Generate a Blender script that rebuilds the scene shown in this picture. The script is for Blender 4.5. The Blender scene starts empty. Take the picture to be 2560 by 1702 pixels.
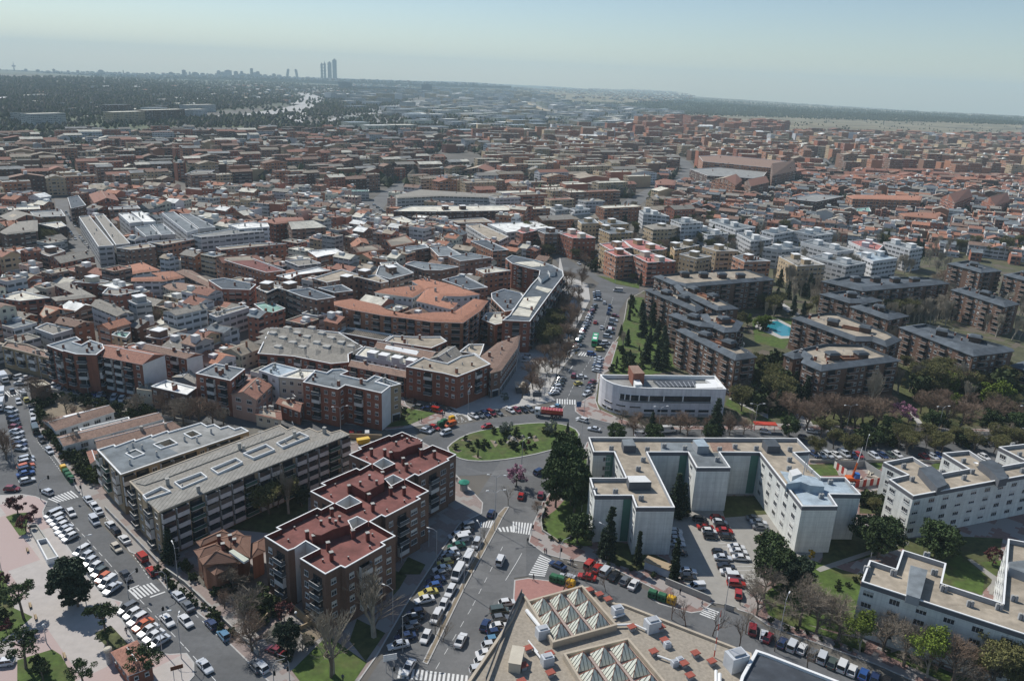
import bpy, math, random
import numpy as np
from mathutils import Vector, Matrix
from mathutils.geometry import tessellate_polygon
sc = bpy.context.scene
col = sc.collection
rnd = random.Random(7)
# ------------------------------------------------------------------ camera
F0, W0, H0, HC = 1944.0, 2560, 1702, 110.0
PITCH, ROLL = math.radians(18.6), math.radians(2.6)
fw = Vector((0, math.cos(PITCH), -math.sin(PITCH)))
r0 = Vector((1, 0, 0)); u0 = r0.cross(fw)
RV = math.cos(ROLL)*r0 + math.sin(ROLL)*u0
UV = -math.sin(ROLL)*r0 + math.cos(ROLL)*u0
cam = bpy.data.objects.new('camera', bpy.data.cameras.new('camera')); col.objects.link(cam)
cam.matrix_world = Matrix(((RV.x, UV.x, -fw.x, 0), (RV.y, UV.y, -fw.y, 0), (RV.z, UV.z, -fw.z, HC), (0, 0, 0, 1)))
cam.data.sensor_width = 36; cam.data.lens = 36*F0/W0
cam.data.clip_end = 60000; cam.data.clip_start = 1
sc.camera = cam
# ------------------------------------------------------------------ sky and sun
SAZ, SEL = math.radians(-42), math.radians(47)      # direction in which shadows fall, height of the sun
tosun = Vector((-math.cos(SAZ)*math.cos(SEL), -math.sin(SAZ)*math.cos(SEL), math.sin(SEL)))
w = bpy.data.worlds.new("World"); sc.world = w; w.use_nodes = True
nt = w.node_tree; nt.nodes.clear()
sky = nt.nodes.new('ShaderNodeTexSky'); sky.sky_type = 'NISHITA'; sky.sun_disc = False
sky.sun_elevation = SEL; sky.sun_rotation = math.atan2(tosun.x, tosun.y)
sky.altitude = 700; sky.air_density = 1.1; sky.dust_density = .4; sky.ozone_density = 2.8
bg = nt.nodes.new('ShaderNodeBackground'); bg.inputs[1].default_value = 0.085
wo = nt.nodes.new('ShaderNodeOutputWorld')
nt.links.new(sky.outputs[0], bg.inputs[0]); nt.links.new(bg.outputs[0], wo.inputs[0])
sun = bpy.data.objects.new('sun', bpy.data.lights.new('sun', 'SUN')); col.objects.link(sun)
sun.data.energy = 4.1; sun.data.angle = math.radians(0.5); sun.data.color = (1, .965, .91)
sun.rotation_euler = tosun.to_track_quat('Z', 'Y').to_euler()
sc.view_settings.view_transform = 'Standard'; sc.view_settings.look = 'None'
sc.view_settings.exposure = 0.25; sc.view_settings.gamma = 1.0
sc.cycles.volume_bounces = 1; sc.cycles.max_bounces = 4; sc.cycles.diffuse_bounces = 2
sc.cycles.glossy_bounces = 2; sc.cycles.transparent_max_bounces = 6
# ------------------------------------------------------------------ picture point -> place on a level plane
TL = dict(I=(0,450), J=(640,450), K=(1280,450), L=(1920,450), A=(0,860), B=(640,860), C=(1280,860), D=(1920,860),
          E=(0,1276), F=(640,1276), G=(1280,1276), H=(1920,1276))
def px(k, x, y):
    if k == 'S': return x, y
    if k == 'O': return x*1.0856, y*1.0856
    if k == 'R': return 1040+x/5.361, 980+y/5.361
    if k == 'V': return 440+x/7.128, 1280+y/7.128
    if k == 'Q': return 2000+x/7.84, 1130+y/7.84
    if k == 'M': return x/1.843, 100+y/1.843
    if k == 'N': return 1280+x/1.843, 100+y/1.843
    a = TL[k]; return a[0]+x/3.681, a[1]+y/3.681
def elev(x, y):
    r = math.hypot(x, y)
    if r < 2200: return 0.0
    az = math.atan2(x, y)
    t = min(1, max(0, (r-2200)/11800))
    s = min(1.0, abs((az+.07)/.5)**1.2)
    low = -130*s*t**2.5
    bump = 10*math.sin(x/900+1.3)*math.cos(y/1300)+6*math.sin(x/370+y/510)
    return low+bump*min(1, (r-2200)/1500)
def ray(a, b):
    d = fw+RV*((a-W0/2)/F0)-UV*((b-H0/2)/F0); return d
def g(k, x, y, z=0.0, far=False):
    a, b = px(k, x, y); d = ray(a, b)
    t = (z-HC)/d.z
    p = Vector((0, 0, HC))+t*d
    if far:
        t = 800.0
        for i in range(4000):
            p = Vector((0, 0, HC))+t*d
            if p.z < elev(p.x, p.y): break
            t *= 1.004
            if t > 16000: break
        p.z = elev(p.x, p.y)
    return p
def proj(p):
    v = Vector(p)-Vector((0, 0, HC)); d = v.dot(fw)
    if d < 1: return (-9999, -9999)
    return W0/2+F0*v.dot(RV)/d, H0/2-F0*v.dot(UV)/d
# ------------------------------------------------------------------ materials
MATS = {}
def mat(name, c, rough=.9, metal=0., var=.12, scale=.6, var2=.0, spec=.3, bump=0., extra=None):
    """noise-mottled surface; c = base colour"""
    if name in MATS: return MATS[name]
    m = bpy.data.materials.new(name); MATS[name] = m; m.use_nodes = True
    n = m.node_tree.nodes; l = m.node_tree.links; b = n['Principled BSDF']
    b.inputs['Roughness'].default_value = rough; b.inputs['Metallic'].default_value = metal
    b.inputs['Specular IOR Level'].default_value = spec
    tc = n.new('ShaderNodeTexCoord'); geo = n.new('ShaderNodeNewGeometry')
    no = n.new('ShaderNodeTexNoise'); no.inputs['Scale'].default_value = scale; no.inputs['Detail'].default_value = 5
    no.inputs['Roughness'].default_value = .65
    l.new(geo.outputs['Position'], no.inputs['Vector'])
    oi = n.new('ShaderNodeObjectInfo')
    mr = n.new('ShaderNodeMapRange'); mr.inputs[1].default_value = .3; mr.inputs[2].default_value = .7
    mr.inputs[3].default_value = 1-var; mr.inputs[4].default_value = 1+var
    l.new(no.outputs['Fac'], mr.inputs[0])
    mo = n.new('ShaderNodeMapRange'); mo.inputs[3].default_value = 1-var2; mo.inputs[4].default_value = 1+var2
    l.new(oi.outputs['Random'], mo.inputs[0])
    mu = n.new('ShaderNodeMath'); mu.operation = 'MULTIPLY'; l.new(mr.outputs[0], mu.inputs[0]); l.new(mo.outputs[0], mu.inputs[1])
    vm = n.new('ShaderNodeVectorMath'); vm.operation = 'SCALE'; vm.inputs[0].default_value = c
    l.new(mu.outputs[0], vm.inputs['Scale'])
    out = vm.outputs[0]
    if extra: out = extra(n, l, out, tc, geo, b)
    l.new(out, b.inputs['Base Color'])
    if bump:
        bp = n.new('ShaderNodeBump'); bp.inputs['Strength'].default_value = bump; bp.inputs['Distance'].default_value = .1
        n2 = n.new('ShaderNodeTexNoise'); n2.inputs['Scale'].default_value = 3; l.new(geo.outputs['Position'], n2.inputs['Vector'])
        l.new(n2.outputs['Fac'], bp.inputs['Height']); l.new(bp.outputs[0], b.inputs['Normal'])
    return m
def M2(n, l, op, a, b=None, c=None):
    x = n.new('ShaderNodeMath'); x.operation = op
    for i, v in enumerate((a, b, c)):
        if v is None: continue
        if isinstance(v, (int, float)): x.inputs[i].default_value = v
        else: l.new(v, x.inputs[i])
    return x.outputs[0]
def mixc(n, l, f, a, b):
    x = n.new('ShaderNodeMix'); x.data_type = 'RGBA'
    if isinstance(f, (int, float)): x.inputs[0].default_value = f
    else: l.new(f, x.inputs[0])
    for i, v in ((6, a), (7, b)):
        if isinstance(v, tuple): x.inputs[i].default_value = (*v[:3], 1)
        else: l.new(v, x.inputs[i])
    return x.outputs[2]
def stripes(axis_uv, period, width, dark, coord='UV'):
    def f(n, l, out, tc, geo, b):
        s = n.new('ShaderNodeSeparateXYZ'); l.new(tc.outputs[coord], s.inputs[0])
        fr = M2(n, l, 'FRACT', M2(n, l, 'DIVIDE', s.outputs[axis_uv], period))
        k = M2(n, l, 'LESS_THAN', fr, width)
        return mixc(n, l, k, out, dark)
    return f
def facade(sp=3.1, fh=2.9, glass=(.03,.035,.045), blind=(.42,.4,.36), balc=.3, slab=(.45,.43,.4), w0=.3, w1=.7):
    """openings of a distant facade laid out along its length (u) and height (v), in metres"""
    def f(n, l, out, tc, geo, b):
        s = n.new('ShaderNodeSeparateXYZ'); l.new(tc.outputs['UV'], s.inputs[0])
        u = M2(n, l, 'DIVIDE', s.outputs[0], sp); v = M2(n, l, 'DIVIDE', s.outputs[1], fh)
        fu = M2(n, l, 'FRACT', u); fv = M2(n, l, 'FRACT', v)
        cu = M2(n, l, 'FLOOR', u); cv = M2(n, l, 'FLOOR', v)
        cb = n.new('ShaderNodeCombineXYZ'); l.new(cu, cb.inputs[0]); l.new(cv, cb.inputs[1])
        oi = n.new('ShaderNodeObjectInfo'); l.new(M2(n, l, 'MULTIPLY', oi.outputs['Random'], 50), cb.inputs[2])
        wn = n.new('ShaderNodeTexWhiteNoise'); wn.noise_dimensions = '3D'; l.new(cb.outputs[0], wn.inputs['Vector'])
        cc = n.new('ShaderNodeCombineXYZ'); l.new(cu, cc.inputs[0]); l.new(M2(n, l, 'MULTIPLY', oi.outputs['Random'], 50), cc.inputs[2])
        wc = n.new('ShaderNodeTexWhiteNoise'); wc.noise_dimensions = '3D'; l.new(cc.outputs[0], wc.inputs['Vector'])
        isb = M2(n, l, 'LESS_THAN', wc.outputs[0], balc)
        lo = M2(n, l, 'MULTIPLY_ADD', isb, -(w0-.06), w0); hi = M2(n, l, 'MULTIPLY_ADD', isb, (.96-w1), w1)
        a = M2(n, l, 'MULTIPLY', M2(n, l, 'GREATER_THAN', fu, lo), M2(n, l, 'LESS_THAN', fu, hi))
        c = M2(n, l, 'MULTIPLY', M2(n, l, 'GREATER_THAN', fv, .36), M2(n, l, 'LESS_THAN', fv, .84))
        win = M2(n, l, 'MULTIPLY', a, c)
        up = M2(n, l, 'GREATER_THAN', fv, M2(n, l, 'MULTIPLY_ADD', wn.outputs[0], -.5, .95))
        gb = mixc(n, l, up, glass, blind)
        o = mixc(n, l, win, out, gb)
        rail = M2(n, l, 'MULTIPLY', M2(n, l, 'MULTIPLY', isb, a), M2(n, l, 'MULTIPLY', M2(n, l, 'GREATER_THAN', fv, .03), M2(n, l, 'LESS_THAN', fv, .12)))
        return mixc(n, l, rail, o, slab)
    return f
def tiles_extra(n, l, out, tc, geo, b):
    no = n.new('ShaderNodeTexNoise'); no.inputs['Scale'].default_value = 2.2; no.inputs['Detail'].default_value = 6
    l.new(geo.outputs['Position'], no.inputs['Vector'])
    k = n.new('ShaderNodeMapRange'); k.inputs[1].default_value = .45; k.inputs[2].default_value = .75; l.new(no.outputs['Fac'], k.inputs[0])
    d = n.new('ShaderNodeVectorMath'); d.operation = 'SCALE'; d.inputs['Scale'].default_value = .55; l.new(out, d.inputs[0])
    return mixc(n, l, k.outputs[0], out, d.outputs[0])
def streaks(n, l, out, geo, lo=.8, hi=1.08, sc_=(1.3, 1.3, .09)):
    m = n.new('ShaderNodeVectorMath'); m.operation = 'MULTIPLY'; m.inputs[1].default_value = sc_; l.new(geo.outputs['Position'], m.inputs[0])
    no = n.new('ShaderNodeTexNoise'); no.inputs['Scale'].default_value = 1; no.inputs['Detail'].default_value = 6; l.new(m.outputs[0], no.inputs['Vector'])
    k = n.new('ShaderNodeMapRange'); k.inputs[1].default_value = .32; k.inputs[2].default_value = .68; k.inputs[3].default_value = lo; k.inputs[4].default_value = hi; l.new(no.outputs['Fac'], k.inputs[0])
    v = n.new('ShaderNodeVectorMath'); v.operation = 'SCALE'; l.new(out, v.inputs[0]); l.new(k.outputs[0], v.inputs['Scale']); return v.outputs[0]
def patches(n, l, out, geo, sc_=.1, lo=.86, hi=1.1):
    m = n.new('ShaderNodeMapping'); m.inputs['Rotation'].default_value = (0, 0, .9); m.inputs['Scale'].default_value = (sc_, sc_*2.3, sc_); l.new(geo.outputs['Position'], m.inputs[0])
    vo = n.new('ShaderNodeTexVoronoi'); vo.distance = 'CHEBYCHEV'; vo.inputs['Scale'].default_value = 1; l.new(m.outputs[0], vo.inputs['Vector'])
    s = n.new('ShaderNodeSeparateXYZ'); l.new(vo.outputs['Color'], s.inputs[0])
    k = n.new('ShaderNodeMapRange'); k.inputs[3].default_value = lo; k.inputs[4].default_value = hi; l.new(s.outputs[0], k.inputs[0])
    v = n.new('ShaderNodeVectorMath'); v.operation = 'SCALE'; l.new(out, v.inputs[0]); l.new(k.outputs[0], v.inputs['Scale']); return v.outputs[0]
def roof_extra(n, l, out, tc, geo, b):
    return patches(n, l, streaks(n, l, out, geo, .74, 1.14, (.22, .22, .22)), geo, .16, .9, 1.08)
def brick_extra(n, l, out, tc, geo, b):
    s = n.new('ShaderNodeSeparateXYZ'); l.new(tc.outputs['UV'], s.inputs[0])
    out = streaks(n, l, out, geo)
    fr = M2(n, l, 'FRACT', M2(n, l, 'DIVIDE', s.outputs[1], 2.9))
    k = M2(n, l, 'LESS_THAN', fr, .03)
    d = n.new('ShaderNodeVectorMath'); d.operation = 'SCALE'; d.inputs['Scale'].default_value = .72; l.new(out, d.inputs[0])
    return mixc(n, l, k, out, d.outputs[0])
def panel_extra(n, l, out, tc, geo, b):
    s = n.new('ShaderNodeSeparateXYZ'); l.new(tc.outputs['UV'], s.inputs[0])
    a = M2(n, l, 'LESS_THAN', M2(n, l, 'FRACT', M2(n, l, 'DIVIDE', s.outputs[1], 1.45)), .05)
    c = M2(n, l, 'LESS_THAN', M2(n, l, 'FRACT', M2(n, l, 'DIVIDE', s.outputs[0], 3.4)), .025)
    k = M2(n, l, 'MAXIMUM', a, c); out = streaks(n, l, out, geo, .84, 1.04)
    d = n.new('ShaderNodeVectorMath'); d.operation = 'SCALE'; d.inputs['Scale'].default_value = .8; l.new(out, d.inputs[0])
    return mixc(n, l, k, out, d.outputs[0])
WALLC = dict(red=(.25,.1,.065), brown=(.18,.108,.078), dbrown=(.1,.062,.048), orange=(.29,.14,.085), tan=(.34,.26,.165), cream=(.5,.45,.36),
             white=(.62,.62,.6), grey=(.34,.34,.33), pink=(.45,.3,.24), ochre=(.33,.235,.135), green=(.66,.67,.63), metal=(.66,.65,.66), maroon=(.17,.045,.035))
ROOFC = dict(rtile=(.3,.15,.108), otile=(.38,.18,.115), btile=(.25,.165,.125), gtile=(.27,.25,.215), slate=(.085,.1,.115), lslate=(.17,.19,.2), tanr=(.31,.265,.205),
             greyr=(.27,.27,.255), white=(.72,.72,.68), creamr=(.58,.55,.46), maroonr=(.165,.066,.056), pinkr=(.4,.16,.14), darkr=(.06,.068,.08), blu=(.3,.36,.4), greenr=(.2,.33,.28))
def wallm(k, far=False):
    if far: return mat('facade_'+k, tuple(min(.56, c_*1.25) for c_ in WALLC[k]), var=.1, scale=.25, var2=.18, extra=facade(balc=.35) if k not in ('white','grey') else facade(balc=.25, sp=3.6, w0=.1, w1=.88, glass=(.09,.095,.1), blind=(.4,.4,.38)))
    return mat('wall_'+k, WALLC[k], var=.1, scale=.35, extra=panel_extra if k in ('metal','green') else brick_extra if k in ('red','brown','dbrown','orange','maroon') else None)
def roofm(k):
    t = 'tile' in k
    return mat('roof_'+k, ROOFC[k], var=.2, scale=.5 if not t else .9, var2=.14, rough=.9, extra=tiles_extra if t else roof_extra)
TRIM = mat('trim_white', (.72,.72,.7), var=.05); 
RIM = dict(white=TRIM, grey=mat('trim_grey', (.3,.31,.32), var=.1), tan=mat('trim_tan', (.42,.36,.28)), dark=mat('trim_dark', (.1,.105,.115)), red=mat('trim_red', (.3,.06,.04)))
GLASS = mat('window_glass', (.025,.03,.038), rough=.12, spec=.6, var=.2)
BLIND = mat('window_blind', (.5,.49,.45), var2=.3)
FRAME = mat('window_frame', (.6,.6,.58), var2=.1)
DARK = mat('recess_shade_and_flue', (.02,.02,.022))  # near-black colour painting the shade of balcony recesses; also used on chimney necks
RAIL = mat('balcony_rail', (.09,.1,.11)); SLAB = mat('balcony_slab', (.55,.53,.5))
CONC = mat('concrete', (.36,.35,.32)); STEEL = mat('galvanised_steel', (.42,.43,.44), rough=.5, metal=.3)
BLACK = mat('black_rubber', (.015,.015,.016)); 
# ------------------------------------------------------------------ mesh collector
class MB:
    def __init__(s): s.v = []; s.f = []; s.m = []; s.uv = []
    def face(s, pts, m=0, uv=None):
        b = len(s.v); s.v += [tuple(p) for p in pts]; s.f.append(tuple(range(b, b+len(pts)))); s.m.append(m)
        s.uv += list(uv) if uv else [(p[0], p[1]) for p in pts]
    def box(s, cx, cy, z0, lx, ly, h, rot=0., m=0, top=None, taper=0., mt=None):
        c, si = math.cos(rot), math.sin(rot)
        def q(x, y, z): return (cx+x*c-y*si, cy+x*si+y*c, z)
        a, b = lx/2, ly/2; t = 1-taper
        lo = [q(-a,-b,z0), q(a,-b,z0), q(a,b,z0), q(-a,b,z0)]; hi = [q(-a*t,-b*t,z0+h), q(a*t,-b*t,z0+h), q(a*t,b*t,z0+h), q(-a*t,b*t,z0+h)]
        u = [0, lx, lx+ly, 2*lx+ly, 2*lx+2*ly]
        for i in range(4):
            j = (i+1) % 4
            s.face([lo[i], lo[j], hi[j], hi[i]], m, [(u[i], 0), (u[i+1], 0), (u[i+1], h), (u[i], h)])
        s.face(hi, m if mt is None else mt); s.face(lo[::-1], m)
    def tube(s, p, q, r0, r1, n=5, m=0):
        p = Vector(p); q = Vector(q); d = (q-p)
        if d.length < 1e-6: return
        d.normalize(); a = d.orthogonal().normalized(); b = d.cross(a)
        A = [p+(a*math.cos(k*2*math.pi/n)+b*math.sin(k*2*math.pi/n))*r0 for k in range(n)]
        B = [q+(a*math.cos(k*2*math.pi/n)+b*math.sin(k*2*math.pi/n))*r1 for k in range(n)]
        for i in range(n):
            j = (i+1) % n; s.face([A[i], A[j], B[j], B[i]], m)
        s.face(B, m)
        s.face(A[::-1], m)
    def ring(s, zr, n=12, cx=0, cy=0, m=0):
        for (z0, a), (z1, b) in zip(zr, zr[1:]):
            for i in range(n):
                t0, t1 = i*2*math.pi/n, (i+1)*2*math.pi/n
                s.face([(cx+a*math.cos(t0), cy+a*math.sin(t0), z0), (cx+a*math.cos(t1), cy+a*math.sin(t1), z0),
                        (cx+b*math.cos(t1), cy+b*math.sin(t1), z1), (cx+b*math.cos(t0), cy+b*math.sin(t0), z1)], m)
    def mesh(s, name, mats):
        me = bpy.data.meshes.new(name); me.from_pydata(s.v, [], s.f)
        for m in (mats if isinstance(mats, (list, tuple)) else [mats]): me.materials.append(m)
        me.polygons.foreach_set('material_index', s.m)
        ul = me.uv_layers.new(name='UVMap'); ul.data.foreach_set('uv', [c for t in s.uv for c in t])
        me.update(); return me
    def build(s, name, mats, parent=None):
        return link(name, s.mesh(name, mats), parent)
def link(name, data, parent=None, loc=None, rot=0., scale=None):
    o = bpy.data.objects.new(name, data); col.objects.link(o)
    if parent: o.parent = parent
    if loc is not None: o.location = loc
    if rot: o.rotation_euler = (0, 0, rot)
    if scale: o.scale = scale if isinstance(scale, tuple) else (scale,)*3
    return o
REG = []   # (object, base label, position): labels are completed at the end
def tag(o, label, cat, group=None, kind=None, pos=None, auto=True, word=''):
    if kind: o['kind'] = kind
    o['label'] = label
    if not kind or kind == 'stuff': o['category'] = cat
    if group: o['group'] = group
    if auto and not kind: REG.append((o, label, pos if pos is not None else o.location.copy(), word))
    return o
def thing(name, label, cat, loc, rot=0., group=None, auto=True, scale=None):
    o = link(name, None, None, loc, rot, scale); o.empty_display_size = .5
    return tag(o, label, cat, group, None, Vector(loc), auto)
# ------------------------------------------------------------------ polygons
def area(P): return sum(P[i][0]*P[(i+1) % len(P)][1]-P[(i+1) % len(P)][0]*P[i][1] for i in range(len(P)))/2
def ccw(P): return P if area(P) > 0 else P[::-1]
def inset(P, d):
    """miter offset of a ccw polygon inwards by d"""
    n = len(P); out = []
    for i in range(n):
        a, b, c = Vector(P[i-1][:2]), Vector(P[i][:2]), Vector(P[(i+1) % n][:2])
        e1 = (b-a); e2 = (c-b)
        if e1.length < 1e-5 or e2.length < 1e-5: out.append(b); continue
        e1.normalize(); e2.normalize()
        n1 = Vector((-e1.y, e1.x)); n2 = Vector((-e2.y, e2.x))
        k = 1+n1.dot(n2); k = max(k, .35)
        out.append(b+(n1+n2)*(d/k))
    return out
def cap(mb, P, z, m=0, holes=(), flip=False):
    loops = [[Vector((p[0], p[1], 0)) for p in P]]+[[Vector((p[0], p[1], 0)) for p in h] for h in holes]
    flat = [v for l in loops for v in l]
    for t in tessellate_polygon(loops):
        q = [flat[i] for i in t]
        if (q[1]-q[0]).cross(q[2]-q[0]).z < 0: q = q[::-1]
        if flip: q = q[::-1]
        mb.face([(v.x, v.y, z) for v in q], m)
def skirt(mb, P, z0, z1, m=0, u0=0.):
    u = u0
    for i in range(len(P)):
        a, b = P[i], P[(i+1) % len(P)]; L = math.hypot(b[0]-a[0], b[1]-a[1])
        mb.face([(a[0], a[1], z0), (b[0], b[1], z0), (b[0], b[1], z1), (a[0], a[1], z1)], m, [(u, z0), (u+L, z0), (u+L, z1), (u, z1)]); u += L
def band(mb, P, Q, zp, zq, m=0):
    for i in range(len(P)):
        j = (i+1) % len(P)
        mb.face([(P[i][0], P[i][1], zp), (P[j][0], P[j][1], zp), (Q[j][0], Q[j][1], zq), (Q[i][0], Q[i][1], zq)], m)
def inside(P, x, y):
    c = False; j = len(P)-1
    for i in range(len(P)):
        if (P[i][1] > y) != (P[j][1] > y) and x < (P[j][0]-P[i][0])*(y-P[i][1])/(P[j][1]-P[i][1])+P[i][0]: c = not c
        j = i
    return c
OCC = []      # footprints of things and roads that the filled-in town must keep clear of
def occ(P):
    P = [(p[0], p[1]) for p in P]
    xs = [p[0] for p in P]; ys = [p[1] for p in P]; OCC.append((min(xs), max(xs), min(ys), max(ys), P))
def blocked(x, y, r=0):
    for a, b, c, d, P in OCC:
        if a-r <= x <= b+r and c-r <= y <= d+r and inside(P, x, y): return True
    return False
def G(k, pts, z=0., far=False): return [g(k, x, y, z, far) for x, y in pts]
def J(*segs, z=0., far=False):
    """points from several picture regions: J('C', [(..)], 'D', [(..)])"""
    out = []
    for i in range(0, len(segs), 2): out += G(segs[i], segs[i+1], z, far)
    return out
# ------------------------------------------------------------------ land
def paving_extra(c2, sz, thr=.5):
    def f(n, l, out, tc, geo, b):
        m = n.new('ShaderNodeMapping'); m.inputs['Rotation'].default_value = (0, 0, .75); l.new(geo.outputs['Position'], m.inputs[0])
        s = n.new('ShaderNodeSeparateXYZ'); l.new(m.outputs[0], s.inputs[0])
        cb = n.new('ShaderNodeCombineXYZ')
        l.new(M2(n, l, 'FLOOR', M2(n, l, 'DIVIDE', s.outputs[0], sz)), cb.inputs[0]); l.new(M2(n, l, 'FLOOR', M2(n, l, 'DIVIDE', s.outputs[1], sz)), cb.inputs[1])
        no = n.new('ShaderNodeTexNoise'); no.inputs['Scale'].default_value = .22; l.new(cb.outputs[0], no.inputs['Vector'])
        return mixc(n, l, M2(n, l, 'GREATER_THAN', no.outputs['Fac'], thr), out, c2)
    return f
def grass_extra(n, l, out, tc, geo, b):
    no = n.new('ShaderNodeTexNoise'); no.inputs['Scale'].default_value = .12; no.inputs['Detail'].default_value = 7; l.new(geo.outputs['Position'], no.inputs['Vector'])
    k = n.new('ShaderNodeMapRange'); k.inputs[1].default_value = .5; k.inputs[2].default_value = .72; l.new(no.outputs['Fac'], k.inputs[0])
    return streaks(n, l, mixc(n, l, k.outputs[0], out, (.1, .088, .04)), geo, .7, 1.15, (.5, .5, .5))
def road_extra(n, l, out, tc, geo, b):
    no = n.new('ShaderNodeTexNoise'); no.inputs['Scale'].default_value = .07; no.inputs['Detail'].default_value = 8; no.inputs['Distortion'].default_value = .6
    l.new(geo.outputs['Position'], no.inputs['Vector'])
    k = n.new('ShaderNodeMapRange'); k.inputs[1].default_value = .35; k.inputs[2].default_value = .7; l.new(no.outputs['Fac'], k.inputs[0])
    d = n.new('ShaderNodeVectorMath'); d.operation = 'SCALE'; d.inputs['Scale'].default_value = .72; l.new(out, d.inputs[0])
    return patches(n, l, mixc(n, l, k.outputs[0], out, d.outputs[0]), geo, .07, .88, 1.12)
ASPH = mat('asphalt', (.125,.127,.128), var=.12, scale=.9, extra=road_extra)
ASPH2 = mat('asphalt_worn', (.15,.15,.148), var=.1, scale=.9, extra=road_extra)
PAVE = mat('paving_rose_and_grey', (.25,.2,.18), var=.12, scale=1.2, extra=paving_extra((.28,.26,.24), 1.3))
PAVED = mat('paving_red_and_grey', (.235,.15,.13), var=.15, scale=1.2, extra=paving_extra((.3,.27,.25), 1.1))
PINK = mat('paving_pink', (.33,.17,.145), var=.1, scale=1.2)
PLAZA = mat('paving_plaza', (.41,.375,.345), var=.08, scale=.6, extra=paving_extra((.4,.31,.285), 6.5, .52))
PALEP = mat('paving_pale', (.4,.385,.36), var=.08)
KERB = mat('kerb_stone', (.4,.39,.37))
GRASS = mat('grass', (.07,.11,.022), var=.25, scale=.8, extra=grass_extra)
DGRASS = mat('grass_park', (.075,.085,.03), var=.3, scale=.6, extra=grass_extra)
ESTG = mat('estate_ground', (.085,.085,.045), var=.35, scale=.25, extra=paving_extra((.12,.1,.075), 2.3, .56))
DIRT = mat('bare_earth', (.21,.17,.12), var=.25, scale=.3)
YARD = mat('yard_ground', (.13,.12,.1), var=.3, scale=.15)
LOT = mat('car_park_concrete', (.29,.275,.245), var=.1, scale=.5)
PAINT = mat('road_paint', (.62,.62,.6), var=.12, scale=3)
URB = mat('land_town', (.12,.11,.095), var=.3, scale=.02)
WOOD = mat('land_woodland', (.035,.046,.026), var=.45, scale=.012)
FIELD = mat('land_field', (.18,.155,.1), var=.6, scale=.007)
GREENF = mat('land_meadow', (.08,.095,.05), var=.55, scale=.01)
PARKL = mat('land_estate', (.075,.082,.055), var=.45, scale=.02)
INDL = mat('land_yards', (.2,.2,.19), var=.35, scale=.02)
# picture outlines of the far land covers (M, N: enlarged far views)
COVER = [
 (3, 'M', [(-200,372),(600,372),(1000,362),(1380,300),(1445,325),(1300,388),(1000,402),(600,430),(-200,445)]),
 (1, 'N', [(150,285),(500,295),(850,270),(1000,290),(1300,310),(1700,330),(2356,360),(2356,388),(1800,362),(1200,345),(1000,342),(700,340),(400,330)]),
 (2, 'N', [(0,225),(600,250),(1250,290),(2356,352),(2356,362),(1700,332),(1000,292),(850,272),(500,297),(0,290)]),
 (2, 'N', [(560,340),(1000,342),(1800,362),(2356,388),(2356,460),(1500,435),(1000,415),(850,360)]),
 (3, 'N', [(1250,375),(2000,400),(2356,420),(2356,432),(1900,418),(1300,400)]),
 (3, 'M', [(440,400),(620,392),(1000,372),(1380,315),(1440,325),(1300,385),(1000,398),(600,428),(440,425)]),
 (3, 'M', [(0,412),(200,405),(440,400),(440,430),(0,440)]),
 (5, 'M', [(1420,330),(2356,235),(2800,260),(3000,330),(3350,355),(3300,400),(2356,415),(1700,400)]),
 (4, 'M', [(-400,215),(900,205),(1350,215),(1400,260),(1350,300),(900,335),(0,400),(-400,400)]),
 (1, 'M', [(0,260),(500,250),(900,262),(1000,300),(700,330),(400,350),(0,365)]),
]
COVS = [(c, [px(k, *p) for p in P]) for c, k, P in COVER]
def make_land():
    mb = MB(); rs = [0, 40, 90, 150, 220, 300, 400, 520, 660, 820, 1000, 1200, 1400, 1600, 1800, 2000]
    while rs[-1] < 15500: rs.append(rs[-1]*1.035)
    az = sorted(set([round(-180+i*10, 2) for i in range(37)]+[round(-46+i*.8, 2) for i in range(116)]))
    for r1, r2 in zip(rs, rs[1:]):
        for a1, a2 in zip(az, az[1:]):
            P = []
            for r, a in ((r1, a1), (r1, a2), (r2, a2), (r2, a1)):
                x, y = r*math.sin(math.radians(a)), r*math.cos(math.radians(a)); P.append((x, y, elev(x, y)))
            rm, am = (r1+r2)/2, math.radians((a1+a2)/2); x, y = rm*math.sin(am), rm*math.cos(am)
            k = 0
            if rm > 900 and abs(am) < .85:
                u, v = proj((x, y, elev(x, y)))
                for c, Q in COVS:
                    if inside(Q, u, v): k = c; break
                if k == 0 and rm > 5200: k = 4 if am < .1 else 2
            elif rm > 1500: k = 4
            if r1 == 0: P = [P[0], P[2], P[3]]
            mb.face(P[::-1], k)
    o = mb.build('ground', [URB, WOOD, FIELD, GREENF, PARKL, INDL]); o['kind'] = 'structure'
make_land()
def flatp(name, P, z, m, kind='structure'):
    P = ccw([(p[0], p[1]) for p in P]); mb = MB(); cap(mb, P, z); o = mb.build(name, m); o['kind'] = kind; return o
def slab(name, P, h, m, kerb=KERB, wk=.3, z0=-.1):
    P = ccw([(p[0], p[1]) for p in P]); mb = MB(); Q = inset(P, wk)
    skirt(mb, P, z0, h, 1); band(mb, P, Q, h, h, 1); cap(mb, Q, h, 0); o = mb.build(name, [m, kerb]); o['kind'] = 'structure'; return o
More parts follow.
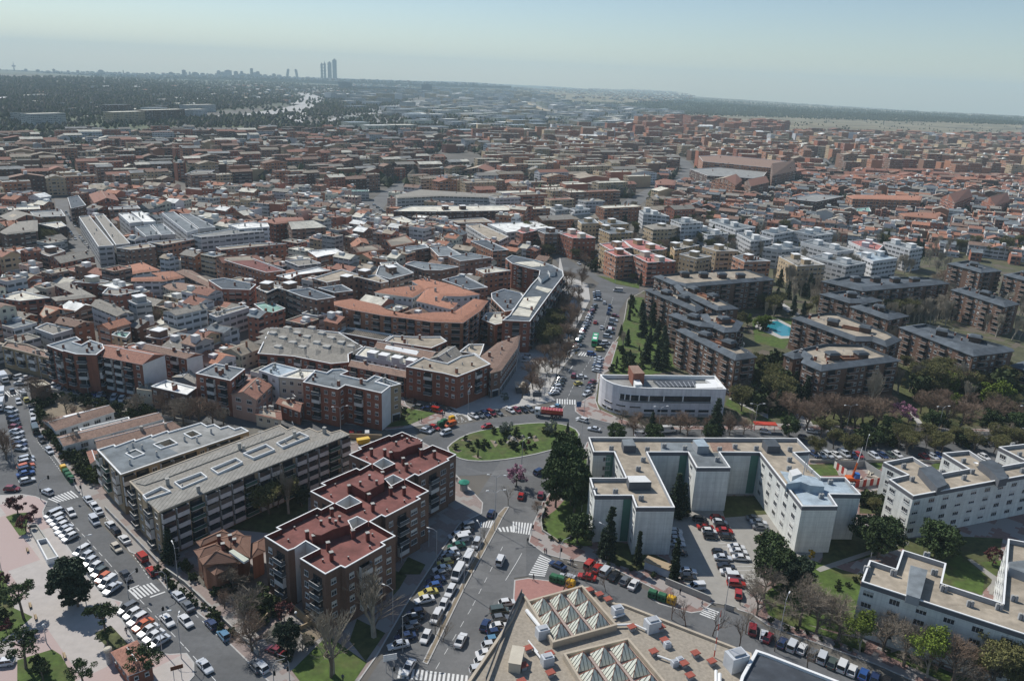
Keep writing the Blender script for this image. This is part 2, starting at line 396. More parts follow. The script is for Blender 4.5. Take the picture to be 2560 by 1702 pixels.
# ------------------------------------------------------------------ carriageways
roads = []
def road(name, P, z, m=ASPH): roads.append(P); occ(P); return flatp(name, P, z, m)
road('avenue_carriageway', G('A', [(-300,200),(200,300),(290,500),(480,980),(860,1580),(1330,2080),(2000,2600),(2500,3150),(1500,3230),(380,1560),(-400,1500)]), .02)
road('side_street', G('A', [(200,290),(480,340),(1260,500),(2080,640),(2500,700),(3300,740),(3800,740),(3850,870),(3200,880),(2300,800),(1500,640),(500,440),(250,450)]), .03)
ISL = G('R', [(415,745),(470,690),(570,620),(700,560),(850,520),(1000,490),(1150,462),(1300,440),(1480,422),(1650,412),(1800,414),(1950,430),(2060,460),(2150,505),(2195,570),(2180,630),(2100,690),(1960,745),(1800,790),(1600,840),(1400,880),(1200,910),(1000,930),(850,933),(700,925),(590,900),(500,860),(430,800)])
icx = sum(p.x for p in ISL)/len(ISL); icy = sum(p.y for p in ISL)/len(ISL)
road('roundabout_carriageway', [(icx+(p.x-icx)*1.62, icy+(p.y-icy)*1.62) for p in ISL], .04)
road('north_avenue', J('C', [(560,680),(430,620),(330,470),(400,320),(560,120),(600,0)], 'K', [(540,1540),(640,1330),(740,1150),(745,1020),(800,950),(700,880),(480,840),(360,690),(420,660),(620,800),(800,880),(1160,1000),(1170,1040),(1080,1060),(990,1200),(940,1500)], 'C', [(780,230),(760,350),(740,450),(580,560),(620,690)]), .05)
road('east_road', J('C', [(600,760),(1000,770),(1240,770),(2356,770)], 'D', [(900,790),(2356,810),(3000,830),(3000,1150),(2356,1090),(1400,1060),(370,1050)], 'C', [(2356,855),(1200,840),(640,900)]), .06)
road('south_avenue', J('F', [(2050,-150),(1930,60),(1700,420),(1420,850),(1180,1330),(900,1750),(1900,1850),(2150,1450),(2356,1080)], 'G', [(20,620),(160,600),(350,420),(200,90),(290,-100)], 'C', [(400,1300),(420,950)], 'B', [(2300,1000)]), .07, ASPH2)
road('east_street', J('G', [(130,260),(350,430),(700,600),(1200,720),(1700,880),(2000,900),(2300,1050)], 'H', [(0,1110),(700,1380),(1300,1620),(600,1750)], 'G', [(2200,1330),(1030,870),(560,720),(130,600)]), .08)
flatp('car_park', G('G', [(1460,-60),(2400,-60),(2800,420),(2330,560),(2100,900),(1900,860),(1620,720),(1440,420)]), .14, LOT)
# ------------------------------------------------------------------ blocks between the streets
slab('central_block_pavement', J('A', [(300,520),(520,470),(1500,660),(2300,820)], 'B', [(860,890),(1440,850),(1640,960),(1740,1050),(1840,1200),(1990,1350),(2090,1460),(2080,1560)], 'F', [(1870,130),(1640,480),(1390,860),(1120,1330),(900,1640),(700,2100),(300,2100)], 'E', [(2600,1700),(2356,1470),(2100,1220),(1900,1010),(1530,720),(1400,560),(1310,430),(1190,380),(1160,330),(1200,300),(1120,220),(970,60)], 'A', [(860,1480),(740,1385),(640,1230),(500,1040),(420,900),(340,760),(300,620)]), .12, PAVE)
slab('west_plaza', J('A', [(-300,1380),(60,1390),(200,1380),(330,1400),(440,1450),(400,1540),(410,1600)], 'E', [(560,240),(690,420),(880,700),(960,790),(1130,840),(1080,930),(1240,1200),(1400,1300),(1560,1320),(1720,1310),(1790,1400),(1790,1520),(1700,1620),(1500,1800),(-500,1800),(-500,0)]), .12, PLAZA)
slab('town_edge_pavement', J('A', [(420,280),(1240,470),(2080,610),(2500,670)], 'B', [(430,700),(1100,760),(1200,790),(1400,770),(1860,690),(1830,650),(1720,620),(1440,600),(1380,560),(1300,300),(430,300)], 'A', [(2100,200),(400,0)]), .12, PAVED)
slab('market_pavement', J('F', [(2130,1568),(2200,1300),(2356,960)], 'G', [(20,640),(150,620),(380,650),(560,720),(1030,880),(2200,1330),(1500,1500),(0,1700)], 'F', [(2050,1750)]), .12, PINK)
slab('white_estate_pavement', J('C', [(640,1010),(690,900),(1200,850),(2356,862)], 'D', [(370,1055),(1400,1065),(2356,1100),(3000,1160)], 'H', [(3200,900),(2356,1620),(1900,1720),(1500,1640),(1000,1420),(300,1170),(0,1060)], 'G', [(2200,950),(2080,915),(2060,890),(1850,850),(1750,930),(1650,945),(1350,860),(1250,790),(1300,720),(850,490),(700,480),(450,440),(300,400),(150,290),(200,100),(280,-80)], 'C', [(400,1300),(520,1050)]), .12, PAVED)
flatp('estate_forecourt', G('G', [(1470,-30),(2400,-30),(2800,420),(2330,560),(2110,890),(1900,840),(1620,700),(1440,420)]), .15, LOT)
slab('brown_estate_pavement', J('C', [(575,570),(770,450),(790,230),(930,0)], 'K', [(1010,1400),(1060,1100),(1180,1040),(1210,1020),(1900,1030),(2500,700)], 'L', [(1500,650),(2600,700),(3000,900)], 'D', [(3000,820),(2356,800),(900,785),(0,770)], 'C', [(1500,765),(1230,760),(900,720),(640,660),(580,620)]), .12, ESTG)
slab('old_town_plaza', J('B', [(1940,680),(1960,640),(2200,600),(2356,580)], 'C', [(200,570),(400,520),(330,450),(400,300),(560,100),(640,-40)], 'K', [(480,1540),(620,1300),(720,1100),(700,960),(480,870),(440,700),(400,1100),(200,1350),(60,1568)], 'C', [(0,300),(-600,560)]), .12, PALEP)
isl = slab('roundabout_island', ISL, .22, GRASS, wk=.45)
slab('median_strip', J('F', [(2330,-30),(2270,70),(2215,180),(1930,700),(1580,1420),(1530,1400),(1850,750),(2160,150),(2230,30),(2290,-30)]), .2, DIRT, wk=.25)
slab('traffic_island', G('R', [(690,300),(760,380),(710,390),(670,320)]), .18, PAINT)
# ------------------------------------------------------------------ lawns
def lawn(P, z=.16, m=GRASS, name='lawn'): return flatp(name, P, z, m)
lawn(G('F', [(330,1475),(660,1150),(930,1340),(1020,1400),(820,1700),(500,1700)]))
lawn(G('F', [(930,1000),(1190,1130),(1010,1390),(860,1200)]), m=DGRASS)
lawn(G('F', [(1290,560),(1390,600),(1320,720),(1250,800)]), m=DGRASS)
lawn(G('F', [(1400,430),(1560,500),(1510,590),(1300,590)]), m=DGRASS)
lawn(G('F', [(400,1110),(510,1050),(650,1140),(480,1240)]), m=DIRT, name='garden_bed')
lawn(G('V', [(100,1040),(800,1560),(1300,1550),(1640,1320),(1640,900),(1100,1050),(480,1120),(250,980)]), .17, YARD, 'garden_yard')
lawn(G('F', [(0,720),(230,870),(0,1120),(-80,900)]), .19, m=DGRASS)
lawn(G('F', [(60,1150),(210,1010),(420,1080),(330,1400),(200,1400)]), .18, m=YARD, name='driveway')
lawn(G('B', [(1180,770),(1390,590),(1650,640),(1400,750)]), .17)
lawn(G('A', [(420,600),(540,545),(820,590),(760,620),(500,680),(410,690)]), .16, DIRT, 'school_yard')
lawn(G('A', [(330,560),(500,480),(1400,640),(1900,760),(1850,800),(1500,740),(640,960),(900,1250),(800,1310),(600,1060),(460,820)]), .14, YARD, 'school_ground')
lawn(J('B', [(-300,1600),(-100,1400),(480,1330),(480,1600),(200,1750),(-300,1700)]), .16, DGRASS)
lawn(J('A', [(1700,750),(2356,780)], 'B', [(400,800),(1200,800),(1300,850),(900,900),(0,900)]), .15, YARD, 'back_yard')
lawn(G('E', [(55,60),(140,30),(260,20),(240,220),(180,235)]))
lawn(G('E', [(-200,500),(30,560),(130,900),(300,980),(150,1110),(0,1200),(-300,1100)]))
lawn(G('E', [(160,1380),(480,1280),(560,1330),(690,1560),(700,1800),(160,1800)]))
lawn(G('E', [(870,1130),(1020,1060),(1180,1230),(1080,1300),(1000,1280)]), m=DGRASS)
lawn(J('C', [(400,1530),(560,1350),(600,1080),(690,1060),(690,1568)], 'G', [(690,-60),(740,330),(600,330),(390,270),(270,170),(260,100)]), .17)
lawn(G('G', [(780,240),(1140,330),(1440,470),(1150,560),(820,450)]), .17, DGRASS)
lawn(G('C', [(1300,1300),(1600,1250),(1640,1560),(1500,1560)]), .17, DGRASS)
lawn(G('D', [(-450,1400),(-60,1400),(0,1568),(-400,1600)]), .17, DGRASS)
lawn(G('D', [(370,1110),(600,1100),(650,1210),(390,1215)]), .17)
lawn(G('D', [(910,1100),(1060,1085),(1040,1150),(970,1170)]), .17)
lawn(G('D', [(1500,1110),(1590,1090),(1590,1160),(1510,1150)]), .17)
lawn(G('D', [(840,1560),(850,1390),(1100,1500),(1200,1568)]), .16, DGRASS)
lawn(J('H', [(-60,780),(400,460),(850,600),(840,1000),(760,1150),(200,1010),(0,960)]), .17)
lawn(J('H', [(520,130),(800,130),(1240,260),(1750,240),(2160,260),(2080,640),(1950,780),(1600,640),(1240,350),(900,440),(440,560),(500,450)]), .16, DGRASS)
lawn(G('H', [(1620,480),(1750,400),(2000,600),(1970,780),(1600,670)]), .18)
lawn(G('H', [(1950,480),(2150,460),(2090,640)]), .18)
lawn(G('H', [(1080,1330),(1200,1290),(1700,1500),(2100,1620),(1700,1620)]), .17)
lawn(G('H', [(850,1180),(900,1230),(880,1310),(560,1170),(200,1060),(0,960),(60,960),(640,1140)]), .18)
lawn(J('K', [(1100,1090),(1200,1080),(1300,1300),(1440,1500)], 'C', [(1500,250),(1200,290),(900,275),(960,0)]), .17)
lawn(J('C', [(1990,500),(2400,640),(2356,760),(2100,640),(1960,560)]), .17)
lawn(J('D', [(0,560),(220,640),(300,740),(0,660)]), .17)
lawn(G('D', [(230,660),(370,700),(400,740),(2200,760),(2100,620),(1300,540),(700,560),(300,600)]), .16, DGRASS)
lawn(G('D', [(1180,200),(1560,250),(1850,420),(2000,600),(1200,560)]), .175, DGRASS)
lawn(G('L', [(-150,1290),(0,1250),(260,1290),(230,1420),(150,1560),(-120,1500)]), .17)
lawn(J('K', [(780,880),(1170,960),(1170,1000),(960,960)]), .17)
# stopping lines, zebras, bays
def zebra(k, a, b, c, d, n, z=.088):
    a, b, c, d = [g(k, *p) for p in (a, b, c, d)]      # a-b one kerb of the crossing (along walking direction), d-c the other
    mb = MB()
    for i in range(n):
        t0, t1 = (i+.25)/n, (i+.78)/n
        q = [a.lerp(d, t0), b.lerp(c, t0), b.lerp(c, t1), a.lerp(d, t1)]
        P = ccw([(p.x, p.y) for p in q]); mb.face([(x, y, z) for x, y in P])
    o = mb.build('zebra_crossing', PAINT); o['kind'] = 'structure'
zebra('A', (430,1425), (520,1460), (730,1405), (660,1345), 8, .035)
zebra('E', (1170,735), (1260,820), (1480,735), (1400,660), 7, .035)
zebra('A', (30,440), (80,490), (240,450), (190,415), 7)
zebra('B', (1700,640), (1760,665), (1900,650), (1780,605), 6)
zebra('C', (405,505), (405,550), (590,560), (590,515), 8)
zebra('C', (630,75), (600,105), (750,120), (765,85), 6)
zebra('F', (2215,160), (2240,195), (2400,200), (2400,140), 5)
zebra('F', (2060,110), (2060,155), (2160,160), (2190,90), 5)
zebra('G', (0,100), (0,200), (165,225), (190,120), 7)
zebra('G', (260,400), (360,450), (300,610), (150,595), 10)
zebra('G', (1800,890), (1910,930), (1860,1010), (1720,955), 5)
zebra('F', (1310,1440), (1290,1540), (1950,1600), (1960,1520), 16)
zebra('D', (380,880), (400,900), (420,890), (400,870), 2)
def line(k, pts, wd=.13, z=.09, dash=None):
    P = G(k, pts, z); mb = MB()
    for a, b in zip(P, P[1:]):
        L = (b-a).length; d = (b-a)/L; nn = Vector((-d.y, d.x, 0))*wd/2; t = 0
        while t < L:
            e = min(L, t+(dash[0] if dash else L))
            mb.face([a+d*t-nn, a+d*e-nn, a+d*e+nn, a+d*t+nn]); t = e+(dash[1] if dash else 1)
    o = mb.build('lane_line', PAINT); o['kind'] = 'structure'
line('E', [(560,0),(1000,480),(1290,820),(1700,1250),(2200,1800)], .12, .035, (2, 1.6))
line('E', [(930,30),(1010,110),(1300,510),(1370,620)], .12, .035, (.8, .8)); line('E', [(1740,900),(2100,1240)], .12, .035, (1.2, 1.6))
line('E', [(1170,730),(1280,685)], .4, .036); line('E', [(1380,795),(1520,745)], .4, .036)
line('A', [(100,560),(240,900),(330,1100)], .12, .035, (.8, .8)); line('A', [(250,560),(350,900),(480,1060),(560,1170)], .12, .035, (.8, .8))
line('C', [(560,200),(520,250)], .3); line('C', [(760,90),(560,390),(500,520)], .12, .09, (2, 1.8))
line('C', [(490,560),(430,640)], .12); line('R', [(560,400),(680,390)], .3, .09, (.6, .6)); line('R', [(600,330),(640,372),(612,375),(600,330)], .15, .09)
line('K', [(930,1080),(830,1400)], .12, .09, (2, 1.8)); line('F', [(2270,330),(1980,900),(1640,1480)], .1, .09, (2, 2.4))
line('G', [(-60,640),(40,480),(90,390)], .12); line('G', [(440,440),(600,500)], .12, .09, (1, 1))
for a, b in (((1620,680),(1700,590)),): line('B', [a, b])
for i in range(7):
    line('G', [(2040+i*18, 470+i*40), (2200+i*10, 470+i*38)], .1, .155)
for i in range(5): line('R', [(830+i*85, 352-i*14), (880+i*85, 372-i*14)], .1)
for i in range(9): line('G', [(2020+i*34-120, 300+i*30), (2090+i*34-120, 300+i*30)], .1, .155)

slab('office_pavement', J('C', [(575,570),(770,450),(795,230),(930,-20),(975,-20),(900,240),(850,270),(800,330),(770,520),(800,600),(1000,690),(1240,760),(1240,775),(900,730),(640,665),(585,625)]), .18, PAVED, z0=.05)
slab('roadside_pavement', J('C', [(1240,762),(2356,740)], 'D', [(0,730),(900,765),(2356,790),(2356,812),(900,795),(0,790)], 'C', [(2356,790),(1240,790)]), .18, PAVED, z0=.05)
flatp('garden_path', J('D', [(240,640),(300,640),(400,720),(420,760),(300,765)]), .2, PALEP); flatp('garden_path', G('D', [(1280,600),(1320,600),(1450,770),(1400,780)]), .2, PALEP); flatp('garden_path', G('D', [(2130,620),(2170,620),(2356,760),(2356,790)]), .2, PALEP); flatp('garden_path', G('L', [(20,1100),(60,1085),(300,1240),(240,1260)]), .2, PALEP); flatp('garden_path', G('C', [(1990,505),(2020,500),(2356,650),(2356,690)]), .2, PALEP); flatp('garden_path', G('D', [(1560,340),(1640,380),(1860,480),(1830,500),(1600,410)]), .2, PALEP); flatp('garden_path', J('H', [(440,545),(480,520),(1150,300),(1300,290),(1290,320),(1160,330),(480,570)]), .2, LOT); flatp('garden_path', J('H', [(1830,450),(1870,450),(2140,640),(2060,780),(2030,770),(2060,640)]), .2, LOT)
# ------------------------------------------------------------------ facade pieces shared by the near buildings
def window_mesh(w, h, nb, blind):
    mb = MB(); d = .07          # x along the wall, y out of the wall, z up
    def q(x0, x1, z0, z1, y, m): mb.face([(x0, y, z0), (x1, y, z0), (x1, y, z1), (x0, y, z1)][::-1], m)
    def bar(x0, x1, z0, z1, y1, m):
        mb.box((x0+x1)/2, y1/2, z0, x1-x0, y1, z1-z0, 0, m)
    q(-w/2, w/2, 0, h, .03, 1)
    if blind: bar(-w/2+.04, w/2-.04, h*(1-blind), h-.04, .055, 2)
    f = .07
    bar(-w/2-f, -w/2, -f, h+f, d, 0); bar(w/2, w/2+f, -f, h+f, d, 0); bar(-w/2, w/2, h, h+f, d, 0); bar(-w/2-.12, w/2+.12, -.13, -.005, .16, 0)
    for i in range(1, nb): x = -w/2+w*i/nb; bar(x-.03, x+.03, 0, h, d-.01, 0)
    return mb.mesh('window', [FRAME, GLASS, BLIND])
WIN = {}; FASC = mat('parapet_cladding', (.12,.12,.13), var=.12)
for kk, (w_, h_, nb) in dict(n=(1.15, 1.2, 2), w=(1.9, 1.25, 3), s=(.6, .7, 1), d=(.9, 2.0, 2), l=(3.6, 1.9, 4)).items():
    WIN[kk] = [window_mesh(w_, h_, nb, b) for b in (0, .3, .55, .15)]
def balcony_mesh(w, dep, closed):
    mb = MB()
    mb.face([(-w/2+.1, .035, .0), (w/2-.1, .035, .0), (w/2-.1, .035, 2.3), (-w/2+.1, .035, 2.3)][::-1], 1)  # flat dark face on the wall, recess shade painted in, nothing hollowed out
    mb.box(0, .05, 0, w*.45, .04, 2.1, 0, 3)
    mb.box(0, dep/2, -.16, w, dep, .16, 0, 0)
    if closed:
        mb.box(0, dep-.05, .0, w, .08, 1.0, 0, 0); mb.box(0, dep-.05, 1.05, w-.1, .05, 1.25, 0, 3)
        mb.box(-w/2+.05, dep/2, 0, .07, dep-.2, 2.3, 0, 0); mb.box(w/2-.05, dep/2, 0, .07, dep-.2, 2.3, 0, 0)
    else:
        mb.box(0, dep-.03, .0, w, .05, .95, 0, 2); mb.box(-w/2+.03, dep/2, 0, .05, dep-.12, .95, 0, 2); mb.box(w/2-.03, dep/2, 0, .05, dep-.12, .95, 0, 2)
        mb.box(0, dep-.03, .95, w+.06, .09, .06, 0, 0)
    return mb
BALC = {}
for kk, (w_, dp, cl, rm) in dict(b=(3.0, 1.1, 0, RAIL), B=(3.6, 1.2, 0, wallm('brown')), c=(3.0, 1.0, 1, SLAB), G=(3.4, 1.0, 0, mat('balcony_green', (.05,.1,.08)))).items():
    BALC[kk] = balcony_mesh(w_, dp, cl).mesh('balcony', [SLAB, DARK, rm, GLASS])
def shop_mesh(w):
    mb = MB(); mb.face([(-w/2, .03, .2), (w/2, .03, .2), (w/2, .03, 2.5), (-w/2, .03, 2.5)][::-1], 1); mb.box(0, .08, 2.52, w, .16, .45, 0, 0)
    mb.box(-w/2+.05, .04, .2, .1, .08, 2.3, 0, 0); mb.box(w/2-.05, .04, .2, .1, .08, 2.3, 0, 0)
    return mb.mesh('shop_front', [FRAME, GLASS])
SHOP = shop_mesh(3.0)
WIDTH = dict(n=2.3, w=3.3, s=1.6, d=2.0, l=4.2, b=3.5, B=4.0, c=3.4, G=3.9, _=1.6, p=.35)
CAM = Vector((0, 0, HC))
def dress(root, P, z0, ztop, pat, fh, shops=True, limit=100, edges=None, skip=(), seed=0):
    """windows and balconies on the walls one can see, as parts of the building"""
    R = random.Random(seed*7+len(P)); nw = nb = 0
    todo = []
    for i in range(len(P)):
        a, b = Vector(P[i]), Vector(P[(i+1) % len(P)]); L = (b-a).length
        if L < 2.4 or (skip == 'ends' and 7 < L < 13.5 and abs((b-a).x) > abs((b-a).y)*2) or (skip != 'ends' and i in skip): continue
        d = (b-a)/L; out = Vector((d.y, -d.x)); mid = (a+b)/2
        vis = Vector((CAM.x-mid.x-root.location.x, CAM.y-mid.y-root.location.y)).normalized().dot(out)
        if vis < .04: continue
        todo.append((-vis*L, i, a, b, L, d, out))
    todo.sort(key=lambda t: t[0])
    for _, i, a, b, L, d, out in todo:
        p = pat if isinstance(pat, str) else pat[min(len(pat)-1, 0 if L > 9 else 1)]
        W = sum(WIDTH[c] for c in p); n = max(1, int(L/W+.25))
        seq = p*n; tot = sum(WIDTH[c] for c in seq)
        while tot > L-.4 and len(seq) > 1: tot -= WIDTH[seq[-1]]; seq = seq[:-1]
        if tot > L: continue
        gap = (L-tot)/(len(seq)+1); t = gap
        rot = math.atan2(d.y, d.x)
        # local y axis must point out of the wall: turn by 180 degrees
        nf = int((ztop-z0-.3)/fh)
        top0 = ztop-nf*fh
        for c in seq:
            wd = WIDTH[c]; c0 = a+d*(t+wd/2); t += wd+gap
            if c in '_p': continue
            for k in range(nf):
                z = top0+k*fh+(.85 if c in WIN and c not in 'dl' else .25)
                if c == 's': z += .4
                if k == 0 and shops and top0 < z0+1.2:
                    if nb < limit: nb += 1; link('shop_front', SHOP, root, (c0.x, c0.y, z0), rot+math.pi)
                    continue
                if c in WIN:
                    if nw >= limit: continue
                    nw += 1; link('window', R.choice(WIN[c]), root, (c0.x, c0.y, z), rot+math.pi)
                else:
                    if nb >= limit: continue
                    nb += 1; link('balcony', BALC[c if not (c == 'b' and R.random() < .25) else 'c'], root, (c0.x, c0.y, z), rot+math.pi)
CHIM = {}
def chimney_mesh(h, body, w=.55):
    mb = MB(); mb.box(0, 0, 0, w, w, h, 0, 0); mb.box(0, 0, h, w*.5, w*.5, .18, 0, 2); mb.box(0, 0, h+.18, w*1.15, w*1.15, .12, 0, 1)
    return mb.mesh('chimney', [body, CONC, DARK])
def antenna_mesh():
    mb = MB(); mb.tube((0,0,0), (0,0,3.4), .05, .04, 4)
    for i, w_ in enumerate((.5, .7, .9, .6)): mb.tube((-w_, i*.12, 3.2-i*.25), (w_, i*.12, 3.2-i*.25), .025, .025, 3)
    return mb.mesh('antenna', STEEL)
def roof_items(root, P, z, n, body, seed=0, holes=(), lift=0.):
    R = random.Random(seed+3); Q = inset(P, 1.3)
    xs = [p[0] for p in P]; ys = [p[1] for p in P]; made = 0; tries = 0
    key = body.name
    if key not in CHIM: CHIM[key] = [chimney_mesh(1.1, body, .6), chimney_mesh(1.6, body, .8), chimney_mesh(.7, STEEL, .3)]
    while made < n and tries < n*30:
        tries += 1; x = R.uniform(min(xs), max(xs)); y = R.uniform(min(ys), max(ys))
        if not inside(Q, x, y) or any(inside(h, x, y) for h in holes): continue
        if made % 4 == 3: link('antenna', CHIM.setdefault('ant', antenna_mesh()), root, (x, y, z), R.uniform(0, 6)); made += 1; continue
        link('chimney', R.choice(CHIM[key]), root, (x, y, z), R.choice((0, .6, 1.2))); made += 1
def building(k, pts, z, wall, roof, label, cat='apartment block', rim='white', par=.5, pat='nbn', fh=2.85, holes=(), shape='flat', chim=4,
             near=True, group=None, shops=True, z0=.1, name=None, tw=1.6, limit=100, skip=(), hwall=None, world=None, body=None, rimw=.32, auto=True, word='', thr=0):
    P = world if world is not None else [(p.x, p.y) for p in G(k, pts, z)]
    P = [Vector(p) for p in ccw(P)]
    n = len(P); c = sum(P, Vector((0, 0)))/n
    seed = int(abs(c.x)*13+abs(c.y)*7)
    nm = name or {'apartment block': 'apartment_block', 'house': 'house', 'hall': 'hall'}.get(cat, cat.replace(' ', '_'))
    root = thing(nm, label, cat, (c.x, c.y, z0), 0, group, auto)
    P = [p-c for p in P]; z -= z0
    H = [[Vector((q.x, q.y))-c for q in ccw([Vector((p.x, p.y)) for p in G(k, h, z+z0)])] for h in holes]
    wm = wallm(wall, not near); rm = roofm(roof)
    mb = MB()
    if shape == 'flat':
        skirt(mb, P, 0, z, 0); mb.build('wall', wm, root)
        Q = inset(P, rimw); zr = z-par
        m2 = MB(); band(m2, P, Q, z+.06, z+.06, 0); skirt(m2, [p*1 for p in inset(P, -.05)], z-.12, z+.06, 0); skirt(m2, inset(P, -.05)[::-1], 0, 0, 0) if False else None
        band(m2, inset(P, -.05), P, z+.06, z+.06, 0)
        if rim == 'grey' and near: skirt(m2, inset(P, -.04), z-1.15, z-.1, 2)
        skirt(m2, Q[::-1], zr, z+.06, 1)
        for h in H:
            ho = inset(h, -rimw); band(m2, [v for v in ho], h, z+.06, z+.06, 0); skirt(m2, ho, zr, z+.06, 1)
        m2.build('parapet', [TRIM if rim == 'grey' and near else RIM.get(rim, TRIM), body or RIM.get(rim, TRIM), FASC], root)
        m3 = MB(); cap(m3, Q, zr, 0, [inset(h, -rimw)[::-1] for h in H]); m3.build('roof', rm, root)
        if H:
            m4 = MB()
            for h in H: skirt(m4, h[::-1], 0.1, z+.06, 0)
            m4.build('light_well', hwall or wallm('white'), root)
        lift = zr
    elif shape == 'skirt':            # slate border sloping out round a sunken terrace
        E = inset(P, -.5); Q = inset(P, tw)
        skirt(mb, P, 0, z, 0); mb.build('wall', wm, root)
        m2 = MB(); cap(m2, E, z-.25, 0, flip=True); skirt(m2, E, z-.25, z, 0); band(m2, E, Q, z, z+1.3, 0); skirt(m2, Q[::-1], z+.2, z+1.3, 0); m2.build('roof', roofm('slate'), root)
        m3 = MB(); cap(m3, Q, z+.2, 0); m3.build('roof_terrace', rm, root)
        lift = z+.2
    elif shape in ('gable', 'hip') and n == 4:
        L0 = (P[1]-P[0]).length; L1 = (P[2]-P[1]).length
        if L0 < L1: P = P[1:]+P[:1]; L0, L1 = L1, L0
        rh = L1*.5*(.42 if shape == 'hip' else .34); e = .35
        E = inset(P, -e); a = (P[0]+P[3])/2; b = (P[1]+P[2])/2; d = (b-a).normalized()
        if shape == 'hip': a2 = a+d*L1*.42; b2 = b-d*L1*.42
        else: a2, b2 = a-d*e, b+d*e
        A = (a2.x, a2.y, z+rh); Bp = (b2.x, b2.y, z+rh); E3 = [(p.x, p.y, z-.1) for p in E]
        skirt(mb, P, 0, z-.05, 0)
        if shape == 'gable':
            mb.face([(P[3].x, P[3].y, z-.05), (P[0].x, P[0].y, z-.05), (a.x, a.y, z+rh-.15)], 0); mb.face([(P[1].x, P[1].y, z-.05), (P[2].x, P[2].y, z-.05), (b.x, b.y, z+rh-.15)], 0)
        mb.build('wall', wm, root)
        m2 = MB()
        def rf(p): m2.face(p, 0); m2.face([(x, y, zz-.12) for x, y, zz in p][::-1], 1)
        rf([E3[0], E3[1], Bp, A]); rf([E3[2], E3[3], A, Bp])
        if shape == 'hip': rf([E3[3], E3[0], A]); rf([E3[1], E3[2], Bp])
        m2.tube(A, Bp, .13, .13, 5, 1)
        for i in range(4): m2.face([E3[i], (E3[i][0], E3[i][1], z-.22), (E3[(i+1) % 4][0], E3[(i+1) % 4][1], z-.22), E3[(i+1) % 4]][::-1], 1)
        m2.build('roof', [rm, RIM.get(rim, TRIM)], root)
        lift = z+rh*.3
    else:                              # ring of tiled slopes rising inwards
        E = inset(P, -.4); Q = inset(P, tw)
        skirt(mb, P, 0, z, 0); mb.build('wall', wm, root)
        m2 = MB(); cap(m2, E, z-.15, 1, flip=True); skirt(m2, E, z-.15, z+.02, 1); band(m2, E, Q, z+.02, z+tw*.36, 0); cap(m2, Q, z+tw*.36, 0); m2.build('roof', [rm, RIM.get(rim, TRIM)], root)
        lift = z+tw*.36
    if chim: roof_items(root, P, lift, chim, body or (wallm('red') if wall in ('red', 'brown', 'dbrown', 'orange', 'maroon') else CONC), seed, H)
    if near: dress(root, P, 0, z-(par if shape == 'flat' else .2), pat, fh, shops, limit, skip=skip, seed=seed)
    W = [p+c for p in P]; occ(W)
    root['_h'] = z+z0
    return root, P, c
def on_roof(root, name, k, pts, z, h, m, top=None, taper=None, rimh=0):
    """a box, tower or raised patch standing on a roof, given by its outline at height z"""
    P = [Vector((p.x, p.y))-root.location.xy for p in ccw(G(k, pts, z))]; z -= root.location.z
    mb = MB(); skirt(mb, P, z-h, z, 0)
    if rimh:
        Q = inset(P, .25); band(mb, P, Q, z, z, 1); skirt(mb, Q[::-1], z-rimh, z, 1); cap(mb, Q, z-rimh, 2 if top else 1)
        return mb.build(name, [m, TRIM, top or TRIM], root)
    cap(mb, P, z, 1)
    return mb.build(name, [m, top or m], root)
WH = wallm('white'); BRK = wallm('red')
# ------------------------------------------------------------------ the maroon-roofed stepped building by the roundabout
RR = [(1345,808),(1533,885),(1443,930),(1530,973),(1625,928),(1842,1015),(1762,1056),(1778,1068),(1495,1210),(1462,1195),(1380,1243),(1590,1350),(1482,1405),(1515,1420),(1190,1588),(1155,1571),(1050,1631),(1283,1763),(1155,1824),(1192,1846),(820,2056),(780,2038),(638,2114),(405,1971),(580,1883),(457,1811),(357,1876),(292,1899),(78,1768),(222,1703),(185,1686),(565,1505),(600,1522),(710,1465),(500,1353),(635,1297),(597,1280),(925,1140),(955,1157),(1055,1103),(855,1015),(965,965),(940,953),(1225,838),(1245,848)]
r, _, _ = building('B', RR, 14.0, 'brown', 'maroonr', 'stepped brown brick block with maroon roofs and white parapet line beside the roundabout', par=1.3, pat='nbwns', fh=2.75,
    holes=[[(738,1465),(862,1393),(965,1453),(830,1512)], [(1082,1103),(1175,1048),(1272,1100),(1160,1149)], [(1188,1241),(1262,1203),(1353,1247),(1247,1300)], [(852,1624),(930,1588),(1020,1631),(891,1700)]],
    chim=0, body=wallm('maroon'), auto=False, limit=100, rimw=.24)
MAR = wallm('maroon')
n0 = [Vector((p.x, p.y))-r.location.xy for p in G('B', [(405,1971),(580,1883),(457,1811),(357,1876),(292,1899)], 14.0)]
mb = MB()
for a, b in ((n0[1], n0[2]), (n0[2], n0[3])):
    m_ = ((n0[0]+n0[4])/2-(a+b)/2).normalized()*.1; a, b = a+m_, b+m_
    mb.face([(a.x, a.y, .2), (b.x, b.y, .2), (b.x, b.y, 13.7), (a.x, a.y, 13.7)])
mb.build('light_court_wall', WH, r)
CHM = chimney_mesh(1.9, MAR, .75); VNT = chimney_mesh(.35, MAR, .3)
for k, pts, h in (('B', [(1235,965),(1275,990),(1330,985),(1400,945),(1530,910),(1490,865),(1390,870),(1280,930)], 2.3), ('B', [(870,1285),(1000,1360),(1050,1340),(1180,1270),(1175,1200),(1040,1160),(940,1225)], 2.3), ('F', [(520,200),(550,220),(600,225),(710,170),(865,125),(800,70),(660,60),(580,130)], 2.3)):
    on_roof(r, 'stair_tower', k, pts, 15.2, 2.5, MAR, roofm('maroonr'))
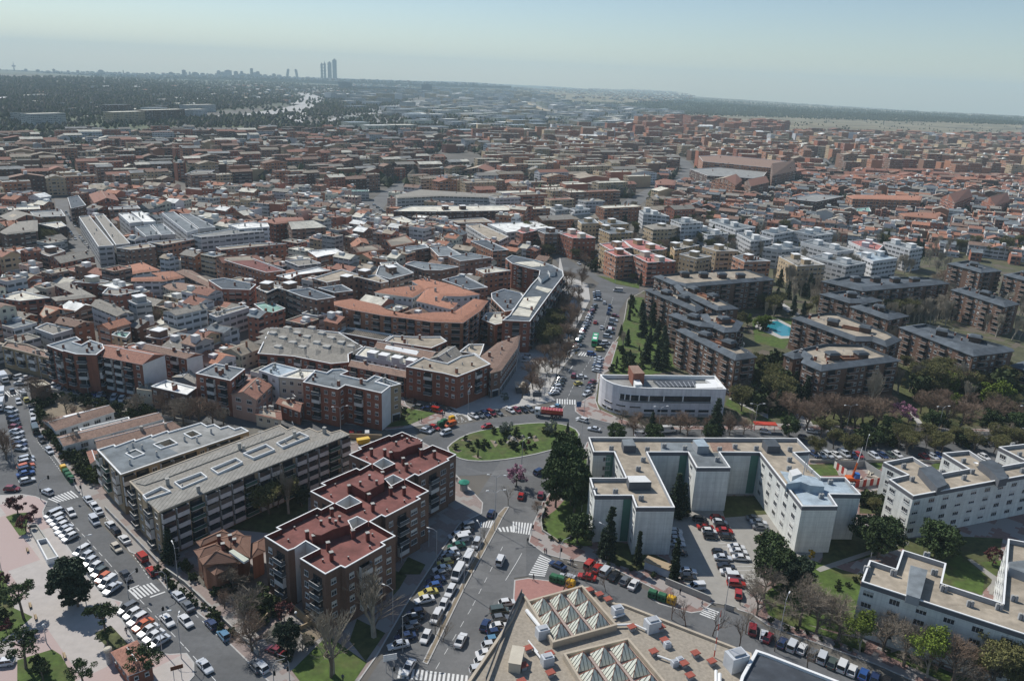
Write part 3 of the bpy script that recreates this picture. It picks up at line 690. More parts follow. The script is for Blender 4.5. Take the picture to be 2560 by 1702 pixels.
for k, x, y in (('B',1062,1025),('B',1185,1030),('B',1240,1055),('B',1355,1110),('B',1385,1165),('B',1640,1045),('B',1520,1030),('B',858,1365),('B',1040,1445),('B',1240,1385),('B',1362,1385),('B',1075,1535),('B',1165,1240),('F',472,260),('F',533,300),('F',893,250),('F',1028,275),('F',665,365),('F',695,455),('F',675,230),('F',698,50)):
    p = g(k, x, y, 12.8)-r.location; link('chimney', CHM, r, (p.x, p.y, 12.6), .5)
for k, x, y in (('B',1020,1055),('B',1680,1095),('B',1425,1115),('B',1320,1180),('B',1510,1175),('B',730,1300),('B',690,1400),('B',1205,1535),('B',1365,1450),('B',1190,890),('F',355,165),('F',298,280),('F',615,465),('F',850,440),('F',1048,342),('F',1072,228),('F',560,62),('F',235,185),('F',1000,15)):
    p = g(k, x, y, 12.8)-r.location; link('vent', VNT, r, (p.x, p.y, 12.6))
for k, x, y in (('B',1345,875),('B',1390,900),('B',1425,880),('B',1290,930),('B',1045,1240),('B',1110,1290),('B',960,1300),('F',600,130),('F',680,105),('F',735,130),('F',770,90)):
    p = g(k, x, y, 15.2)-r.location; link('chimney', CHIM.setdefault('sm', [chimney_mesh(.9, MAR, .5)])[0], r, (p.x, p.y, 15.05))
RED = r
# ------------------------------------------------------------------ traced buildings near the camera (outline at roof height)
S_ = 'flat'
r, _, _ = building('A', [(892,970),(1050,922),(1065,937),(1240,872),(1250,885),(1395,832),(1405,844),(1540,795),(1555,807),(1850,720),(1905,752),(1970,735),(2030,770),(2100,750),(2160,780),(2220,762),(2290,800),(1110,1200)], 11.6, 'tan', 'greyr',
    'tan four storey block with flat grey roof and three square light wells', par=.35, pat=('cGnc', 'bn'), chim=0, shops=False, auto=False,
    holes=[[(1165,1003),(1245,970),(1318,1008),(1230,1040)], [(1420,920),(1560,872),(1622,910),(1482,955)], [(1700,822),(1775,796),(1843,830),(1762,856)]], hwall=wallm('cream'))
for x, y in ((1225,950),(1198,1105),(1445,1030),(1700,890),(1815,900),(1945,820),(1310,970),(1175,990)):
    p = g('A', x, y, 11.3)-r.location; link('chimney', CHIM.setdefault('st', [chimney_mesh(1.3, STEEL, .4)])[0], r, (p.x, p.y, 11.1))
on_roof(r, 'roof_patch', 'A', [(935,975),(1240,885),(1380,870),(1500,930),(1640,1000),(1115,1185)], 11.3, .04, roofm('lslate'))
RIB = mat('roof_ribbed_sheet', (.26,.248,.22), var=.25, scale=.6, extra=stripes(0, .9, .18, (.15,.142,.125)))
r, _, _ = building('A', [(1190,1262),(2576,742),(2646,785),(2706,757),(2786,795),(2846,770),(2926,805),(2986,780),(3046,812),(3131,790),(3216,830),(2356,1170),(1460,1550),(1340,1430),(1305,1378)], 12.4, 'tan', 'gtile',
    'long tan block with ribbed fibre cement roof, walled white terraces and glazed galleries', par=.1, pat=('ccGc', 'bn'), chim=10, shops=False, auto=False, rim='tan')
for pts in ([(1310,1385),(1480,1305),(1575,1350),(1345,1425)], [(1600,1265),(1850,1172),(1910,1220),(1670,1322)], [(1935,1140),(2170,1042),(2235,1080),(2005,1188)], [(2235,1000),(2446,915),(2530,965),(2330,1045)], [(2540,905),(2756,805),(2846,845),(2600,945)]):
    on_roof(r, 'walled_terrace', 'A', pts, 13.0, .9, TRIM, RIM['grey'], rimh=.8)
for pts in ([(1250,1270),(2560,790),(2620,810),(1480,1240),(1330,1290)], [(1345,1435),(3150,800),(3205,832),(2356,1165),(1465,1535)]):
    mb = MB(); q = G('A', pts, 12.7)
    P = [Vector((p.x, p.y))-r.location.xy for p in ccw(q)]; cap(mb, P, 12.45, 0); skirt(mb, P, 12.1, 12.45); mb.build('roof_sheet', RIB, r)
SCH = []
for i, (pts, lb) in enumerate((([(400,700),(955,568),(1045,618),(515,790)], 'long brown tiled school pavilion nearest the school yard'), ([(533,850),(1420,632),(1492,685),(590,930)], 'middle brown tiled school pavilion with white eaves wall'), ([(882,880),(1510,720),(1650,762),(905,962)], 'brown tiled school pavilion tucked against the tan block'))):
    r, _, _ = building('A', pts, 3.9, 'white', 'btile', lb, cat='school building', shape='gable', pat='w', chim=2, shops=False, auto=False, name='school_building', z0=.14)
building('A', [(1012,822),(1500,690),(1512,722),(1052,842)], 3.2, 'white', 'creamr', 'narrow flat white annex between two school pavilions', cat='school building', name='school_annex', pat='s', chim=0, shops=False, auto=False)
building('A', [(732,778),(1185,668),(1195,690),(745,800)], 3.2, 'white', 'creamr', 'narrow flat white annex behind the middle school pavilion', cat='school building', name='school_annex', pat='s', chim=0, shops=False, auto=False)
building('A', [(808,990),(888,985),(912,1062),(842,1088)], 3.4, 'white', 'rtile', 'small red tiled shed behind the tan block', cat='shed', shape='gable', pat='s', chim=0, shops=False, auto=False, name='shed')
building('A', [(262,345),(395,328),(465,368),(335,398)], 6.0, 'brown', 'creamr', 'brown cube shaped pavilion with pale flat roof at the road fork', cat='pavilion', pat='_s_', chim=0, shops=False, auto=False, name='pavilion', rim='tan')
T = [ # region, outline, height, wall, roof, shape, rim, pattern, label, category
 ('A', [(15,18),(60,-25),(250,0),(425,68),(452,130)], 8.5, 'ochre', 'btile', S_, 'tan', 'db', 'ochre walled old apartment row beside green scaffold netting', 'apartment block'),
 ('A', [(430,11),(575,65),(590,62),(700,92),(800,95),(885,98),(960,40),(945,0),(830,-39),(750,6),(670,-19),(745,-39),(700,-69)], 15, 'red', 'lslate', S_, 'white', 'bnbn', 'tall red brick block with grey roof and balcony columns over shops', 'apartment block'),
 ('A', [(885,100),(1040,5),(1515,98),(1308,183)], 13.5, 'red', 'rtile', 'gable', 'white', 'nccbn', 'brick block with orange tile roof and blank white end wall', 'apartment block'),
 ('A', [(1315,42),(1385,0),(1860,95),(1715,130)], 12, 'red', 'btile', 'gable', 'white', 'nbn', 'brick block with brown tile roof behind the blank white end wall', 'apartment block'),
 ('A', [(1255,412),(1325,350),(1420,362),(1395,430)], 6, 'cream', 'gtile', S_, 'tan', 'ss', 'tiny cream two storey house squeezed beside white flat roof', 'house'),
 ('A', [(1390,388),(1525,328),(1810,400),(1720,465)], 7.6, 'brown', 'white', S_, 'white', 'n_n', 'low brown block with dazzling white flat roof', 'workshop'),
 ('A', [(1590,300),(1700,250),(1805,290),(1790,360)], 6.2, 'grey', 'gtile', 'gable', 'grey', '_', 'grey corrugated shed behind the white flat roof', 'shed'),
 ('A', [(1800,268),(1980,178),(2255,228),(2120,335)], 13, 'red', 'lslate', S_, 'white', 'nbb', 'brick corner block with grey roof and stacked rounded balconies', 'apartment block'),
 ('A', [(2130,455),(2250,335),(2500,372),(2355,505)], 8.5, 'pink', 'rtile', 'gable', 'tan', 'ww', 'peach house with red tile roof and tall blank gable', 'house'),
 ('B', [(25,238),(160,170),(400,228),(205,300)], 12, 'white', 'blu', S_, 'white', 'bn', 'white block with pale blue roof behind the peach gable', 'apartment block'),
 ('B', [(215,302),(395,232),(560,240),(440,322)], 12, 'cream', 'creamr', S_, 'white', 'nn', 'cream block with cream roof against the slate roofed brick block', 'apartment block'),
 ('B', [(190,540),(250,505),(430,542),(400,615),(235,600)][:4], 5.2, 'red', 'rtile', 'gable', 'tan', 'dn', 'little old brick house with tile roof and wooden balcony', 'house'),
 ('B', [(0,640),(20,600),(220,612),(230,690)], 4.4, 'cream', 'rtile', 'gable', 'tan', 'n', 'low old cream cottage with broken red tile roof', 'house'),
 ('B', [(432,348),(545,238),(650,262),(700,230),(785,225),(850,248),(780,280),(1015,333),(1090,287),(1165,308),(1100,345),(1238,385),(1155,450),(822,375),(755,415)], 13.4, 'red', 'lslate', S_, 'white', 'nbnn', 'red brick block with slate roof and white end wall by pink pavement', 'apartment block'),
 ('B', [(1110,345),(1172,310),(1335,365),(1242,388)], 13.1, 'tan', 'lslate', S_, 'white', 'n', 'narrow grey and ochre block joined behind the slate roofed brick block', 'apartment block'),
 ('B', [(1380,208),(1540,120),(1600,140),(1760,175),(1885,110),(2010,88),(2158,182),(1850,300),(1725,268)], 12, 'red', 'tanr', S_, 'white', 'nnbn', 'brick corner block with sand roof and shops facing the roundabout', 'apartment block'),
 ('B', [(2080,110),(2230,-10),(2430,-80),(2400,30),(2250,240),(2165,262)], 10, 'brown', 'btile', 'ring', 'tan', 'nn', 'brown tiled wedge shaped building along the tree lined avenue', 'apartment block'),
 ('B', [(858,197),(905,150),(1385,243),(1375,302)], 8, 'red', 'btile', 'gable', 'white', 'bn', 'long low brick block with brown roof behind slate roofed block', 'apartment block'),
 ('B', [(1095,30),(1150,-10),(1690,75),(1600,135)], 8.5, 'cream', 'btile', 'gable', 'white', 'n', 'long low house row with brown roof left of sand roof', 'house'),
 ('B', [(1600,135),(1765,25),(1895,100),(1760,178)], 9, 'grey', 'gtile', 'gable', 'white', 'n', 'grey gabled building joined behind the sand roofed corner block', 'apartment block'),
 ('B', [(1870,70),(1960,0),(2100,0),(2080,60),(2060,110),(2010,85)], 9.5, 'tan', 'tanr', S_, 'white', 'n', 'small sand roofed block with curved white parapet', 'apartment block'),
 ('B', [(915,100),(1000,20),(1480,120),(1390,190)], 7.2, 'white', 'creamr', S_, 'white', 'n', 'white low block with walled roof terraces', 'apartment block'),
 ('B', [(15,85),(130,-150),(430,-145),(760,-110),(985,25),(850,92),(855,165),(690,180),(350,112)], 7.6, 'red', 'gtile', S_, 'white', 'bn', 'broad grey roofed row house quarter with many small white dormers', 'row houses'),
 ('J', [(728,1150),(725,1118),(880,1095),(1125,1150),(1195,1195),(1400,1240),(1640,1218),(1830,1215),(2010,1095),(2130,1112),(2060,1200),(1900,1312),(1615,1302),(1390,1270),(1175,1245),(875,1190)], 14.5, 'orange', 'otile', 'ring', 'white', 'bnB', 'long curved front of orange tiled apartment complex', 'apartment block'),
 ('J', [(1095,1032),(1200,1000),(1500,968),(1560,1012),(1440,1080),(1300,1062)], 14, 'white', 'otile', 'ring', 'white', 'n', 'inner orange tiled wing with white walls', 'apartment block'),
 ('J', [(1440,930),(1560,905),(1790,962),(1740,1000),(1560,1002)], 14, 'white', 'otile', 'ring', 'white', 'n', 'rear orange tiled wing of the complex', 'apartment block'),
 ('J', [(1565,1012),(1800,965),(2055,1052),(1900,1068),(1720,1066),(1690,1112),(1850,1132),(1800,1188),(1480,1112)], 14, 'white', 'otile', 'ring', 'white', 'n', 'right hand orange tiled wing wrapped round inner court', 'apartment block'),
 ('J', [(1185,1482),(1262,1430),(1440,1440),(1700,1440),(1757,1482),(1612,1545)], 9.5, 'red', 'tanr', S_, 'white', 'bn', 'brick block with sand roof in front of orange complex', 'apartment block'),
 ('K', [(-90,1290),(165,1300),(375,1010),(475,880),(467,835),(380,787),(240,742),(0,692),(-60,722),(0,768),(160,812),(255,832),(245,890),(178,962),(60,1120),(-20,1240)], 14, 'red', 'slate', S_, 'white', 'nbn', 'long brick block bending along the avenue with slate and cream roof', 'apartment block'),
 ('J', [(2165,1042),(2280,1002),(2440,1040),(2480,1090),(2356,1200),(2290,1210),(2170,1090)], 12, 'orange', 'slate', S_, 'white', 'B', 'brick block with dark roof and rounded corner behind bending block', 'apartment block'),
 ('J', [(2075,1280),(2120,1218),(2400,1215),(2356,1300),(2200,1330)], 10.5, 'orange', 'creamr', S_, 'white', 'bn', 'brick block with terraced cream roof beside orange complex', 'apartment block'),
]
for t in T:
    k, pts, z, wl, rf, sh, rm, pt, lb, ct = t
    nearb = k in 'AB' or (k in 'JK' and min(p[1] for p in pts) > 700)
    building(k, pts, z, wl, rf, lb, ct, rm, shape=sh, pat=pt, chim=6 if sh != 'hip' else 2, auto=False, limit=70 if k in 'AB' else 60,
             name={'house': 'house', 'shed': 'shed', 'workshop': 'workshop', 'row houses': 'row_houses'}.get(ct), shops=z > 9)
# white dormers of the grey roofed quarter, small stair boxes
q = bpy.data.objects['row_houses']
DOR = MB(); DOR.box(0, 0, 0, 2.4, 2.0, 1.5, 0, 0); DOR.box(0, 0, 1.5, 2.8, 2.4, .12, 0, 1); DOR = DOR.mesh('dormer', [WH, CONC])
RID = MB(); L_, W_, h_ = 9., 7., 1.3
RID.face([(-L_/2,-W_/2,0),(L_/2,-W_/2,0),(L_/2*.5,0,h_),(-L_/2*.5,0,h_)]); RID.face([(L_/2,W_/2,0),(-L_/2,W_/2,0),(-L_/2*.5,0,h_),(L_/2*.5,0,h_)]); RID.face([(-L_/2,W_/2,0),(-L_/2,-W_/2,0),(-L_/2*.5,0,h_)]); RID.face([(L_/2,-W_/2,0),(L_/2,W_/2,0),(L_/2*.5,0,h_)])
RID = RID.mesh('hipped_roof', roofm('gtile'))
R = random.Random(4)
for j in range(5):
    for i in range(8):
        x = 60+i*112+j*22; y = 60-j*44+R.randint(-6, 6)
        if not inside([(60,75),(150,-140),(430,-130),(740,-95),(930,25),(840,85),(700,165),(350,95)], x, y): continue
        p = g('B', x, y, 7.2)-q.location
        link('hipped_roof', RID, q, (p.x, p.y, 6.95), -.35+R.uniform(-.06, .06), (1, .9, R.uniform(.7, 1.2)))
        if (i+j) % 2: link('dormer', DOR, q, (p.x+1, p.y+1.2, 7.05), -.35)
STB = MB(); STB.box(0, 0, 0, 3.4, 3.0, 2.4, 0, 0); STB.box(0, 0, 2.4, 3.8, 3.4, .18, 0, 1); STB = STB.mesh('stair_box', [WH, TRIM])
wl = [o for o in bpy.data.objects if o.get('label', '').startswith('white low block with walled')][0]
for x, y in ((1075,72),(1180,95),(1300,118),(1430,142)):
    p = g('B', x, y, 9)-wl.location; link('stair_box', STB, wl, (p.x, p.y, 6.5), -.35)
# cream patches on the bending block
bn = [o for o in bpy.data.objects if o.get('label', '').startswith('long brick block bending')][0]
for pts in ([(60,1160),(200,1190),(270,1070),(110,1080)], [(215,1000),(330,1040),(370,1005),(230,975)], [(20,760),(180,800),(330,790),(200,745)], [(0,1240),(160,1260),(190,1200),(60,1170)]):
    on_roof(bn, 'roof_patch', 'K', pts, 13.62, .05, roofm('creamr'))
for pts in ([(240,880),(300,850),(340,870),(270,920)], [(330,830),(390,810),(400,850),(350,860)]): on_roof(bn, 'stair_tower', 'K', pts, 15.4, 1.9, WH, roofm('slate'))
# striped pergola roofs
for pts, lb in (([(760,1402),(832,1350),(1265,1420),(1170,1478)], 'low market hall with striped pergola roof, nearer of two'), ([(928,1346),(1040,1300),(1418,1364),(1330,1420)], 'low market hall with striped pergola roof, farther of two')):
    r, P, c = building('J', pts, 7.2, 'red', 'darkr', lb, 'market hall', par=.9, pat='w', chim=0, auto=False, name='market_hall', shops=False)
    Q = inset(P, .5); a, b, c_, d = (Q[0], Q[1], Q[2], Q[3])
    if (b-a).length < (c_-b).length: a, b, c_, d = b, c_, d, a
    mb = MB(); n = 26
    for i in range(n):
        t0, t1 = (i+.15)/n, (i+.5)/n
        mb.face([(p.x, p.y, 6.75) for p in (a.lerp(b, t0), a.lerp(b, t1), d.lerp(c_, t1), d.lerp(c_, t0))])
    mb.build('pergola_slats', roofm('tanr'), r)

def end_wall(start, k, p, q, z, z0=.2):
    r = [o for o in bpy.data.objects if o.get('label', '').startswith(start)][0]
    a, b = [v.xy-r.location.xy for v in G(k, [p, q], z)]; d = (b-a).normalized()
    for o in list(r.children):
        if o.name.split('.')[0] in ('window', 'balcony', 'shop_front'):
            v = o.location.xy-a; t = v.dot(d)
            if -.5 < t < (b-a).length+.5 and (v-d*t).length < .7: bpy.data.objects.remove(o)
    n = Vector((d.y, -d.x))
    if n.dot(Vector((-r.location.x, -r.location.y))) < 0: n = -n
    a, b = a+n*.08, b+n*.08; mb = MB(); mb.face([(a.x, a.y, z0), (b.x, b.y, z0), (b.x, b.y, z-.35), (a.x, a.y, z-.35)]); mb.build('end_wall', wallm('white'), r)
end_wall('brick block with orange tile roof and blank white', 'A', (1515,98), (1308,183), 13.5)
end_wall('brick block with brown tile roof behind', 'A', (1860,95), (1715,130), 12)
end_wall('red brick block with slate roof', 'B', (1238,385), (1155,450), 13.4)
# ------------------------------------------------------------------ the white and pale green estate
GRN = wallm('green')
WE = [(705,857),(2626,865),(2746,988),(2596,996),(2846,1225),(3066,1225),(3211,1382),(2921,1378),(2996,1490),(2671,1490),(2280,995),(1912,992),(2010,1135),(1700,1135),(1620,992),(1245,992),(1498,1500),(1145,1500),(1105,1390),(765,1390),(715,1230),(1050,1230),(940,990),(750,990)]
WSKIP = 'ends'
r, _, _ = building('C', WE, 13.4, 'green', 'tanr', 'pale green comb shaped estate block with wings round the car park', par=1.0, pat='_w', fh=2.75, chim=0, rim='grey', auto=False, limit=100, shops=False, skip=WSKIP)
for iz, (k, pts, m) in enumerate((('C', [(1370,905),(1645,905),(1900,1130),(1715,1130),(1630,985),(1370,985)], 'lslate'), ('C', [(1655,995),(1905,1000),(1990,1130),(1712,1130)], 'lslate'), ('C', [(1815,905),(2015,905),(2045,985),(1850,985)], 'pinkr' if 0 else 'btile'), ('D', [(110,1165),(480,1230),(715,1240),(830,1370),(570,1372),(625,1480),(325,1480)], 'blu'))):
    on_roof(r, 'roof_patch', k, pts, 12.46+iz*.02, .04+iz*.02, roofm(m))
def tower(k, pts, h, wm, tm): return on_roof(r, 'stair_tower', k, pts, 12.4+h, h+.1, wm, tm)
tower('C', [(1010,875),(1110,868),(1145,935),(1030,935)], 2.2, RIM['dark'], roofm('lslate'))
tower('C', [(1665,880),(1760,868),(1815,940),(1710,940)], 2.4, RIM['grey'], roofm('blu'))
tower('D', [(-50,880),(60,865),(118,940),(0,940)], 2.2, RIM['dark'], roofm('slate'))
tower('C', [(1058,1210),(1225,1208),(1285,1268),(1080,1270)], 2.4, RIM['dark'], WH)
tower('D', [(170,1285),(300,1215),(500,1260),(520,1310),(390,1300),(300,1265)], 2.3, roofm('blu'), roofm('blu'))
tower('D', [(195,1160),(270,1140),(315,1190),(225,1215)], 2.2, WH, WH)
CHP = MB(); CHP.box(-.35, 0, 0, .55, .6, 1.2, 0, 0); CHP.box(.35, 0, 0, .55, .6, 1.2, 0, 0); CHP.box(-.35, 0, 1.25, .45, .5, .15, 0, 1); CHP.box(.35, 0, 1.25, .45, .5, .15, 0, 1); CHP = CHP.mesh('chimney', [RIM['grey'], CONC])
for k, x, y in (('C',912,975),('C',1243,985),('C',1398,955),('C',1588,975),('C',1908,985),('C',2050,960),('C',2245,975),('C',1205,1080),('C',1160,1165),('C',950,1375),('C',1185,1435),('C',1885,1080),('C',760,1365),('D',198,985),('D',195,1080),('D',190,1160),('D',570,1290),('D',487,1420),('D',772,1320)):
    p = g(k, x, y, 12.4)-r.location; link('chimney', CHP, r, (p.x, p.y, 12.3), .1)
mb = MB()
for x, y in ((325,1200),(350,1170)): 
    p = g('D', x, y, 12.4)-r.location; mb.tube((p.x, p.y, 12.3), (p.x, p.y, 17.5), .12, .08, 6)
mb.build('antenna_mast', STEEL, r)
# green netting strips on the inner corners
NET = mat('green_render', (.09,.19,.15), var=.1)
for k, a, b in (('C',(870,990),(938,990)), ('C',(1030,1392),(1103,1392)), ('C',(1550,993),(1618,993)), ('C',(2205,995),(2278,996))):
    p, q = g(k, *a, 13.4)-r.location, g(k, *b, 13.4)-r.location
    mb = MB(); mb.face([(p.x, p.y-.06, .3), (q.x, q.y-.06, .3), (q.x, q.y-.06, 12.3), (p.x, p.y-.06, 12.3)]); mb.build('green_wall_panel', NET, r)
r, _, _ = building('D', [(1065,1085),(1330,1035),(1450,1110),(1590,1192),(1850,1145),(1610,1000),(1850,978),(1975,1060),(2135,1125),(2390,1080),(2125,945),(2700,880),(3050,1080),(1340,1395),(1115,1242),(1290,1200)], 12.9, 'green', 'tanr',
    'pale green slab with three rear wings at the right edge', par=1.0, pat='w_', fh=2.75, chim=0, rim='grey', auto=False, shops=False)
for k, pts in (('D', [(1390,1135),(1510,1120),(1600,1190),(1650,1290),(1560,1325),(1460,1215)]), ('D', [(1945,1080),(2060,1062),(2150,1110),(2210,1230),(2130,1250),(2050,1160)])):
    on_roof(r, 'stair_tower', k, pts, 14.2, 2.3, RIM['dark'], roofm('slate'))
for x, y in ((1322,1260),(1245,1140),(1800,1245),(1875,1190),(1600,1195),(1795,1090),(2310,1030),(2335,1180),(2245,945)):
    p = g('D', x, y, 11.9)-r.location; link('chimney', CHP, r, (p.x, p.y, 11.8), .3)
DISH = MB(); DISH.tube((0,0,0),(0,0,.7),.05,.05,6); DISH.ring([(.7,.05),(.78,.45),(.95,.65)], 12); DISH = DISH.mesh('satellite_dish', TRIM)
for x, y in ((1905,1120),(1955,1150)): p = g('D', x, y, 11.9)-r.location; link('satellite_dish', DISH, r, (p.x, p.y, 11.85))
r, _, _ = building('H', [(862,650),(935,455),(1180,535),(1240,360),(1640,485),(1600,668),(2160,850),(2210,258),(2650,340),(2900,1310)], 13.2, 'green', 'tanr',
    'pale estate block with stepped wings in the bottom right corner', par=1.1, pat='w_', fh=2.75, chim=0, rim='grey', auto=False, shops=False)
on_roof(r, 'stair_tower', 'H', [(1312,500),(1470,545),(1400,810),(1275,770)], 14.0, 1.9, RIM['grey'], roofm('lslate'))
on_roof(r, 'stair_tower', 'H', [(2215,470),(2500,440),(2700,700),(2220,520)], 14.2, 2.1, RIM['grey'], roofm('lslate'))
for x, y in ((1150,595),(905,560),(1525,590),(1612,740),(1455,430),(1855,880),(2120,910),(2260,830),(2330,1000)):
    p = g('H', x, y, 12.1)-r.location; link('chimney', CHP, r, (p.x, p.y, 12.0), -.25)
# ------------------------------------------------------------------ curved white metal-clad office
CO = [(812,280),(818,296),(835,315),(870,337),(930,365),(1010,386),(1100,398),(1250,406),(1500,409),(1972,414),(1870,292)]
r, P, c = building('C', CO, 10.8, 'metal', 'greyr', 'curved white metal clad office with ribbon windows beside the roundabout', 'office', par=1.4, pat='_', chim=0, auto=False, name='office_building', shops=False, rimw=.5)
def on_wall(root, P, pts, k, z, name, m, dz, out=.12, frame=None, bars=0):
    """strip following the wall between two picture points at the roof edge"""
    a, b = [Vector((p.x, p.y))-root.location.xy for p in G(k, pts, z)]
    n = len(P)
    def locate(v):
        best = None
        for i in range(n):
            p, q = P[i], P[(i+1) % n]; t = max(0, min(1, (v-p).dot(q-p)/(q-p).length_squared)); d = (p.lerp(q, t)-v).length
            if best is None or d < best[0]: best = (d, i, t)
        return best[1]+best[2]
    A, B = sorted((locate(a), locate(b)))
    if B-A > n/2: A, B = B, A+n
    ts = [A]+[i for i in range(int(A)+1, int(math.ceil(B)))]+[B]; Q = inset(P, -out)
    pt = lambda t, S: S[int(t) % n].lerp(S[(int(t)+1) % n], t-int(t))
    z0, z1 = dz; mb = MB()
    for s, e in zip(ts, ts[1:]):
        if e-s < 1e-4: continue
        e2 = e-1e-6; p, q, po, qo = pt(s, P), pt(e2, P), pt(s, Q), pt(e2, Q)
        mb.face([(po.x, po.y, z0), (qo.x, qo.y, z0), (qo.x, qo.y, z1), (po.x, po.y, z1)]); mb.face([(po.x, po.y, z1), (qo.x, qo.y, z1), (q.x, q.y, z1), (p.x, p.y, z1)], 1)
        mb.face([(po.x, po.y, z0), (p.x, p.y, z0), (q.x, q.y, z0), (qo.x, qo.y, z0)], 1)
    o = mb.build(name, [m, frame or TRIM], root)
    if bars:
        mb = MB(); Q2 = inset(P, -out-.1)
        for i in range(bars+1):
            t = A+(B-A-1e-5)*i/bars; p = pt(t, Q2); mb.box(p.x, p.y, z0, .35, .25, z1-z0, 0)
        mb.build('window_pier', TRIM, root)
    return o
on_wall(r, P, [(1000,384), (1840,412)], 'C', 10.8, 'window', GLASS, (5.9, 7.9), bars=7)
on_wall(r, P, [(1000,384), (1840,412)], 'C', 10.8, 'sill_band', roofm('lslate'), (5.3, 5.88), .2)
for i in range(5): on_wall(r, P, [(1235+i*125, 406), (1330+i*125, 408)], 'C', 10.8, 'window', GLASS, (1.9, 2.8))
for i in range(5): on_wall(r, P, [(1235+i*125, 406), (1330+i*125, 408)], 'C', 10.8, 'garage_door', RIM['grey'], (.3, 1.3))
for a, b in (((865,334),(940,368)), ((975,378),(1060,394)), ((1100,398),(1200,404))): on_wall(r, P, [a, b], 'C', 10.8, 'window', GLASS, (3.2, 3.7))
for a, b in (((850,325),(885,343)), ((900,350),(950,370)), ((965,374),(1020,388))): on_wall(r, P, [a, b], 'C', 10.8, 'window', GLASS, (.8, 1.6))
on_roof(r, 'lift_tower', 'C', [(1073,198),(1160,195),(1222,268),(1118,272)], 14.0, 4.6, wallm('red'), roofm('btile'))
on_roof(r, 'roof_plant', 'C', [(1300,335),(1680,325),(1710,385),(1370,398)], 10.0, .6, roofm('slate'), roofm('darkr'))
mb = MB()
for i in range(9):
    p, q = g('C', 1325+i*42, 345, 10.1)-r.location, g('C', 1380+i*38, 392, 10.1)-r.location; mb.tube((p.x, p.y, 9.95), (q.x, q.y, 9.95), .14, .14, 4)
mb.build('pipework', STEEL, r)
on_roof(r, 'air_duct', 'C', [(1690,365),(1880,360),(1890,400),(1700,403)], 10.6, 1.1, TRIM, TRIM)
on_roof(r, 'air_duct', 'C', [(1780,325),(1870,322),(1940,395),(1895,398)], 10.5, 1.0, TRIM, TRIM)
on_roof(r, 'air_handler', 'C', [(1120,330),(1170,325),(1200,372),(1135,375)], 11.6, 2.1, WH, TRIM)
# ------------------------------------------------------------------ flat market roof with glass pyramids
GRAVEL = mat('roof_gravel', (.3,.262,.21), var=.22, scale=1.6); MATS['roof_tanr2'] = GRAVEL
r, P, c = building('G', [(95,750),(165,838),(640,702),(700,700),(950,850),(1030,855),(2200,1310),(2250,1600),(2400,2000),(-700,2000),(-20,1000)], 7.5, 'tan', 'tanr', 'wide flat market hall roof with glass pyramids and red vents', 'market hall', par=.5, pat='_', chim=0, auto=False, name='market_hall', shops=False, rim='tan', rimw=.5)
[o for o in r.children if o.name.startswith('roof')][0].data.materials[0] = GRAVEL
MKT = r
SKY = mat('skylight_panel', (.62,.63,.54), rough=.35, var=.12, scale=1.5); COP = mat('copper_flashing', (.35,.14,.09)); DKL = mat('skylight_joint', (.06,.06,.055))
def pyramids(corners):
    Z = 8.3; C4 = [g('G', *p, Z) for p in corners]      # back-left, back-right, front-right, front-left
    L = MKT.location
    fr = MB(); 
    Pq = [Vector((p.x, p.y))-L.xy for p in C4]; Pq = ccw(Pq)
    O = inset(Pq, -.55); skirt(fr, O, 6.8, 8.3, 0); band(fr, O, inset(Pq, -.1), 8.3, 8.3, 0); skirt(fr, inset(Pq, -.1)[::-1], 7.2, 8.3, 0); cap(fr, inset(Pq, -.1), 7.3, 1)
    sk = fr.build('skylight', [RIM['tan'], mat('gutter_rose', (.36,.29,.26))], MKT)
    def bl(u, v): return C4[0].lerp(C4[1], u).lerp(C4[3].lerp(C4[2], u), v)-L
    for i in range(3):
        for j in range(3):
            e = .025; u0, u1, v0, v1 = i/3+e, (i+1)/3-e, j/3+e, (j+1)/3-e
            q = [bl(u0, v0), bl(u1, v0), bl(u1, v1), bl(u0, v1)]; ap = bl((u0+u1)/2, (v0+v1)/2); ap = Vector((ap.x, ap.y, 10.2))
            q = [Vector((p.x, p.y, 7.55)) for p in q]; q = q if area([(p.x, p.y) for p in q]) > 0 else q[::-1]
            mb = MB()
            for a in range(4):
                p0, p1 = q[a], q[(a+1) % 4]; mb.face([p0, p1, ap], 0); nrm = (p1-p0).cross(ap-p0).normalized()*.03
                for s in (.2, .4, .6, .8):
                    b0 = p0.lerp(p1, s); 
                    t0 = 1-abs(2*s-1); tp = (p0.lerp(ap, 2*s) if s < .5 else p1.lerp(ap, 2*(1-s)))
                    mb.tube(b0+nrm, tp+nrm, .05, .05, 4, 2)
                mb.tube(p0, ap, .07, .07, 4, 1)
            mb.build('glass_pyramid', [SKY, COP, DKL], sk)
pyramids([(165,838), (640,705), (935,1042), (388,1192)])
pyramids([(505,1325), (1062,1190), (1440,1640), (800,1800)])
VB = MB(); VB.box(0, 0, 0, 1.0, 1.0, .9, 0, 0); VB.box(0, 0, .9, 1.7, 1.4, .14, 0, 1, taper=.1); VB = VB.mesh('red_vent', [RIM['grey'], mat('vent_red', (.3,.085,.06))])
for x, y in ((1105,1060),(1405,1180),(1305,1285),(1690,1300),(1840,1375),(1585,1395),(1640,1505),(350,1305),(150,1255),(105,1415),(355,1480),(90,1560),(1370,1060),(640,1600),(715,720),(805,760),(885,805)):
    p = g('G', x, y, 8)-r.location; link('red_vent', VB, r, (p.x, p.y, 6.9), .5)
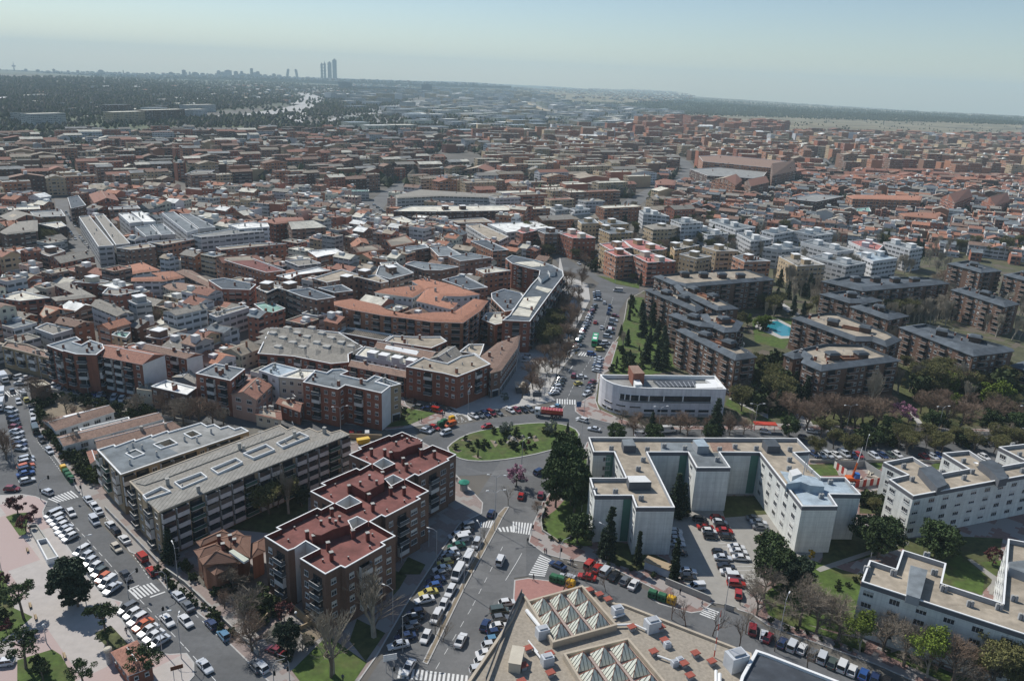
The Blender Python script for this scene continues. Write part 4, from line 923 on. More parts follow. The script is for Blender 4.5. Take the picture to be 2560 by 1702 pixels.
AC = MB(); AC.box(0, 0, 0, 2.2, 1.6, 1.9, 0, 0); AC.box(0, 0, 1.9, 1.5, 1.0, .25, 0, 1); AC = AC.mesh('air_conditioner', [mat('unit_casing', (.5,.52,.54), rough=.5), STEEL])
for x, y, s in ((1290,1060,1.3),(280,1120,1.1),(325,1370,1.0),(970,920,1.0),(1545,1360,.6),(2060,1400,1.7),(1500,1385,.6),(1430,1215,.6)):
    p = g('G', x, y, 8)-r.location; link('air_conditioner', AC, r, (p.x, p.y, 6.9), .4, s)
HUT = MB(); HUT.box(0, 0, 0, 2.2, 4.6, 2.0, 0, 0); HUT.box(0, 0, 2.0, 2.4, 4.8, .15, 0, 0); HUT = HUT.mesh('roof_hut', [wallm('cream')])
p = g('G', 40, 1370, 8)-r.location; link('roof_hut', HUT, r, (p.x, p.y, 6.9), -.15)
for a, b, rr in (((135,905),(270,1070),.42),((200,1260),(310,1400),.2),((150,1180),(240,1290),.15),((1130,1035),(1240,1085),.2),((1340,1320),(1560,1400),.2),((930,975),(1040,935),.2),((960,1040),(1100,1035),.25),((1880,1460),(1880,1600),.3),((1915,1490),(1910,1600),.35)):
    p, q = g('G', *a, 7.9)-r.location, g('G', *b, 7.9)-r.location; mb = MB(); mb.tube((p.x, p.y, 7.5), (q.x, q.y, 7.5), rr, rr, 8); mb.build('air_duct', TRIM, r)
p = g('G', 1860, 1340, 7.2)
t = thing('radio_mast', 'thin red and white radio mast standing on the market roof', 'mast', (p.x, p.y, 7.2), auto=False)
RP = mat('paint_red', (.42,.05,.03)); 
for i in range(7):
    mb = MB(); mb.tube((0, 0, i*1.5), (0, 0, i*1.5+1.5), .12-.01*i, .11-.01*i, 6); mb.build('mast_section', RP if i % 2 == 0 else TRIM, t)
building('G', [(2110,1520),(2245,1278),(2356,1315),(3010,1568),(3300,1900),(2000,1900)], 9.2, 'white', 'darkr', 'dark flat roofed building with bright white rim at bottom edge', 'shop building', pat='_', chim=2, auto=False, name='shop_building', shops=False, rimw=.5)
# terrace of the market beside the pyramids, bottom edge canopy
# ------------------------------------------------------------------ dark brown estate with slate skirts
DB = [
 ('K', [(1515,1378),(1640,1368),(2150,1560),(2245,1627),(2055,1654)], 15, 'nearest long brown brick wing with white balconies and sand roof'),
 ('K', [(1440,1240),(1560,1218),(1760,1300),(1900,1360),(1730,1345)], 14.5, 'short brown wing stepping back above the balcony wing'),
 ('K', [(1740,1240),(1880,1230),(2120,1312),(2066,1395),(1950,1400),(1800,1330)], 14.5, 'brown wing with orange roof pit beside the pool lawn'),
 ('K', [(1230,1012),(1330,992),(1600,1080),(1760,1180),(1690,1212)], 14.5, 'brown wing with slate eaves running down from the street corner'),
 ('K', [(1480,962),(1590,988),(1850,1075),(2080,1183),(1890,1198),(1700,1110),(1560,1040)], 14.5, 'brown wing inside the estate with small stair towers'),
 ('K', [(1310,887),(1850,838),(2150,828),(2410,918),(1600,985),(1480,962)], 15, 'long dark brown block along the far side of the estate court'),
 ('D', [(315,168),(490,245),(1205,150),(1040,85),(870,15),(500,5),(240,62),(345,130)], 14.5, 'dark brown block in shade with sand roof and orange roof pit'),
 ('D', [(150,95),(235,132),(330,125),(345,70),(250,60)], 14, 'narrow dark brown link block beside the balcony wing'),
 ('L', [(225,1268),(500,1230),(640,1240),(1130,1420),(1220,1470),(1090,1530),(960,1480),(800,1480)], 14.5, 'brown block with red roof pits just right of the pool'),
 ('L', [(1215,1355),(1430,1325),(1700,1400),(2240,1550),(2255,1572),(2060,1598),(1890,1617)], 15, 'large brown brick block with pale slate roof near right edge'),
 ('L', [(500,932),(700,892),(1480,902),(1665,952),(870,1022)], 15, 'very long brown block with black slate roof across the court'),
 ('L', [(480,1050),(700,1020),(1050,1110),(900,1132),(750,1130)], 14.5, 'slate roofed brown block behind bare poplars'),
 ('L', [(760,1165),(900,1140),(1290,1250),(1110,1287)], 14, 'brown block hidden by poplars above the right balcony block'),
 ('L', [(1690,1010),(1830,985),(2310,1140),(2180,1167)], 15, 'brown block with yellow pillars and slate roof at right'),
 ('L', [(1655,770),(1830,742),(2145,838),(1960,852),(1840,816)], 16, 'tall brown block with blank windowless side wall'),
 ('L', [(2170,872),(2356,842),(2560,900),(2400,935)], 15, 'slate roofed block behind at the right edge'),
 ('D', [(2230,200),(2356,160),(2600,180),(2600,300)], 9, 'low dark slate roofed building at right edge'),
]
PIT = wallm('orange')
DBO = []
for i, (k, pts, z, lb) in enumerate(DB):
    r, P, c = building(k, pts, z, 'brown' if i < 7 else 'brown', 'tanr' if i < 9 else 'slate', lb, shape='skirt', pat=('nBn_Bn', 'n'), chim=7, auto=False, shops=False, limit=90, tw=2.3 if i < 9 else 3.2)
    DBO.append(r)
    # stair towers with slate caps along the longer axis
    xs = sorted(P, key=lambda p: p.x); a, b = xs[0], xs[-1]; n = max(1, int((b-a).length/16))
    for j in range(n):
        p = a.lerp(b, (j+.6)/(n+.2)); cc = sum(P, Vector((0, 0)))/len(P); p = p.lerp(cc, .35)
        if not inside(inset(P, 3), p.x, p.y): continue
        mb = MB(); ang = math.atan2((b-a).y, (b-a).x); mb.box(p.x, p.y, z, 4.2, 3.4, 2.3, ang, 0); mb.box(p.x, p.y, z+2.3, 5.2, 4.4, .7, ang, 1, taper=.3)
        mb.build('stair_tower', [wallm('dbrown'), roofm('slate')], r)
    if i in (0, 2, 4, 6, 8):
        p = a.lerp(b, .55); cc = sum(P, Vector((0, 0)))/len(P); p = p.lerp(cc, .3)
        mb = MB(); ang = math.atan2((b-a).y, (b-a).x); Q = [Vector((p.x+x*math.cos(ang)-y*math.sin(ang), p.y+x*math.sin(ang)+y*math.cos(ang))) for x, y in ((-4,-1.6),(4,-1.6),(4,1.6),(-4,1.6))]
        skirt(mb, Q, z+.1, z+1.0); skirt(mb, inset(Q, .2)[::-1], z+.2, z+1.0); band(mb, Q, inset(Q, .2), z+1, z+1); cap(mb, inset(Q, .2), z+.3); mb.build('roof_pit', PIT, r)
# swimming pool
P = G('L', [(-95,1312),(90,1290),(240,1366),(232,1450),(120,1455),(-95,1362)]); 
flatp('pool_terrace', inset(ccw([p.xy for p in P]), -1.2), .2, PALEP)
P = [(p.x, p.y) for p in G('L', [(-46,1310),(86,1300),(221,1370),(214,1438),(126,1440),(-46,1352)])]
WAT = mat('pool_water', (.03,.22,.27), rough=.08, spec=.5, var=.15, scale=.5); flatp('pool_water', P, .23, WAT)
# ------------------------------------------------------------------ villa in the garden
r = thing('villa', 'villa with many small brown tiled hip roofs behind the maroon roofed building', 'villa', g('V', 1000, 1000, .15), auto=False)
def hipped(root, k, pts, z, rm, wm, z0=.15, frac=.42):
    P = [Vector((p.x, p.y))-root.location.xy for p in ccw(G(k, pts, z))]; z -= root.location.z
    if (P[1]-P[0]).length < (P[2]-P[1]).length: P = P[1:]+P[:1]
    L1 = (P[2]-P[1]).length; a = (P[0]+P[3])/2; b = (P[1]+P[2])/2; d = (b-a).normalized(); A = a+d*min(L1*.5, (b-a).length*.48); Bq = b-d*min(L1*.5, (b-a).length*.48); zz = z+L1*.22
    mb = MB(); Q = [(p.x, p.y, z) for p in P]; A = (A.x, A.y, zz); Bq = (Bq.x, Bq.y, zz)
    mb.face([Q[0], Q[1], Bq, A]); mb.face([Q[2], Q[3], A, Bq]); mb.face([Q[3], Q[0], A]); mb.face([Q[1], Q[2], Bq]); mb.face(Q[::-1]); mb.tube(A, Bq, .12, .12, 4)
    for c_, t_ in ((0, A), (3, A), (1, Bq), (2, Bq)): mb.tube(Q[c_], t_, .1, .1, 4)
    mb.build('roof', rm, root)
    m2 = MB(); skirt(m2, inset(P, .6), 0, z-.02); m2.build('wall', wm, root)
VR = mat('villa_tile', (.2,.115,.08), var=.15, extra=stripes(1, .35, .2, (.16,.085,.06), 'Object')); VW = wallm('orange')
for pts, z in (([(350,525),(840,300),(960,380),(430,610)], 6), ([(310,680),(640,590),(1080,330),(1240,420),(820,720),(410,810)][0:1]+[(760,520),(900,640),(410,815)], 6.6), ([(400,820),(800,640),(1190,880),(480,940)], 6.9), ([(470,945),(850,800),(1190,885),(690,1125)], 5.6), ([(1060,400),(1310,390),(1560,520),(1310,820),(960,640)][:1]+[(1340,420),(1320,815),(900,600)], 7.2), ([(1340,560),(1590,440),(1600,700),(1300,850)], 6.2), ([(760,470),(1090,320),(1250,430),(960,640)], 7.4)):
    hipped(r, 'V', pts, z, VR, VW)
on_roof(r, 'roof_light', 'V', [(940,690),(1020,655),(1300,830),(1210,885)], 8.3, .5, TRIM, mat('pale_glazing', (.5,.52,.42), rough=.3))
for x, y in ((770,500),(965,490),(1045,560),(840,640)):
    p = g('V', x, y, 7.6)-r.location; link('chimney', CHM, r, (p.x, p.y, 6.6), .4)
occ(G('V', [(350,525),(840,300),(1590,440),(1600,700),(690,1125)]))
hut = building('E', [(1040,1295),(1215,1275),(1340,1290),(1240,1500)][:0] or [(1040,1297),(1250,1200),(1400,1420),(1190,1500)], 3.6, 'red', 'rtile', 'small brick hut with orange tile roof on the plaza', 'hut', shape='hip', pat='s', chim=0, auto=False, name='plaza_hut', shops=False)
# ------------------------------------------------------------------ vegetation
def leafm(name, c, v=.35, v2=.2):
    m = mat(name, c, var=v, scale=1.3, var2=v2, rough=.8, spec=.15); return m
BARK = mat('bark', (.14,.11,.085), var=.3); PBARK = mat('pale_bark', (.3,.27,.22), var=.3); TWIG = mat('twigs', (.21,.175,.135), var=.3, var2=.2); TWIGP = mat('twigs_pale', (.29,.255,.2), var=.25, var2=.15); TWIGR = mat('twigs_reddish', (.2,.14,.1), var=.3, var2=.2)
LF = dict(pine=leafm('foliage_pine', (.05,.075,.028)), cedar=leafm('foliage_cedar', (.04,.058,.034)), cyp=leafm('foliage_cypress', (.022,.032,.016)), fresh=leafm('foliage_fresh', (.12,.16,.025)),
          will=leafm('foliage_willow', (.135,.13,.05)), pink=leafm('blossom_pink', (.33,.16,.22)), plum=leafm('foliage_plum', (.12,.045,.045)), hedge=leafm('foliage_hedge', (.04,.06,.022)),
          bush=leafm('foliage_shrub', (.05,.065,.025)), ash=leafm('foliage_silver', (.13,.15,.12)), gold=leafm('foliage_golden', (.3,.21,.02)))
def leaves(mb, c, r, n, s, R, flat=1., m=0):
    for _ in range(n):
        while True:
            p = Vector((R.uniform(-1,1), R.uniform(-1,1), R.uniform(-1,1)))
            if p.length <= 1: break
        p = p*(.55+.45*R.random())/max(.3, p.length)*p.length**.4
        q = c+Vector((p.x*r, p.y*r, p.z*r*flat)); a = Vector((R.gauss(0,1), R.gauss(0,1), R.gauss(0,1)+.5)).normalized(); t = a.orthogonal().normalized(); t.rotate(Matrix.Rotation(R.uniform(0, 6.28), 3, a)); b = a.cross(t)
        k = s*R.uniform(.6, 1.4)
        mb.face([q-t*k-b*k*.6, q+t*k-b*k*.5, q+t*k*.8+b*k*.6, q-t*k*.7+b*k*.5], m)
def tree_round(seed, m, s=.22, n=34, per=70, flat=.75, trunk=.35, r=.3):
    """unit-height tree: clumps of leaf faces on an uneven crown"""
    R = random.Random(seed); cr = MB(); tr = MB()
    tr.tube((0,0,0), (0,0,trunk+.15), .035, .02, 7)
    for i in range(5):
        a = R.uniform(0, 6.28); tr.tube((0,0,trunk), (math.cos(a)*r*.6, math.sin(a)*r*.6, trunk+.25+R.random()*.15), .016, .006, 5)
    for i in range(n):
        a = R.uniform(0, 6.28); rr = r*math.sqrt(R.random()); z = trunk+(1-trunk)*(.12+.76*R.random()**.8); lim = math.sqrt(max(.05, 1-((z-trunk-(1-trunk)*.42)/((1-trunk)*.62))**2))
        leaves(cr, Vector((rr*lim*math.cos(a), rr*lim*math.sin(a), z)), r*R.uniform(.22, .42), per, s*.1, R, flat)
    return cr.mesh('crown', m), tr.mesh('trunk', BARK)
def tree_umbrella(seed, m):
    R = random.Random(seed); cr = MB(); tr = MB(); tr.tube((0,0,0), (.03,.02,.55), .03, .02, 7)
    for i in range(7):
        a = R.uniform(0, 6.28); tr.tube((.03,.02,.5), (math.cos(a)*.22, math.sin(a)*.22, .75), .014, .006, 5)
    for i in range(26):
        a = R.uniform(0, 6.28); rr = .36*math.sqrt(R.random()); leaves(cr, Vector((rr*math.cos(a), rr*math.sin(a), .76-.35*rr+R.uniform(-.07, .1))), R.uniform(.07, .13), 85, .017, R, .65)
    return cr.mesh('crown', m), tr.mesh('trunk', BARK)
def tree_cone(seed, m, r=.2, levels=14, droop=.05, gap=1., base=.1):
    R = random.Random(seed); cr = MB(); tr = MB(); tr.tube((0,0,0), (0,0,.95), .022, .004, 6)
    for i in range(levels):
        t = i/levels; z = base+(1-base)*t; L = r*(1-t)**.85+.015; nb = max(4, int(9*(1-t))+3)
        for k in range(nb):
            a = R.uniform(0, 6.28); l = L*R.uniform(.65, 1.12)
            for s in (.35, .65, .95): leaves(cr, Vector((math.cos(a)*l*s, math.sin(a)*l*s, z-droop*s+R.uniform(-.012, .012))), .045*gap, 16, .016, R, .5)
    return cr.mesh('crown', m), tr.mesh('trunk', BARK)
def tree_bare(seed, up=.5, m=TWIG, bm=BARK, spread=.55, lv=4, th=.022, bud=None, buds=0, nbr=4):
    R = random.Random(seed); cr = MB(); tr = MB(); ends = []
    def br(p, d, L, r, k):
        n = 2 if k > 1 else 1; q = p
        for i in range(n):
            d = (d+Vector((R.gauss(0,.1), R.gauss(0,.1), R.gauss(0,.06)+up*.08))).normalized(); q2 = q+d*L/n
            (tr if k >= lv-1 else cr).tube(q, q2, r*(1-.3*i/n), r*(1-.3*(i+1)/n), 5 if k >= lv-1 else 3); q = q2
            if i < n-1 or k > 0:
                if k > 0:
                    for _ in range(R.choice((1, 2)) if i < n-1 else nbr):
                        s = Vector((R.gauss(0,1), R.gauss(0,1), R.gauss(0,.5))); s = (d*(1.0)+s.normalized()*spread*R.uniform(.7, 1.4)); s.z += up*.35
                        br(q if i == n-1 else q, s.normalized(), L*R.uniform(.58, .8), r*.5, k-1)
        ends.append(q)
    br(Vector((0,0,0)), Vector((0,0,1)), .3, th, lv)
    if buds:
        for q in ends:
            if R.random() < buds: leaves(cr, q, .045, 5, .012, R, 1, 1)
    top = max(v[2] for v in cr.v); k = 1/top
    for b in (cr, tr): b.v = [(x*k, y*k, z*k) for x, y, z in b.v]
    return cr.mesh('crown', [m, bud or m]), tr.mesh('trunk', bm)
VAR = dict(
 P=[tree_umbrella(s, LF['pine']) for s in (1, 2, 3)], C=[tree_round(s, LF['cedar'], s=.28, n=56, per=85, trunk=.1, r=.34) for s in (4, 5)], c=[tree_cone(s, LF['cedar'], .2) for s in (6, 7)],
 s=[tree_cone(8, LF['cedar'], .13, 16, .03, .8)], Y=[tree_cone(s, LF['cyp'], .085, 18, 0, .9, .04) for s in (9,)], R=[tree_round(s, LF['pine'], s=.27, n=60, per=95, trunk=.2, r=.44) for s in (10, 11)],
 F=[tree_round(s, LF['fresh'], s=.26, n=38, per=62, trunk=.2, r=.34) for s in (12, 13)], K=[tree_round(14, LF['pink'], s=.3, n=30, per=40, trunk=.25, r=.42)], k=[tree_round(15, LF['plum'], s=.32, n=30, per=42, trunk=.2, r=.42)],
 W=[tree_bare(s, .6, TWIG, BARK, .65, 4, .028, LF['will'], .9, nbr=5) for s in (16, 17)], L=[tree_bare(18, .7, TWIGP, PBARK, .5, 4, .02, LF['fresh'], .9)],
 B=[tree_bare(s, .35, TWIGR, BARK, .75, th=.03, nbr=5) for s in (19, 20, 21)], V=[tree_bare(s, 1.5, TWIGP, PBARK, .36, 4, .025, nbr=4) for s in (22, 23, 24)], T=[tree_bare(25, .6, TWIG, BARK, .6, 3, .014), tree_bare(26, .6, TWIG, BARK, .6, 3, .014)],
 A=[tree_round(27, LF['ash'], s=.4, n=24, per=46, trunk=.1, r=.45)], S=[tree_round(s, LF['bush'], s=.75, n=18, per=46, trunk=.02, r=.55) for s in (28, 29)], D=[tree_round(30, LF['gold'], s=.5, n=16, per=30, trunk=.1, r=.25)],
 g=[tree_bare(31, .3, TWIG, BARK, .9, 4, .028, nbr=5), tree_bare(32, .3, TWIGR, BARK, .9, 4, .028, nbr=5)])
TLAB = dict(P=('stone_pine', 'stone pine with spreading dark crown', 'pine'), C=('cedar_tree', 'dense dark cedar', 'tree'), c=('conifer_tree', 'dark pointed conifer', 'tree'), s=('fir_tree', 'slim drooping fir', 'tree'), Y=('cypress_tree', 'narrow dark cypress', 'cypress'),
 R=('stone_pine', 'round topped dark pine', 'pine'), F=('leafy_tree', 'bright green leafy tree', 'tree'), K=('blossom_tree', 'pink blossom tree', 'tree'), k=('plum_tree', 'purple leaved plum tree', 'tree'),
 W=('budding_tree', 'pale budding tree', 'tree'), L=('budding_tree', 'light green budding tree', 'tree'), B=('plane_tree', 'bare reddish plane tree', 'tree'), V=('poplar_tree', 'tall bare pale poplar', 'tree'), T=('street_tree', 'slender bare street tree', 'tree'),
 A=('olive_tree', 'silvery olive tree', 'tree'), S=('shrub', 'dark green shrub', 'shrub'), D=('shrub', 'golden yellow shrub', 'shrub'), g=('bare_tree', 'bare spreading tree', 'tree'))
TR = random.Random(99); TPOS = []
def tree(code, loc, h, wide=1., group=None, label=None):
    nm, lb, ct = TLAB[code]; cr, tr = TR.choice(VAR[code]); rot = TR.uniform(0, 6.28)
    if loc.y < 60: return
    size = h*F0/max(1, loc.length)
    gp = group or {'shrub': 'shrubs and bushes', 'cypress': 'cypresses', 'pine': 'pines'}.get(ct, 'trees of the streets and gardens')
    if size < 22:
        t = link(nm, cr, None, loc, rot, (h*wide, h*wide, h)); tag(t, label or lb, ct, gp); return t
    t = thing(nm, label or lb, ct, loc, rot, gp, True, (h*wide, h*wide, h))
    link('crown', cr, t); link('trunk', tr, t); return t
def trees(k, code, *pts, wide=1.):
    for x, y, h in pts:
        z = .15
        for nm, zz in (('y', 0),): pass
        tree(code, g(k, x, y, z), h, wide)
def scatter(k, poly, n, codes, h0, h1, avoid=True, wide=1.):
    R = random.Random(len(poly)*31+n); xs = [p[0] for p in poly]; ys = [p[1] for p in poly]; m = 0; tr = 0; got = []
    while m < n and tr < n*40:
        tr += 1; x, y = R.uniform(min(xs), max(xs)), R.uniform(min(ys), max(ys))
        if not inside(poly, x, y): continue
        p = g(k, x, y, .15)
        if avoid and blocked(p.x, p.y): continue
        if any((p.xy-q).length < 2.2 for q in got): continue
        got.append(p.xy); tree(R.choice(codes), p, R.uniform(h0, h1), wide); m += 1
trees('E', 'P', (218,990,9.5), (975,1180,9), (240,1450,9.5), (1340,1560,8.5), (780,1640,7), (400,1560,5), (1000,1260,5))
trees('E', 'C', (660,860,11), (720,880,8)); trees('E', 'c', (1570,480,10)); trees('E', 'k', (30,700,3.5), (60,1120,3)); trees('E', 'S', (30,1020,3), (-20,800,3), (340,1420,2.2), (400,1500,2.4), (1700,560,3), (1780,640,2))
trees('A', 'k', (165,1560,5.5)); trees('E', 'k', (240,190,4.5)); trees('A', 'k', (310,1600,3.5))
trees('E', 'g', (2260,1120,10), (2320,1290,8), (2150,760,7)); trees('F', 'C', (290,1290,7)); trees('F', 'k', (260,1010,4.5)); trees('F', 'S', (40,800,3.5), (100,900,4), (270,1390,2), (480,1240,2.5)); trees('F', 'g', (430,1290,4))
trees('F', 'V', (700,1500,15), (1085,1160,15), wide=1.35); trees('F', 'T', (690,1530,11), (1100,1150,12), wide=1.5); trees('F', 'g', (560,1060,5)); trees('F', 'T', (1650,1130,5), (1680,1180,4), (1720,1200,4.5), (1990,600,4), (2115,290,4), (2050,430,4.5), (1560,1000,3))
trees('B', 'W', (-60,1520,9.5), (60,1540,9), (200,1500,9), (-180,1560,9), (-250,1500,8), (-60,1450,8), (0,1500,10), (120,1560,9), (-120,1500,9), wide=1.25); trees('B', 'V', (300,1560,13)); trees('B', 'C', (420,1490,6))
trees('A', 'g', (612,640,6.5), (690,700,5), (1500,650,8), (1690,740,10), (1610,700,8), (1830,735,10), (1960,740,9), (1270,650,8), (820,720,6), (470,800,5.5), (330,520,9), (390,540,7), (60,1060,8), (30,980,7), (700,980,6), (500,830,6), (1750,700,7), (2060,760,7))
scatter('A', [(400,600),(480,470),(560,490),(640,500),(1300,610),(1480,640),(1470,690),(1100,640),(640,540),(560,560)], 26, 'SC', 2, 3.6, False)
scatter('A', [(400,800),(470,800),(900,1300),(820,1310),(640,1100),(500,940)], 24, 'S', 2.4, 3.6, False); scatter('A', [(320,560),(400,580),(440,760),(380,740)], 10, 'S', 2.2, 3.2, False)
scatter('A', [(720,1000),(800,990),(900,1140),(910,1260),(800,1230)], 8, 'SF', 2, 3.5, False)
scatter('A', [(1050,650),(1400,620),(1420,650),(1150,700)], 7, 'S', 2, 3, False)
scatter('E', [(1400,560),(1500,560),(1950,960),(2200,1180),(2150,1180),(1800,900)], 16, 'S', 1.2, 2.2, False); scatter('E', [(1900,640),(2356,700),(2356,1050),(2100,950)], 14, 'Sg', 2, 4, False)
scatter('B', [(1260,590),(1390,590),(1480,660),(1300,740),(1200,740)], 10, 'Sg', 1.6, 2.6, False)
scatter('F', [(0,880),(160,820),(220,900),(60,1080)], 8, 'S', 1.6, 3, False)
trees('C', 'R', (400,1500,13), (500,1400,16), (570,1560,14), (480,1230,14), (460,1320,14), (540,1480,14.5), wide=.7); trees('G', 'R', (600,300,8)); trees('C', 'R', (955,905,6.5), (1300,910,6.5), (1830,890,6)); trees('C', 'c', (1860,860,15), (1280,840,9), (1500,1560,13), (1560,1590,11)); trees('G', 's', (880,440,15), (820,420,8))
trees('G', 'Y', (1150,500,9.5), (1485,645,11.5)); trees('C', 'g', (1010,730,5.5)); scatter('C', [(1100,780),(2200,780),(2200,850),(1100,850)], 18, 'BTg', 5, 8, False); trees('C', 'W', (2110,620,10))
trees('C', 'c', (1330,230,12), (1230,160,12), (1400,210,13), (1080,170,6)); trees('K', 'c', (1200,1440,13), (1060,1520,8), (1290,1350,13), (1190,1270,10), (1330,1500,12), (1260,1550,10), (1340,1200,13), (1180,970,8), (1390,1560,12), (1000,1440,6)); trees('K', 'Y', (1075,1290,8), (1090,1130,5))
trees('K', 'V', (1020,1568,9), (1310,1240,12), (1400,1300,10), (1230,1420,8))
scatter('C', [(900,60),(1180,60),(1400,250),(1200,300),(920,270)], 16, 'Sc', 1.8, 4, False); scatter('K', [(1090,1080),(1180,1080),(1250,1300),(1130,1340),(1060,1300)], 10, 'S', 1.5, 3, False)
# shaded avenue trees of the old town side
scatter('C', [(60,560),(170,300),(420,-40),(640,0),(560,110),(420,280),(330,430),(180,540)], 34, 'BBT', 5, 8, False)
scatter('K', [(110,1568),(200,1350),(420,1060),(480,860),(700,960),(740,1080),(620,1300),(480,1568)], 54, 'BBTB', 6, 9, False); scatter('K', [(60,1568),(330,1290),(440,1330),(400,1568)], 16, 'Ww', 7, 10, False) if 0 else scatter('K', [(60,1568),(330,1290),(440,1330),(400,1568)], 16, 'W', 7, 10, False)
trees('K', 'F', (410,1180,6)); scatter('K', [(380,700),(700,850),(1000,900),(1170,970),(1100,700),(740,640),(600,560),(420,560)], 34, 'WBSB', 4, 9); scatter('K', [(60,560),(440,600),(480,700),(40,690)], 16, 'WBc', 6, 9)
trees('C', 'D', (590,110,2)); trees('B', 'A', (2290,520,3))
# estate gardens and the wide road to the right
for x, y, h in ((190,690,11),(260,740,10),(345,785,12),(430,700,10),(515,740,12),(600,690,10),(672,785,13),(740,720,11),(800,770,12),(870,720,11),(978,795,12),(1040,700,10),(1480,700,11),(1600,760,11),(1560,640,10),(1760,800,12),(1850,690,10),(2000,760,11),(2100,690,10),(2230,720,9),(1400,640,10),(120,640,9)): trees('D', 'B', (x, y, h))
trees('D', 'V', (935,640,19), (1300,440,13), (1195,460,12), (1700,480,14), (1640,440,12), (960,620,15)); trees('D', 'W', (1430,480,14), (1330,430,12), (1500,440,13), (1640,500,12), (1740,470,12), (1540,520,9)); trees('D', 'F', (2090,600,12), (2180,590,9), (1980,560,9)); trees('D', 'K', (1200,740,8.5), (1290,720,6)); trees('D', 'c', (330,560,12), (440,540,11), (240,580,10), (1905,540,9), (80,640,10))
trees('D', 'R', (190,850,7), (900,860,5), (1120,840,7), (1510,780,7), (2040,800,8), (1000,930,5), (2280,830,8)); trees('D', 'W', (480,860,7), (600,960,7), (760,1040,8), (420,1030,7)); scatter('D', [(620,880),(2356,870),(2356,930),(800,930)], 26, 'SWST', 2.5, 6, False); scatter('D', [(1100,900),(2356,900),(2300,1010),(1200,1010)], 26, 'WWT', 6, 8, False)
scatter('D', [(420,700),(2300,690),(2300,770),(420,770)], 26, 'SS', 1.2, 2.2, False); scatter('D', [(1180,200),(1560,250),(1850,420),(1700,560),(1250,520)], 8, 'SWF', 3, 8, False)
scatter('L', [(30,960),(460,930),(460,1230),(300,1200),(60,1050)], 26, 'VVVc', 10, 15); scatter('L', [(500,850),(1320,840),(1320,880),(500,905)], 26, 'V', 10, 14, False); scatter('L', [(1400,650),(1650,640),(1640,900),(1520,900),(1420,820)], 16, 'V', 9, 13); scatter('L', [(1600,640),(2356,650),(2356,760),(1660,740)], 26, 'VW', 9, 13)
scatter('L', [(1300,1260),(1800,1200),(1880,1330),(1400,1330)], 20, 'V', 9, 13); scatter('L', [(700,1130),(960,1200),(960,1330),(760,1260)], 14, 'V', 9, 12, False); scatter('L', [(1900,1200),(2500,1250),(2500,1568),(2300,1500),(2000,1430)], 18, 'VV', 9, 13); scatter('K', [(1480,830),(1960,830),(1960,780),(1500,780)], 14, 'V', 10, 13, False); scatter('K', [(1380,480),(1700,480),(1700,560),(1450,560)], 10, 'V', 8, 11, False)
scatter('D', [(1000,0),(1190,0),(1190,150),(1040,60)], 6, 'V', 10, 13, False); scatter('D', [(0,480),(120,480),(160,560),(60,640)], 4, 'c', 7, 9, False)
scatter('K', [(880,700),(1180,800),(1180,960),(900,860)], 16, 'SWB', 3, 6); scatter('K', [(40,640),(760,700),(500,760)], 12, 'BW', 6, 9)
trees('H', 'R', (1010,430,11), (900,330,9), (1530,440,10), (1620,420,8)); trees('H', 'C', (150,760,9), (270,740,9)); trees('H', 'R', (40,690,10)); trees('H', 'D', (390,450,3)); trees('H', 'k', (2065,500,5))
trees('H', 'g', (-40,820,9), (290,1060,10), (440,1130,10), (640,1200,10), (380,960,9), (560,1060,9)); trees('H', 'L', (840,1300,11), (1460,1530,13)); trees('H', 'g', (1060,1290,10), (1245,1430,10), (1690,1590,11), (1950,1640,11)); trees('H', 'W', (2060,1680,12), (2250,1700,12)); trees('H', 'T', (1640,1680,9))
scatter('H', [(580,690),(860,610),(850,700),(640,780)], 12, 'S', 1.0, 1.6, False); scatter('H', [(0,1010),(300,1100),(900,1300),(870,1340),(400,1180),(0,1050)], 22, 'S', .9, 1.4, False); scatter('H', [(1100,1280),(2000,1560),(1980,1590),(1080,1310)], 20, 'S', .9, 1.4, False)
trees('G', 'T', (1470,1000,7), (1600,1070,7), (1845,1150,7), (2090,1260,8), (460,770,7), (680,660,5), (860,740,5), (2150,1130,7)); trees('H', 'T', (360,1440,7), (60,1290,6)); trees('C', 'K', (40,1310,6.5)); trees('C', 'S', (75,1240,2)); trees('B', 'T', (2320,1480,6)); trees('C', 'g', (230,1560,4))
scatter('G', [(280,60),(320,-60),(340,-100),(290,180),(430,280),(660,350),(640,370),(400,300),(270,200)], 18, 'S', .8, 1.2, False); scatter('G', [(860,470),(1140,520),(1420,600),(1400,640),(1100,560),(860,500)], 14, 'S', .9, 1.4, False)
scatter('D', [(840,1480),(1000,1420),(1150,1540),(1000,1600)], 8, 'SW', 2, 5, False); trees('G', 'R', (2360,520,9)); trees('G', 'g', (2250,960,8))
